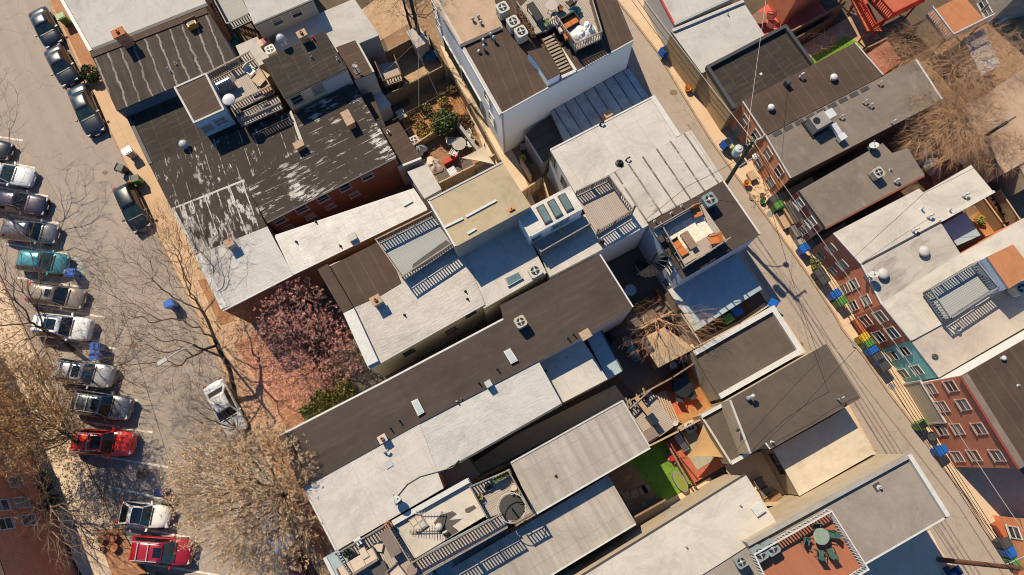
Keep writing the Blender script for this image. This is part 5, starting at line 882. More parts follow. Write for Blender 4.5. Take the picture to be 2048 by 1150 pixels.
# crowded deck on the white house
z = 7.75
sofa('orange cushioned seat with wire frame on the crowded deck', 1139, 42, z, -1.0, .8, 1.2, ORANGE, DKFR)
for lab, u, v, rt, m, sx in (('cream cushion left of the orange seat', 1124, 52, .5, CREAMF, .62), ('orange cushion dropped before the cream cushion', 1136, 67, .3, ORANGE, .55), ('cream cushion on the boards near the planter', 1111, 38, -.3, CREAMF, .75)):
    o = loc_thing('cushion', lab, 'cushion', u, v, z+.25, rt, 'loose cushions'); MB().box((0, 0, .09), (sx, sx, .18), 0, 0, .86).build('cover', m, o)
g = NG('crumpled_sheet'); g.bump(g.noise(3.5, 4), .9, .12); SHEET = g.out((.66, .64, .63), .9)
def heap(label, u, v, z, r, m, seed, name='tarpaulin', cat='tarpaulin', hh=.45, group=None):
    rg = random.Random(seed); p = at(u, v, z); o = thing(name, label, cat, (p.x, p.y, z), 0, group); n, k = 22, 7; vs = [(p.x, p.y, z+hh)]; fs = []; ph = [rg.uniform(0, 6) for _ in range(4)]
    for j in range(1, k):
        for i in range(n):
            t = 2*PI*i/n; q = r*(j/(k-1))*(1+.25*math.sin(2*t+ph[0])+.14*math.sin(5*t+ph[1])); zz = hh*(1-(j/(k-1))**2)*(1+.3*math.sin(4*t+ph[2]+j))+rg.uniform(-.03, .03); vs.append((p.x+q*math.cos(t), p.y+q*math.sin(t), z+max(.01, zz)))
    fs = [(0, 1+i, 1+(i+1) % n) for i in range(n)]+[(1+(j-1)*n+i, 1+j*n+i, 1+j*n+(i+1) % n, 1+(j-1)*n+(i+1) % n) for j in range(1, k-1) for i in range(n)]
    MB().add(vs, fs).build('sheet', m, o, True); return o
heap('crumpled white dust sheet at the corner of the crowded deck', 1168, 68, z, .95, SHEET, 3); heap('smaller white bundle near the deck railing', 1178, 56, z+.3, .45, SHEET, 5)
rtable('small dark table at the top of the crowded deck', 1103, 10, z, .45, M('pale_top', (.5, .42, .36), .6), DKFR, 'round garden tables'); btable('square planter table on the crowded deck boards', 1094, 44, z, BLK, .6, .6, .4, LEAFG, WOODB, 'planter', 'planter')
chair('dark wire chair by the teal cover', 1142, 7, z, 2.2, DKFR, DKFR, 'crowded deck chairs'); heap('teal cover on the crowded deck', 1151, 22, z+.2, .35, TEALP, 8)
btable('black bench clutter at the left of crowded deck', 1070, 22, z, BLK+PI/2, 1.6, .6, .7, BLACK, BLACK, 'work_bench', 'bench'); o = loc_thing('planter_screen', 'narrow rust leaved planter along the left deck rail', 'planter', 1052, 45, z, BLK-PI/2, None, .5); MB().box((0, 0, .25), (2.2, .28, .5)).build('trough', WOODB, o); foliage(o, [(x*.3, 0, .6, .2) for x in range(-3, 4)], 40, .06, M('rust_leaf', (.22, .09, .05), .8), 5)
# parasol deck
z = 5.9
o = loc_thing('parasol', 'glaring round white parasol on the parasol deck', 'parasol', 456, 197, z, 0, None, 2.0)
MB().tube([(0, 0, 0), (0, 0, 2.0)], .025, 6).build('pole', GREY, o); MB().lathe((0, 0, 1.85), [(.5, 0), (.46, .06), (.02, .2)], 16).build('canopy', M('glossy_white', (.85, .85, .85), .12), o, True); MB().box((0, 0, .05), (.45, .45, .1)).build('foot', DGREY, o)
rtable('round taupe table on the parasol deck', 516, 190, z, .36, M('taupe_top', (.26, .20, .175), .8), DKFR, 'round garden tables'); o = box_thing('barbecue', 'grey covered barbecue on the parasol deck', 'barbecue', 447, 165, z, BLK, (('cabinet', (0, 0, .4), (1.2, .55, .8), GREY), ('side_shelf', (.75, 0, .75), (.3, .5, .05), DGREY)), None, .9); MB().tube([(-.55, 0, .86), (.55, 0, .86)], .27, 14).build('lid', M('grey_lid', (.22, .25, .27), .25, None, 3, .5), o)
chair('white garden chair on the parasol deck by the railing', 502, 143, z, -.6, WPL, WPL, 'parasol deck chairs'); btable('heaped slatted wooden furniture in the parasol deck corner', 521, 155, z, BLK+.4, 1.2, .9, .55, PL_T, WOODB, 'slatted_table'); btable('orange slatted low bench on the parasol deck', 530, 176, z, BLK, .8, .8, .3, plankM('orange_slats', (.5, .28, .14), (.42, .22, .1), 1, .1, .03), WOODB, 'slatted_bench', 'bench')
# lounge deck, lower edge
z = 6.0
sofa('cream corner sofa along the lower lounge deck rail', 716, 1128, z, BLK-PI/2+PI, .9, 2.6, CREAMF, TAUPE, 3); sofa('cream seat by the round taupe stool', 796, 1152, z, BLK+.2, .9, 1.3, CREAMF, TAUPE, 1)
for lab, u, v, rt, sx, sy in (('cream pillow lying alone on the lounge deck boards', 754, 1096, -.15, .75, .55), ('cream pillow propped on the corner sofa arm', 726, 1107, -1.0, .8, .5)):
    o = loc_thing('cushion', lab, 'cushion', u, v, z+.3*(sx > .76), rt, 'loose cushions'); MB().box((0, 0, .1), (sx, sy, .2), 0, 0, .85).build('cover', CREAMF, o)
box_thing('deck_box', 'long taupe storage box on the lounge deck', 'storage box', 781, 1086, z, BLK-PI/2, (('box', (0, 0, .35), (1.65, .72, .7), TAUPE), ('lid', (0, 0, .73), (1.72, .78, .07), M('taupe_lid', (.20, .155, .135), .8))), None, .7)
btable('dark low table between the cream seats', 760, 1142, z, BLK, .95, .95, .4, M('dark_top', (.09, .075, .07), .6), DKFR, 'low_table'); o = loc_thing('stool', 'round taupe stool beside the walkway railing', 'stool', 824, 1139, z, 0, None, .45); MB().lathe((0, 0, 0), [(.34, 0), (.36, .2), (.36, .42), (.34, .46)], 22).build('drum', TAUPE, o); MB().lathe((0, 0, .455), [(.35, 0), (.35, .02)], 22).build('top', M('taupe_top', (.26, .20, .175), .8), o)
btable('striped white folding chair against lounge railing', 716, 1083, z, BLK, .5, .5, .45, plankM('white_slats', (.7, .68, .65), (.62, .6, .57), 0, .1, .03), WHITE, 'folding_seat', 'chair')
# terrace planter etc
o = box_thing('planter_trough', 'long trough of yellow grass on the planter terrace', 'planter', 1005, 952, 6.0, BLK, (('trough', (0, 0, .35), (1.25, .4, .7), OFFW), ('soil', (0, 0, .68), (1.15, .32, .06), M('yellow_grass', (.26, .22, .05), .9, (.2, .2, .05), 9)))); foliage(o, [(x*.18, 0, .72, .16) for x in range(-3, 4)], 50, .05, M('yellow_leaf', (.3, .26, .05), .8), 9)
o = loc_thing('hose_reel', 'coiled green hose beside the yellow trough', 'hose', 977, 974, 6.0, 0); MB().tube([(.25*math.cos(t*.5), .25*math.sin(t*.5), .03+t*.006) for t in range(40)], .025, 5).build('hose', M('green_hose', (.02, .07, .06), .5), o); MB().box((0, 0, .15), (.3, .3, .3)).build('reel', BLACK, o)
o = loc_thing('fallen_aerial', 'fallen branching aerial lying on the sand grey roof', 'aerial', 858, 1063, 5.7, .02, 'roof aerials', .1); b = MB(); b.bar((-1.3, 0, .2), (1.1, 0, .2), .05)
for k in range(13): x = -1.2+k*.18; b.bar((x, -.16-.03*k, .22), (x, .16+.03*k, .22), .022)
b.build('boom', DGREY, o); b = MB(); b.bar((-.9, 1.2, .35), (1.0, 1.2, .35), .04)
for k in range(10): x = -.85+k*.2; b.bar((x, 1.05, .37), (x, 1.38, .37), .02)
b.build('boom', GALV, o); MB().bar((.9, -.1, .0), (.9, 1.3, .5), .05).build('mast', DGREY, o)
o = loc_thing('pallet', 'taupe framed pallet beside the fallen aerial', 'pallet', 836, 1045, 5.7, BLK+.1, None, .1); b = MB()
for x in (-.4, 0, .4): b.box((x, 0, .05), (.1, 1.15, .1))
for y in (-.5, -.05, .45): b.box((0, y, .12), (.9, .12, .03))
b.build('frame', WOODG, o); MB().box((-.2, .2, .145), (.36, .42, .02)).build('board', CREAMF, o); MB().box((.2, .2, .145), (.36, .42, .02)).build('board', CREAMF, o); MB().box((-.2, -.28, .145), (.36, .36, .02)).build('board', CREAMF, o); MB().box((.2, -.28, .145), (.36, .36, .02)).build('board', LGREY, o)
# red patio, garden decks and yards
rtable('large dark oval dining table on the red patio', 1366, 775, .1, .75, M('smoked_glass', (.03, .032, .035), .1), M('pale_rim', (.4, .38, .36), .4), 'round garden tables')
for k, (lab, u, v, rt) in enumerate((('dark chair left of the smoked oval table', 1349, 771, 0.1), ('dark chair below the smoked oval table', 1359, 795, 1.4), ('dark chair lower right of the smoked oval table', 1380, 789, 2.3), ('dark chair above the smoked oval table', 1367, 752, -1.5))): chair(lab, u, v, .1, rt, DGREY, BLACK, 'dark patio chairs')
box_thing('grill', 'black lidded grill with long tan shelf on garden deck', 'barbecue', 1306, 838, 1.5, BLK-PI/2+.1, (('cart', (0, 0, .4), (.8, .55, .8), BLACK), ('lid', (0, 0, .92), (.75, .5, .24), M('dark_blue_lid', (.02, .035, .055), .25)), ('shelf', (-1.2, 0, .8), (1.6, .35, .06), WOODT), ('shelf_leg', (-1.9, 0, .4), (.06, .3, .8), WOODB)), None, .9)
o = loc_thing('covered_furniture', 'dark taupe covered furniture in the garden deck corner', 'cover', 1300, 869, 1.2, BLK, None, .6); MB().box((0, 0, .35), (1.2, .9, .7), 0, 0, .85).build('cover', TAUPE, o, False)
o = loc_thing('log_pile', 'stack of dark firewood along the garden deck edge', 'firewood', 1268, 800, 1.5, BLK, None, .3); rg = random.Random(4)
for k in range(26): x = rg.uniform(-1.0, 1.2); y = rg.uniform(-.35, .3); MB().tube([(x-.02, y-.25, .1+.12*(k % 4)), (x+.05, y+.22, .13+.12*(k % 4))], .06, 7).build('log', (WOODB, WOODG, BLACK)[k % 3], o)
o = loc_thing('garden_bench', 'white slatted bench with dark cushion on the red deck', 'bench', 1363, 885, .45, BLK-PI/2, None, .4); 
for y in (-.2, -.07, .06, .19): MB().box((0, y, .42), (1.3, .09, .04)).build('slat', WHITE, o)
MB().box((.3, .0, .48), (.5, .5, .08)).build('cushion', DGREY, o); MB().box((0, .3, .65), (1.3, .05, .45), 0).build('backrest', WOODB, o)
for x in (-.6, .6): MB().box((x, 0, .2), (.06, .45, .4)).build('leg', WHITE, o)
def sail(label, pts, m):
    P = [at(u, v, h) for u, v, h in pts]; c = sum(P, Vector())/3; r = thing('shade_sail', label, 'shade sail', (c.x, c.y, 0), 0, 'triangular shade sails'); N = 14; vs = []; ids = {}
    for i in range(N+1):
        for j in range(N+1-i):
            a, b2 = i/N, j/N; c2 = 1-a-b2; p = P[0]*a+P[1]*b2+P[2]*c2; pull = .42*(4*a*b2*(c2 < 1e9)*(1-c2)**2*(1-c2)+4*b2*c2*(1-a)**3+4*a*c2*(1-b2)**3)*.55
            p = p+(c-p)*pull*.5; p.z -= .5*27*a*b2*c2*.15; ids[(i, j)] = len(vs); vs.append(tuple(p))
    fs = []
    for i in range(N):
        for j in range(N-i):
            fs.append((ids[(i, j)], ids[(i+1, j)], ids[(i, j+1)]))
            if j < N-i-1: fs.append((ids[(i+1, j)], ids[(i+1, j+1)], ids[(i, j+1)]))
    n = len(vs); vs += [(x, y, z-.012) for x, y, z in vs]; fs += [tuple(k+n for k in f[::-1]) for f in fs]
    MB().add(vs, fs).build('canopy', m, r, True)
    for p in P: q = p+(p-c).normalized()*.12; MB().tube([(q.x, q.y, 0), (q.x, q.y, p.z+.1)], .045, 7).build('post', WOODB, r)
sail('tan triangular sail over the red deck with green rug', [(1407, 849, 3.2), (1375, 914, 2.6), (1447, 915, 2.8)], SAILT); sail('pale triangular sail over the dark slatted yard', [(968, 291, 2.7), (922, 316, 2.2), (990, 329, 2.6)], SAILW)
rtable('round pale glass table among white chairs in brick yard', 918, 287, .06, .6, M('pale_glass', (.42, .39, .34), .15, (.36, .33, .29)), GALV, 'round garden tables')
for lab, u, v, rt in (('white chair upper right of the pale glass table', 934, 271, 3.6), ('white chair right of the pale glass table', 940, 288, 3.0), ('white chair lower left of the pale glass table', 908, 307, 1.1), ('white chair left of the pale glass table', 903, 284, .1)): chair(lab, u, v, .06, rt, WPL, WPL, 'white yard chairs')
rtable('round pale blue table in the shaded courtyard', 1261, 580, .06, .46, M('pale_blue_top', (.42, .55, .66), .6), GREY, 'round garden tables'); rtable('round teal table in the dark yard', 1265, 700, .06, .38, M('teal_top', (.12, .34, .36), .6), GREY, 'round garden tables')
chair('teal chair above the teal table in dark yard', 1258, 686, .06, -1.2, M('teal_chair', (.10, .30, .34), .6), GREY, 'teal yard chairs'); chair('teal chair below the teal table in dark yard', 1270, 713, .06, 2.0, M('teal_chair', (.10, .30, .34), .6), GREY, 'teal yard chairs')
o = box_thing('flower_trough', 'wooden trough of yellow and purple flowers by the courtyard wall', 'planter', 1285, 606, .06, BLK, (('trough', (0, 0, .25), (1.9, .4, .5), WOODT), ('soil', (0, 0, .48), (1.8, .32, .06), SOIL))); foliage(o, [(x*.2, 0, .55, .15) for x in range(-4, 3)], 30, .05, M('yellow_flower', (.6, .45, .04), .7), 3, 'yellow_flowers'); foliage(o, [(.75, 0, .62, .2)], 80, .05, M('purple_flower', (.16, .03, .35), .7), 4, 'purple_flowers')
chair('dark cushioned chair in the cream courtyard near the wall', 1519, 966, .06, .4, M('grey_cushion', (.17, .15, .15), .8), DKFR, 'cream courtyard chairs', .7); chair('dark cushioned chair in cream courtyard next to the gate', 1530, 985, .06, .4, M('grey_cushion', (.17, .15, .15), .8), DKFR, 'cream courtyard chairs', .7)
btable('brown slatted bench below the cream courtyard wall', 1545, 1000, .06, BLK, 1.5, .9, .6, plankM('brown_slats', (.30, .17, .09), (.22, .12, .06), 0, .14, .03), WOODB, 'slatted_bench', 'bench')
o = loc_thing('raised_planter', 'oval grey planter of grass at the lawn edge', 'planter', 1361, 963, .02, BLK-PI/2, None, .5); n = 20; P = [(.85*math.cos(2*PI*i/n), .4*math.sin(2*PI*i/n)) for i in range(n)]; MB().prism(P, 0, .5).build('tub', GREY, o); MB().prism([(x*.88, y*.82) for x, y in P], .49, .515).build('grass', M('tub_grass', (.16, .22, .03), .9, (.24, .22, .06), 8), o)
heap('pinkish cover heaped beside the red ball', 1348, 918, .05, .55, M('pinkish_cover', (.32, .22, .19), .9), 12); o = loc_thing('cushion', 'bright red cushion on the pinkish cover', 'cushion', 1347, 917, .45, .4, 'loose cushions'); MB().box((0, 0, .08), (.42, .42, .16), 0, 0, .8).build('cover', M('bright_red_fabric', (.6, .02, .02), .8), o)
for k, (u, v) in enumerate(((1253, 991), (1269, 987), (1286, 980), (1292, 977))):
    o = loc_thing('stepping_stone', ('square stepping stone furthest into the bare soil', 'second stepping stone from the bare soil', 'third stepping stone from the bare soil', 'stepping stone nearest the lawn')[k], 'paving slab', u, v, .03, BLK, 'stepping stones', 0); MB().box((0, 0, .06), (.55, .6, .1)).build('slab', M('slab_stone', (.34, .24, .17), .9), o)
box_thing('bench', 'orange red bench on the alley pavement by the brick house', 'bench', 1716, 653, .12, ang((1708, 642), (1724, 664)), (('seat', (0, 0, .42), (1.25, .5, .08), M('orange_red_paint', (.48, .12, .055), .7)), ('backrest', (0, -.25, .7), (1.25, .06, .5), M('orange_red_paint', (.48, .12, .055), .7)), ('leg', (-.55, 0, .2), (.07, .45, .4), WOODB), ('leg', (.55, 0, .2), (.07, .45, .4), WOODB)))
box_thing('bench', 'orange red bench at the dark brick corner lower right', 'bench', 2000, 1063, .12, ang((1992, 1052), (2008, 1076)), (('seat', (0, 0, .42), (1.4, .55, .08), M('orange_red_paint', (.48, .12, .055), .7)), ('backrest', (0, -.3, .7), (1.4, .06, .5), M('orange_red_paint', (.48, .12, .055), .7)), ('leg', (-.6, 0, .2), (.07, .45, .4), WOODB), ('leg', (.6, 0, .2), (.07, .45, .4), WOODB)))
for lab, u, v, sx, sy, h, m in (('small tan canopy over a doorway beside the maroon shutters', 1578, 427, 1.9, 1.0, .9, WOODT), ('tan planter box at the foot of the maroon shuttered wall', 1567, 440, 1.4, .6, .5, CAPT), ('grey covered box before the maroon shuttered house', 1592, 463, .95, .8, .8, M('grey_cover', (.2, .17, .15), .9)), ('smaller grey covered box before the maroon shuttered house', 1599, 479, .8, .6, .6, M('grey_cover2', (.32, .28, .26), .9)), ('tan crate beside the orange brick doorway', 1504, 351, .7, .55, .4, CAPT)):
    r = loc_thing('storage_box', lab, 'box', u, v, .12, ang((1562, 425), (1600, 490)), 'boxes on the alley pavement'); MB().box((0, 0, h/2), (sx, sy, h)).build('box', m, r); MB().box((0, 0, h+.03), (sx+.08, sy+.08, .06)).build('lid', m, r)
rtable('round brown table on the pink red patio', 1520, 35, .1, .6, M('brown_top', (.24, .14, .10), .7), DKFR, 'round garden tables'); chair('dark iron chair nearest on the pink red patio', 1540, 51, .1, 2.4, M('iron_red', (.13, .03, .03), .6), M('iron_red', (.13, .03, .03), .6), 'iron patio chairs'); chair('dark iron chair behind the round brown table', 1540, 33, .1, 3.0, M('iron_red', (.13, .03, .03), .6), M('iron_red', (.13, .03, .03), .6), 'iron patio chairs')
heap('blue cover in the cluttered yard under the twiggy tree', 1943, 320, .3, .7, B_BLU, 21); heap('red cover beside the blue one in the cluttered yard', 1958, 332, .3, .55, M('red_cover', (.5, .07, .03), .8), 22); heap('teal tarpaulin tub cover by the wavy seamed roof', 470, 82, .8, .55, TEALP, 23); heap('blue covered heap beside the lean fence in sandy yard', 857, 110, .5, .75, M('blue_tarp', (.03, .13, .24), .6), 25)
rtable('round blue table by the end of the long white roof', 1967, 350, .1, .45, M('blue_top', (.06, .22, .40), .6), GREY, 'round garden tables'); heap('grey folded furniture in the dark yard behind brown roof', 1858, 326, .1, .9, M('silvery_cover', (.3, .32, .36), .6), 27, hh=.3)
o = loc_thing('kayak', 'white kayak lying in the shaded upper right corner', 'kayak', 2015, 26, .3, .75, None, .2); n = 12
MB().add([(x, s*.38*max(.02, math.sin(PI*i/n))**.7, z_) for i in range(n+1) for x in (-1.7+3.4*i/n,) for s, z_ in ((-1, .22), (0, .0), (1, .22), (0, .34))], [(i*4+k, i*4+(k+1) % 4, i*4+4+(k+1) % 4, i*4+4+k) for i in range(n) for k in range(4)]).build('hull', M('pale_hull', (.5, .5, .55), .4), o, True); MB().lathe((0, 0, .30), [(.3, 0), (.3, .05)], 14).build('cockpit', BLACK, o)
for k, (u, v) in enumerate(((1982, 394), (1988, 405), (1996, 414), (2004, 423), (2011, 434))):
    o = loc_thing('raised_bed', ('orange timber bed nearest the white roof end', 'second orange timber bed in the narrow garden', 'middle orange timber bed in the narrow garden', 'fourth orange timber bed in the narrow garden', 'orange timber bed furthest from the white roof end')[k], 'raised bed', u, v, .05, BLK-PI/2, 'raised beds in the narrow garden'); MB().box((0, 0, .2), (.8, .42, .4)).build('frame', M('orange_timber', (.38, .15, .06), .8), o); MB().box((0, 0, .4), (.66, .3, .03)).build('soil', SOIL, o)
btable('grey potting bench beside the garden beds', 802, 228, .06, BLK-PI/2, .9, .7, .8, M('potting_top', (.42, .38, .33), .8), WOODB, 'potting_bench'); box_thing('shed', 'narrow tall white storage cupboard under the pole in sandy yard', 'shed', 836, 77, .05, BLK-PI/2, (('wall', (0, 0, 1.1), (1.7, 1.1, 2.2), M('shed_wall', (.42, .40, .39), .9)), ('roof', (0, 0, 2.24), (1.85, 1.25, .08), M('shed_roof', (.50, .43, .39), .8)), ('door', (0, -.56, 1.0), (.8, .04, 1.8), LGREY)), None, 2.0)
box_thing('shed', 'small white roofed garden shed by the dark lean-to', 'shed', 760, 205, .05, BLK-PI/2+.1, (('wall', (0, 0, 1.0), (1.3, 1.1, 2.0), M('shed_wall', (.42, .40, .39), .9)), ('roof', (0, 0, 2.04), (1.5, 1.3, .08), WPL), ('door', (0, -.56, .9), (.7, .04, 1.6), LGREY)), None, 2.0)
heap('white folded canopy leaning by the brick yard lean-to', 839, 301, .3, .6, WPL, 31, hh=.6); heap('tan cover heaped in the lower corner of the brick yard', 868, 331, .1, .7, CREAMF, 33); box_thing('bench', 'red box bench against the brick yard fence', 'bench', 900, 320, .05, BLK, (('box', (0, 0, .25), (1.2, .35, .5), REDP), ('lid', (0, 0, .52), (1.25, .4, .05), REDP))); btable('slatted stool seat under the dark slatted yard', 904, 342, .05, BLK, .7, .7, .45, plankM('pale_slats', (.6, .6, .66), (.5, .5, .55), 0, .12, .03), WHITE, 'slatted_stool', 'stool'); box_thing('deck_box', 'tan wooden box at the edge of the tan roof', 'storage box', 966, 335, .05, BLK, (('box', (0, 0, .5), (1.2, .9, 1.0), WOODB), ('lid', (0, 0, 1.03), (1.3, 1.0, .07), CAPT)), None, .9); heap('orange cushion pile in the dark yard corner', 888, 374, .05, .45, ORPL, 35)
rtable('round white stool in the tiny walled yard', 1103, 349, .05, .36, WPL, GALV, 'round garden tables'); box_thing('recycling_tub', 'black tub with yellow rim in dark yard by the white wall', 'tub', 1047, 296, .05, .2, (('tub', (0, 0, .3), (.55, .5, .6), DGREY), ('lid', (0, 0, .62), (.6, .55, .05), GREY)))
box_thing('crate', 'orange tool chest and frame on the seamed dark roof', 'tool chest', 383, 47, 6.3, BLK, (('chest', (0, 0, .25), (.75, .5, .5), ORPL), ('frame', (0, .3, .35), (1.0, .06, .7), WOODB), ('tray', (0, -.05, .53), (.5, .3, .06), WOODG)), None, .4); box_thing('crate', 'small orange block lying on the plain tan roof', 'block', 1023, 418, 8.95, BLK, (('block', (0, 0, .06), (.42, .18, .12), ORPL), ('strap', (0, 0, .125), (.08, .19, .012), BLACK)), None, .1)
box_thing('crate', 'crates of red and white goods beside the pale air conditioner', 'crate', 528, 84, 4.05, BLK, (('crate', (0, 0, .2), (.9, .6, .4), CREAMF), ('cloth', (.1, 0, .42), (.5, .5, .06), M('pink_cloth', (.55, .2, .18), .9)), ('board', (.75, .35, .15), (.5, .8, .06), WOODT)))
# ------------------------------------------------------------------ fences and yard walls
BOARD = plankM('weathered_fence_boards', (.28, .19, .12), (.19, .125, .08), 0, .15, .02); BOARDT = plankM('tan_fence_boards', (.46, .32, .19), (.36, .24, .14), 0, .15, .02); BOARDG = plankM('dark_fence_boards', (.13, .10, .08), (.09, .07, .055), 0, .15, .03)
def fence(label, pts, h, m, pm=None, name='wooden_fence', group='yard fences', t=.06, z=0.0, cat='fence'):
    P = [at(u, v, z+h) for u, v in pts]
    for q in P: q.z = z
    L = max((b-a for a, b in zip(P, P[1:])), key=lambda d: d.length); c = sum(P, Vector())/len(P); r = thing(name, label, cat, (c.x, c.y, z), math.atan2(L.y, L.x), group)
    for a, b in zip(P, P[1:]):
        MB().bar(a+Vector((0, 0, h/2)), b+Vector((0, 0, h/2)), t, h).build('panel', m, r)
        MB().bar(a+Vector((0, 0, h+.02)), b+Vector((0, 0, h+.02)), t+.06, .05).build('cap_rail', pm or m, r)
        n = max(1, int((b-a).length/2.2))
        for i in range(n+1): q = a+(b-a)*(i/n); MB().box((q.x, q.y, (h+.1)/2+z), (.11, .11, h+.1), BLK).build('post', pm or m, r)
    return r
for lab, pts, h, m in (
    ('long board fence between the sandy yard and dark slatted strip', [(758, 198), (885, 133)], 1.9, BOARD), ('board fence along the narrow sunlit path', [(858, 70), (940, 210), (1000, 320)], 1.8, BOARD), ('upper board fence beside the grey rear wing', [(745, 118), (850, 62)], 1.9, BOARD), ('board fence behind the pale sail', [(860, 375), (988, 310)], 1.9, BOARDT),
    ('dark fence between garden beds and brick yard', [(808, 302), (905, 240)], 1.0, BOARDT), ('tan board fence behind the tall tan roof', [(1040, 385), (1085, 355), (1105, 420)], 1.9, BOARDT), ('pale wall topped fence dividing the two dark courtyards', [(1262, 668), (1345, 622)], 2.0, BOARDT), ('pale capped wall beside the low shaded garage', [(1362, 628), (1412, 702)], 2.0, CONCW), ('plank fence along the shaded strip by the white parapet', [(1372, 705), (1480, 648), (1535, 612)], 2.1, BOARDT), ('board fence between the dark yard and red patio', [(1262, 800), (1345, 755), (1395, 722)], 1.9, BOARD), ('tan board fence between the garage and red patio', [(1393, 720), (1452, 812)], 2.0, BOARDT),
    ('pale fence between garden deck and tan sail yard', [(1296, 893), (1358, 862), (1425, 826)], 1.9, BOARDT), ('board fence between the lawn and red boarded deck', [(1333, 884), (1378, 966)], 1.0, BOARD), ('low pale fence along the cream roofed house', [(1290, 1055), (1380, 1002), (1448, 965)], 1.7, BOARDT), ('plain board fence at the back of the lawn path', [(1240, 1050), (1330, 1000)], 1.6, BOARD), ('board fence above the pink red patio', [(1583, 62), (1690, 5)], 1.9, BOARD), ('dark slatted fence beside the sunny sandy yard', [(1590, 78), (1672, 30)], 1.5, BOARDG),
    ('grey board fence below the red decks', [(1735, 95), (1850, 40)], 1.8, BOARD), ('fence lines in the cluttered yard behind the white roof', [(1850, 340), (1930, 300)], 1.6, BOARD), ('pale topped fence of the narrow garden', [(1962, 388), (2030, 480)], 1.4, BOARDT), ('second fence of the narrow garden at right edge', [(2000, 380), (2060, 470)], 1.4, BOARDT), ('dark fence at the left of tiny walled yard', [(1042, 318), (1062, 350)], 1.6, BOARDT), ('low fence behind dark courtyard near brown lean-to', [(958, 952), (1225, 815)], 1.5, BOARDG)):
    fence(lab, pts, h, m)
fence('white block wall around the cream courtyard', [(1478, 1012), (1590, 1005)], 1.6, M('cream_wall', (.55, .42, .26), .9), None, 'yard_wall', 'yard walls', .2, 0, 'wall')
fence('rendered retaining wall beside the brick yard', [(900, 225), (982, 335)], 1.3, STUCG, None, 'yard_wall', 'yard walls', .2, 0, 'wall')
# ------------------------------------------------------------------ poles, lamps, wires
def pole(label, base, top, h, m, r0=.19, r1=.13):
    b = at(*base, 0); t = at(*top, h); r = thing('utility_pole', label, 'utility pole', (b.x, b.y, 0), 0, 'wooden utility poles'); MB().tube([b, b+(t-b)*.5, t], [r0, (r0+r1)/2, r1], 10).build('shaft', m, r); return r, b, t
PG = M('greenish_pole_wood', (.085, .085, .05), .9, (.05, .055, .032), 3); PB = M('brown_pole_wood', (.19, .085, .05), .9, (.13, .055, .035), 3)
pl, b1, t1 = pole('greenish utility pole with transformer and white lamp above the alley', (1420, 418), (1506, 281), 11.8, PG)
q = b1+(t1-b1)*.90; c = q-UX*.62+UY*.25; MB().lathe((c.x, c.y, q.z-.6), [(.05, 0), (.28, .02), (.30, .1), (.30, .85), (.26, .9), (.1, .94), (.1, 1.0)], 18).build('transformer', M('white_drum', (.66, .68, .7), .35), pl, False); MB().bar(q, c+Vector((0, 0, .3)), .08).build('bracket', BLACK, pl)
q = b1+(t1-b1)*.62; e = at(1511, 313, q.z+.9); MB().tube([q, (q+e)/2+Vector((0, 0, .25)), e], .04, 7).build('lamp_arm', GALV, pl); MB().lathe((e.x, e.y, e.z-.1), [(.10, 0), (.22, .05), (.24, .12), (.1, .2)], 12).build('lamp_head', WPL, pl)
q = b1+(t1-b1)*.97; MB().bar(q-UX*.2, q+UX*1.1-Vector((0, 0, .1)), .08, .1).build('crossarm', GALV, pl)
for k in (.4, 1.0): c = q+UX*k; MB().lathe(tuple(c), [(.06, 0), (.07, .1), (.03, .18)], 8).build('insulator', WPL, pl)
p2, b2, t2 = pole('leaning brown utility pole at the lower right corner', (1876, 1119), (2044, 1137), 9.5, PB)
e = t2+Vector((.2, .8, .4)); MB().tube([b2+(t2-b2)*.8, e], .05, 7).build('lamp_arm', WPL, p2); MB().box(tuple(e), (.5, .25, .12), .9).build('lamp_head', WPL, p2)
p3, b3, t3 = pole('dark utility pole standing among the twiggy branches', (1945, 288), (2014, 244), 8.5, M('dark_pole_wood', (.05, .045, .035), .9), .15, .11); MB().bar(t3-UX*.8, t3+UX*.8, .09, .1).build('crossarm', DGREY, p3)
p4, b4, t4 = pole('dark wooden pole rising by the narrow path at top', (845, 95), (806, -60), 10.5, M('dark_pole_wood', (.05, .045, .035), .9), .17, .12)
def lamp(label, base, elbow, head, h):
    a, b, c = at(*base, 0), at(*elbow, h), at(*head, h+.3); r = thing('street_lamp', label, 'street lamp', (a.x, a.y, 0)); a0 = Vector((b.x+(a.x-b.x)*.25, b.y+(a.y-b.y)*.25, 0))
    MB().tube([a, b], [.10, .06], 9).build('post', DGREY, r); MB().tube([b, b+(c-b)*.5+Vector((0, 0, .25)), c], [.05, .05, .045], 8).build('arm', LGREY, r)
    d = (c-b).normalized(); MB().box(tuple(c+d*.25), (.7, .28, .14), math.atan2(d.y, d.x)).build('head', LGREY, r); return r
lamp('curved street lamp with long pale arm over the road', (452, 717), (385, 690), (332, 719), 7.0)
def wire(label, pts, r=.012, sag=.0, m=None):
    P = [Vector(p) for p in pts]; out = []
    for a, b in zip(P, P[1:]):
        for i in range(12): t = i/12; out.append(a+(b-a)*t-Vector((0, 0, sag*4*t*(1-t))))
    out.append(P[-1]); c = out[0]; o = thing('overhead_wire', label, 'wire', (c.x, c.y, c.z), 0, 'overhead wires'); MB().tube(out, r, 4, False).build('cable', m or WIREM, o)
WIREM = M('black_wire', (.02, .02, .02), .6); WIREP = M('pale_wire', (.5, .45, .4), .6)
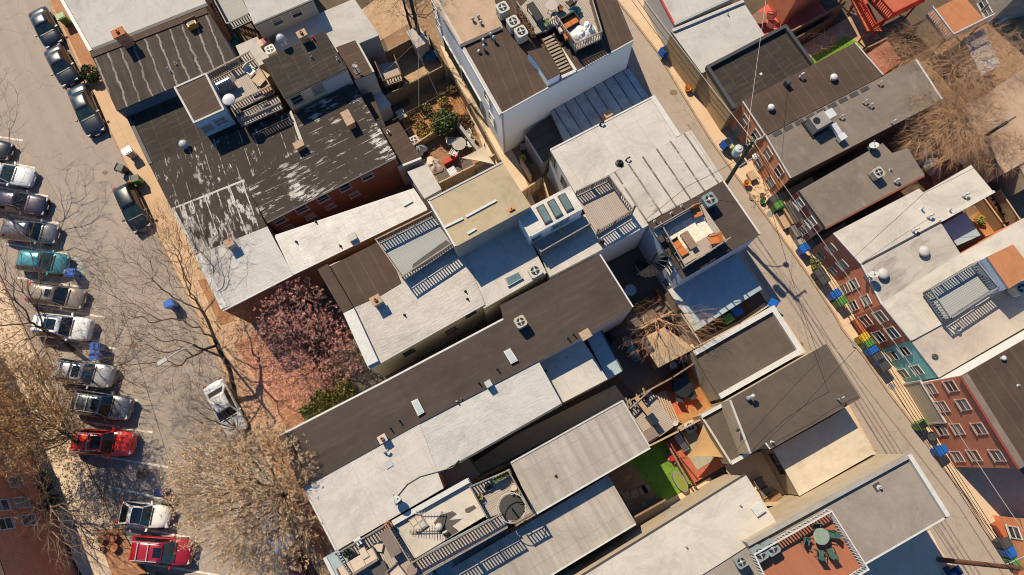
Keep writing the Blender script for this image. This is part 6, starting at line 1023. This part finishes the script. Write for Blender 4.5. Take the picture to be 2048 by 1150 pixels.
wire('pale wire crossing above the alley bins towards the red brick wall', [t1, at(1900, 840, 8.4), at(2060, 1080, 8.4)], .022, .1, WIREP); wire('pale wire running up from the pole to the top edge', [t1, at(1290, 0, 8.5)], .022, .1, WIREP)
wire('dashed pale wire over the black framed roof', [at(1492, 290, 11.3), at(1535, -20, 10)], .016, .1, WIREP); wire('dark wire from the pole over the brown garages', [t1, at(1640, 720, 8), at(1470, 905, 6.5)], .015, .5); wire('dark wire crossing the brown panel roof', [at(1500, 915, 5.6), at(1610, 810, 7), at(1710, 700, 9)], .016, .2); wire('long dark wire along the alley edge', [t1, at(1700, 640, 10), at(1890, 925, 9.5), t2], .02, .4)
for k in range(4): wire(('outermost of four dark wires strung between the poles along the alley', 'second of four dark wires strung along the alley', 'third of four dark wires strung along the alley', 'innermost of four dark wires strung along the alley')[k], [t1+UX*(-.5+.45*k)-Vector((0, 0, .3+.5*k)), t2+UX*(-.6+.4*k)-Vector((0, 0, .2+.4*k))], .022, .35)
for k in range(3): wire(('outer dark wire running from the pole to the top edge', 'middle dark wire running from the pole to the top edge', 'inner dark wire running from the pole to the top edge')[k], [t1+UX*(-.5+.5*k)-Vector((0, 0, .3+.4*k)), at(1235+12*k, -40, 10.5)], .02, .3)
wire('dark wire curving over the streaked white roof', [t1-Vector((0, 0, 3)), at(1375, 372, 6.4), at(1290, 440, 5.8)], .015, .2); wire('wire over the long white roof by vents', [at(1702, 520, 5.3), at(1850, 385, 6.5), at(1960, 330, 8)], .014, .1)
for k, (p, q) in enumerate((((806, 40), (876, 190)), ((856, 60), (745, 165)), ((835, 20), (838, 215)))): wire(('pale yard wire slanting over the sandy yard', 'pale yard wire towards the brown rear wing', 'pale yard wire above the garden beds')[k], [at(*p, 7.5), at(*q, 3)], .018, .1, WIREP)
for k, (p, q) in enumerate((((785, 240), (925, 165)), ((830, 262), (930, 215)), ((800, 268), (905, 195)))): wire(('clothes line over the upper garden bed', 'clothes line over the evergreen shrub', 'clothes line across the middle garden bed')[k], [at(*p, 2.2), at(*q, 2.2)], .012, .05, WIREP)
# ------------------------------------------------------------------ trees: attractors joined to the trunk by the cheapest path, pipe-model radii
def tree(name, label, trunk, crown, n, seed, bark, r0=.011, rmax=.22, bf=.35, twig=2, tl=.4, leaf=None, leafn=0, leafs=.1, group=None, droop=0.0, shell=.45, spread=.35):
    rg = np.random.default_rng(seed); T = [np.array(at(*q)) for q in trunk]; pts = []
    for a, b in zip(T, T[1:]):
        for k in range(4): pts.append(a+(b-a)*k/4+(rg.normal(size=3)*.03 if k else 0))
    pts.append(T[-1]); m = len(pts); A = []
    tot = sum(c[3] for c in crown)
    for (u, v, h, wgt, rx, ry, rz) in crown:
        k = int(n*wgt/tot); c = np.array(at(u, v, h)); d = rg.normal(size=(k, 3)); d /= np.linalg.norm(d, axis=1)[:, None]
        A.append(c+d*(rg.uniform(shell**3, 1, k)**(1/3))[:, None]*np.array([rx, ry, rz]))
    A = np.concatenate(A); A = A[A[:, 2] > .6]; N = len(A); X = np.concatenate([np.array(pts), A]); par = np.full(len(X), -1); pl_ = np.zeros(len(X))
    for i in range(1, m): par[i] = i-1; pl_[i] = pl_[i-1]+np.linalg.norm(X[i]-X[i-1])
    best = np.full(N, 1e9); bp = np.zeros(N, int); live = np.ones(N, bool)
    def upd(k, extra=0):
        d = np.linalg.norm(A-X[k], axis=1); c = d**1.1+bf*pl_[k]+extra; q = c < best; best[q] = c[q]; bp[q] = k
    for k in range(m): upd(k, 4.0*max(0, (m*.5-k))/m*2)
    order = list(range(m))
    for _ in range(N):
        i = int(np.argmin(np.where(live, best, 1e12))); live[i] = False; j = m+i; par[j] = bp[i]; pl_[j] = pl_[bp[i]]+np.linalg.norm(X[j]-X[bp[i]]); order.append(j); upd(j)
    cnt = np.zeros(len(X)); ch = np.zeros(len(X), int)
    for j in order[::-1]:
        cnt[j] = max(cnt[j], 1)
        if par[j] >= 0: cnt[par[j]] += cnt[j]; ch[par[j]] += 1
    rad = np.minimum(r0*cnt**.5, rmax)
    Y = X.copy()
    if droop: Y[m:, 2] -= droop*np.maximum(0, pl_[m:]-pl_[m-1])**1.3*.12; Y[:, 2] = np.maximum(Y[:, 2], .4)
    trunkb = MB(); br = MB()
    def seg(b, p, q, ra, rb, k):
        d = q-p; L = np.linalg.norm(d)
        if L < 1e-5: return
        d = d/L; up = np.array([0, 0, 1.]) if abs(d[2]) < .9 else np.array([1., 0, 0]); x = np.cross(d, up); x /= np.linalg.norm(x); y = np.cross(d, x); s = len(b.v)
        for c, r in ((p, ra), (q, rb)):
            for i in range(k): t = 2*PI*i/k; b.v.append(tuple(c+(x*math.cos(t)+y*math.sin(t))*r))
        b.f += [(s+i, s+(i+1) % k, s+k+(i+1) % k, s+k+i) for i in range(k)]
    tips = []
    for j in order[1:]:
        p = par[j]; big = rad[j] > rmax*.42
        if big: seg(trunkb, Y[p], Y[j], rad[p] if rad[p] < rad[j]*1.6 else rad[j]*1.25, rad[j], 8)
        else:
            mid = (Y[p]+Y[j])/2+rg.normal(size=3)*np.linalg.norm(Y[j]-Y[p])*.07; ra = min(rad[p], rad[j]*1.4); seg(br, Y[p], mid, ra, rad[j], 4 if rad[j] > .03 else 3); seg(br, mid, Y[j], rad[j], rad[j]*.9, 4 if rad[j] > .03 else 3)
        if j >= m and cnt[j] < 4:
            tips.append(Y[j]); base = Y[j]-Y[p]; base /= np.linalg.norm(base)+1e-6
            for _ in range(twig):
                d = base+rg.normal(size=3)*spread; d /= np.linalg.norm(d); e = Y[j]+d*tl*rg.uniform(.5, 1.3); e[2] -= droop*.15; f = e+(d+rg.normal(size=3)*.3)*tl*.5; f[2] -= droop*.2
                seg(br, Y[j], e, rad[j]*.75, rad[j]*.5, 3); seg(br, e, f, rad[j]*.5, rad[j]*.25, 3); tips += [e, f]
    t0 = at(*trunk[0]); r = thing(name, label, 'tree', (t0.x, t0.y, 0), 0, group)
    if trunkb.v: trunkb.build('trunk', bark[0], r, True)
    br.build('branches', bark[1], r)
    if leaf:
        tp = np.array(tips); k = len(tp); nc = leafn//9; cc = tp[rg.integers(0, k, nc)]+rg.normal(size=(nc, 3))*leafs*1.6; c = cc[rg.integers(0, nc, leafn)]+rg.normal(size=(leafn, 3))*leafs*.85; a = rg.normal(size=(leafn, 3)); a /= np.linalg.norm(a, axis=1)[:, None]; q = np.cross(a, rg.normal(size=(leafn, 3))); q /= np.linalg.norm(q, axis=1)[:, None]
        s = leafs*rg.uniform(.5, 1.2, leafn)[:, None]; nm = len(leaf); which = rg.integers(0, nm, leafn)
        for w_ in range(nm):
            S = which == w_; V = np.stack([c[S]-a[S]*s[S]*.6, c[S]-q[S]*s[S]*.5, c[S]+a[S]*s[S]*.6, c[S]+q[S]*s[S]*.5], 1).reshape(-1, 3); b = MB(); b.v = [tuple(p) for p in V]; b.f = [(4*i, 4*i+1, 4*i+2, 4*i+3) for i in range(int(S.sum()))]; b.build('crown', leaf[w_], r)
    return r
BK_D = M('dark_bark', (.060, .042, .032), .95, (.04, .03, .024), 3); BK_T = M('twig_brown', (.17, .105, .065), .95); BK_C = M('tan_twig', (.19, .12, .075), .95); BK_W = M('pale_twig', (.40, .27, .18), .9); BK_R = M('russet_twig', (.56, .35, .215), .9, (.42, .25, .145), .7); BK_F = M('warm_twig', (.66, .36, .21), .9)
PINK1 = M('pink_blossom', (1.1, .52, .43), .8, (.95, .40, .32), 5); PINK2 = M('deep_pink_bud', (.62, .23, .18), .8); PINK3 = M('pale_pink_blossom', (.95, .60, .52), .8)
CRM1 = M('cream_blossom', (1.0, .68, .38), .8, (.86, .55, .29), 4); CRM2 = M('straw_blossom', (.74, .45, .21), .85); CRM3 = M('white_blossom', (.98, .82, .60), .8)
GLD1 = M('golden_leaf', (.70, .43, .19), .85, (.58, .33, .14), 4); GLD2 = M('ochre_leaf', (.48, .26, .10), .85)
tree('bare_tree', 'large bare street tree arching over the road between kerb and bins', [(474, 805, 0), (461, 745, 2.4), (435, 690, 3.9), (408, 628, 5.0), (388, 592, 5.6)], [(290, 590, 6.6, 5, 6.0, 5.4, 1.9), (370, 480, 7.0, 3, 4.0, 3.6, 1.6), (420, 710, 6.4, 3, 4.4, 3.8, 1.8), (250, 690, 6.4, 2, 3.6, 3.2, 1.4)], 1700, 5, (BK_D, BK_T), .0066, .20, .55, 3, .6, group='bare street trees', shell=.3)
tree('blossom_tree', 'pink blossom tree in front of the half silver roof', [(650, 765, 0), (638, 735, 1.5), (622, 708, 2.6)], [(600, 690, 4.2, 3, 3.3, 3.3, 2.0), (590, 620, 4.8, 2, 2.5, 2.2, 1.6), (655, 700, 3.6, 2, 2.6, 2.6, 1.6), (600, 745, 3.4, 1, 2.4, 2.2, 1.2)], 1100, 6, (BK_D, BK_D), .009, .14, .7, 2, .35, [PINK1, PINK1, PINK2, PINK3], 19000, .07, 'flowering street trees', 0, .35)
tree('blossom_tree', 'broad cream blossom tree covering the kerb at lower left', [(592, 990, 0), (575, 988, 1.6), (556, 985, 2.9)], [(480, 985, 5.6, 4, 4.6, 4.9, 2.5), (535, 935, 6.2, 3, 3.2, 2.7, 1.9), (530, 1060, 5.6, 3, 3.3, 3.3, 2.0), (420, 950, 5.6, 2, 2.8, 3.2, 1.7)], 2000, 7, (BK_D, BK_C), .0085, .19, 1.0, 3, .45, [CRM1, CRM1, CRM2, CRM3], 52000, .07, 'flowering street trees', 0, .35)
tree('golden_tree', 'golden leaved tree over the left pavement beside red off roader', [(176, 902, 0), (150, 880, 2.2), (120, 860, 3.6)], [(50, 805, 6.4, 3, 3.5, 3.2, 2.2), (40, 870, 6.6, 3, 3.6, 2.6, 2.2), (92, 845, 5.6, 2, 2.3, 2.3, 1.9), (20, 770, 6, 1, 3.0, 2.4, 2.2)], 1500, 8, (BK_D, BK_C), .0085, .18, .9, 3, .4, [GLD1, GLD2, GLD2], 34000, .07, 'flowering street trees', 0, .35)
tree('bare_tree', 'dark bare tree at the left edge over the white estate', [(146, 700, 0), (110, 672, 2.6), (60, 645, 4.6)], [(20, 640, 7.0, 3, 4.6, 4.0, 2.0), (50, 520, 6.4, 2, 3.4, 3.4, 1.8), (90, 730, 6.0, 2, 3.2, 3.2, 1.6)], 560, 9, (BK_D, BK_T), .0095, .21, .8, 2, .6, group='bare street trees', shell=.3)
tree('bare_tree', 'pale twigged bare tree before the lower left brick house', [(112, 1000, 0), (90, 1010, 1.2)], [(50, 1035, 3.6, 3, 3.0, 2.8, 1.7), (150, 1060, 3.6, 2, 2.4, 2.8, 1.4), (60, 960, 3.2, 2, 2.0, 1.8, 1.2)], 800, 10, (BK_W, BK_W), .0085, .09, .8, 2, .4, group='bare street trees', shell=.3)
tree('bare_tree', 'low twiggy bare tree over the pale silver sedan bonnet', [(484, 868, 0), (474, 858, 1.0)], [(430, 825, 3.2, 3, 2.7, 1.7, 1.1), (395, 825, 3.4, 1, 1.5, 1.3, .8)], 260, 11, (BK_D, BK_T), .007, .07, 1.0, 2, .5, group='bare street trees', shell=.3)
tree('bare_tree', 'bare tree off the left edge shading the plum sedan', [(18, 420, 0), (-10, 410, 2.5), (-40, 390, 4.5)], [(-30, 330, 6.5, 2, 4.0, 4.5, 1.8), (10, 430, 5.4, 2, 2.4, 2.4, 1.5), (-50, 200, 7.5, 2, 3.4, 4.0, 1.8)], 420, 12, (BK_D, BK_T), .0085, .2, .8, 2, .5, group='bare street trees', shell=.3)
tree('twiggy_tree', 'brown weeping twiggy tree around the small grey shed', [(1905, 150, 0), (1912, 132, 2.0)], [(1850, 95, 4.2, 3, 3.0, 2.6, 1.7), (1990, 110, 4.2, 3, 3.6, 3.0, 1.7), (1920, 150, 4.0, 2, 2.5, 2.4, 1.5)], 1300, 13, (BK_R, BK_R), .0068, .12, .6, 4, .75, group='twiggy backyard trees', droop=.6, shell=.25)
tree('twiggy_tree', 'brown weeping twiggy tree between taupe and tan roofs', [(1900, 270, 0), (1905, 255, 2.0)], [(1895, 240, 4.4, 4, 3.2, 3.4, 1.7), (1950, 220, 4.2, 2, 2.4, 2.8, 1.5)], 1300, 14, (BK_R, BK_R), .0068, .12, .6, 4, .75, group='twiggy backyard trees', droop=.6, shell=.25)
tree('twiggy_tree', 'smaller twiggy tree over the cluttered yard at right', [(1972, 330, 0), (1980, 318, 1.5)], [(1995, 300, 3.4, 3, 2.4, 1.6, 1.2)], 400, 15, (BK_R, BK_R), .007, .08, .6, 4, .7, group='twiggy backyard trees', droop=.5, shell=.25)
tree('bare_tree', 'sunlit bare fruit tree above the sandy shed roof', [(1310, 650, 0), (1313, 640, 1.5), (1318, 625, 2.6)], [(1345, 655, 4.6, 3, 3.0, 2.2, 1.6), (1300, 665, 4.2, 2, 2.0, 1.9, 1.4), (1400, 640, 5, 1, 1.8, 1.0, .9)], 420, 16, (BK_F, BK_F), .0062, .1, .9, 2, .5, group='bare backyard trees', shell=.3)
tree('bare_tree', 'thin leafless sapling in the sunny sandy yard', [(1622, 118, 0), (1628, 108, 1.0)], [(1645, 85, 3.0, 1, 1.6, 1.2, .9)], 26, 17, (BK_T, BK_T), .012, .05, .2, 1, .5, group='bare backyard trees', shell=.4)
tree('bare_tree', 'dark bare tree by the pole at the top edge', [(828, 70, 0), (815, 35, 3.0), (806, 0, 5.0)], [(800, -40, 8.0, 3, 3.6, 3.6, 2.0), (850, 20, 7.0, 1, 2.4, 2.4, 1.4)], 300, 18, (BK_D, BK_D), .009, .2, .8, 2, .5, group='bare backyard trees', shell=.3)
def shrub(label, u, v, blobs, mats, n, size, seed, group='garden shrubs', name='shrub'):
    p = at(u, v, 0); r = thing(name, label, 'shrub', (p.x, p.y, 0), 0, group)
    MB().tube([(p.x, p.y, 0), (p.x+.05, p.y, blobs[0][2])], [.06, .03], 6).build('stem', BK_D, r); rg = random.Random(seed)
    L = []
    for (uu, vv, h, rad) in blobs: q = at(uu, vv, h); L.append((q.x, q.y, h, rad)); L += [(q.x+rg.uniform(-1, 1)*rad*.8, q.y+rg.uniform(-1, 1)*rad*.8, h+rg.uniform(-.2, .5)*rad, rad*.5) for _ in range(5)]
    for i, m in enumerate(mats): foliage(r, L, n//len(mats), size, m, seed+i, 'foliage')
    return r
EVG = M('evergreen_leaf', (.045, .075, .020), .6, (.07, .105, .03), 5); EVG2 = M('lime_leaf', (.15, .18, .05), .65); OLV = M('olive_leaf', (.48, .42, .10), .8, (.33, .29, .07), 4); RST = M('rust_leaf', (.22, .09, .05), .8, (.28, .13, .06), 4); DGN = M('deep_green_leaf', (.03, .05, .018), .7)
shrub('glossy round evergreen shrub in the middle of the brick yard', 893, 258, [(885, 245, 1.3, 1.15)], [EVG, EVG2], 1200, .10, 41); shrub('dense dark evergreen by the street pavement', 185, 152, [(180, 146, .7, .75)], [EVG, DGN], 1100, .07, 42)
shrub('yellow green bush below the pink blossom tree', 640, 815, [(650, 800, .9, .95), (690, 780, .9, .8), (622, 825, .7, .7)], [OLV, OLV, EVG2, DGN], 700, .10, 43); shrub('dark green bush against the lower left brick wall', 95, 970, [(90, 965, .6, .7), (105, 1010, .6, .6)], [DGN, EVG], 400, .1, 44); shrub('small olive bush on the alley pavement', 1632, 528, [(1631, 527, .5, .42)], [OLV, EVG2], 160, .08, 45)
for k, (lab, u, v, r_, ms) in enumerate((('rust and green plants at the left of upper garden bed', 822, 232, .6, [RST, OLV]), ('low green plants in the middle of upper garden bed', 850, 215, .65, [OLV, EVG, RST]), ('rust plants by the path end of garden bed', 882, 195, .6, [RST, OLV]), ('rusty plants beside the potting bench', 840, 250, .5, [OLV, RST]), ('russet shrub in the retaining wall corner', 925, 245, .6, [RST, DGN]), ('rusty shrubs beneath the round evergreen', 852, 272, .7, [RST, OLV]), ('green plants at the top of the garden bed', 905, 180, .45, [OLV, RST]), ('dark shrub in the shade beside brown lean-to', 1215, 680, .5, [DGN]), ('green tuft at the narrow garden', 1958, 440, .4, [EVG2, OLV]), ('rust plants in the shaded courtyard corner', 1315, 590, .4, [RST]))):
    shrub(lab, u, v, [(u, v, .35, r_)], ms, 110, .075, 50+k, 'garden bed plants')
# grass blades on the two lawns: nobody could count them
rg = np.random.default_rng(77); b = MB()
for poly, n in (([(1262, 918), (1338, 874), (1388, 955), (1310, 1000)], 3200), ([(1618, 124), (1690, 80), (1716, 90), (1642, 134)], 1800)):
    P = [at(u, v, .03) for u, v in poly]
    for i in range(n):
        s, t = rg.uniform(0, 1, 2); p = (P[0]*(1-s)+P[1]*s)*(1-t)+(P[3]*(1-s)+P[2]*s)*t; a = rg.uniform(0, 6.3); h = rg.uniform(.04, .12); k = len(b.v); dx, dy = math.cos(a)*.025, math.sin(a)*.025
        b.v += [(p.x-dx, p.y-dy, .02), (p.x+dx, p.y+dy, .02), (p.x+rg.uniform(-.06, .06), p.y+rg.uniform(-.06, .06), .05+h)]; b.f.append((k, k+1, k+2))
go = b.build('grass', M('grass_blade', (.15, .29, .03), .8, (.2, .34, .05), 5)); tag(go, 'short bright green grass on the two small lawns', 'grass', kind='stuff')
leafl = MB(); rg = np.random.default_rng(78)
for (u0, v0, u1, v1, n) in ((60, 720, 250, 1100, 2600), (0, 560, 120, 760, 1200), (470, 640, 660, 880, 2600), (560, 880, 690, 1130, 1200), (780, 180, 960, 330, 700), (230, 430, 480, 800, 500), (1500, 350, 1540, 420, 80)):
    for i in range(n):
        p = at(rg.uniform(u0, u1), rg.uniform(v0, v1), .14); k = len(leafl.v); a = rg.uniform(0, 6.3); c, s = math.cos(a)*.065, math.sin(a)*.065; z = .145+rg.uniform(0, .02); leafl.v += [(p.x-c, p.y-s, z), (p.x+s*.6, p.y-c*.6, z+.01), (p.x+c, p.y+s, z), (p.x-s*.6, p.y+c*.6, z+.012)]; leafl.f.append((k, k+1, k+2, k+3))
go = leafl.build('fallen_leaves', M('dry_leaf', (.26, .14, .07), .9, (.16, .08, .04), 9)); tag(go, 'dry brown leaves scattered over pavement and yards', 'leaves', kind='stuff')

pet = MB(); rg = np.random.default_rng(79)
for i in range(3200):
    p = at(rg.normal(560, 50), rg.normal(735, 62), .15); k = len(pet.v); a = rg.uniform(0, 6.3); c, s_ = math.cos(a)*.06, math.sin(a)*.06; z = .15+rg.uniform(0, .02); pet.v += [(p.x-c, p.y-s_, z), (p.x+s_*.7, p.y-c*.7, z+.01), (p.x+c, p.y+s_, z), (p.x-s_*.7, p.y+c*.7, z+.012)]; pet.f.append((k, k+1, k+2, k+3))
go = pet.build('fallen_petals', PINK1); tag(go, 'pink fallen petals scattered under the blossom tree', 'petals', kind='stuff')
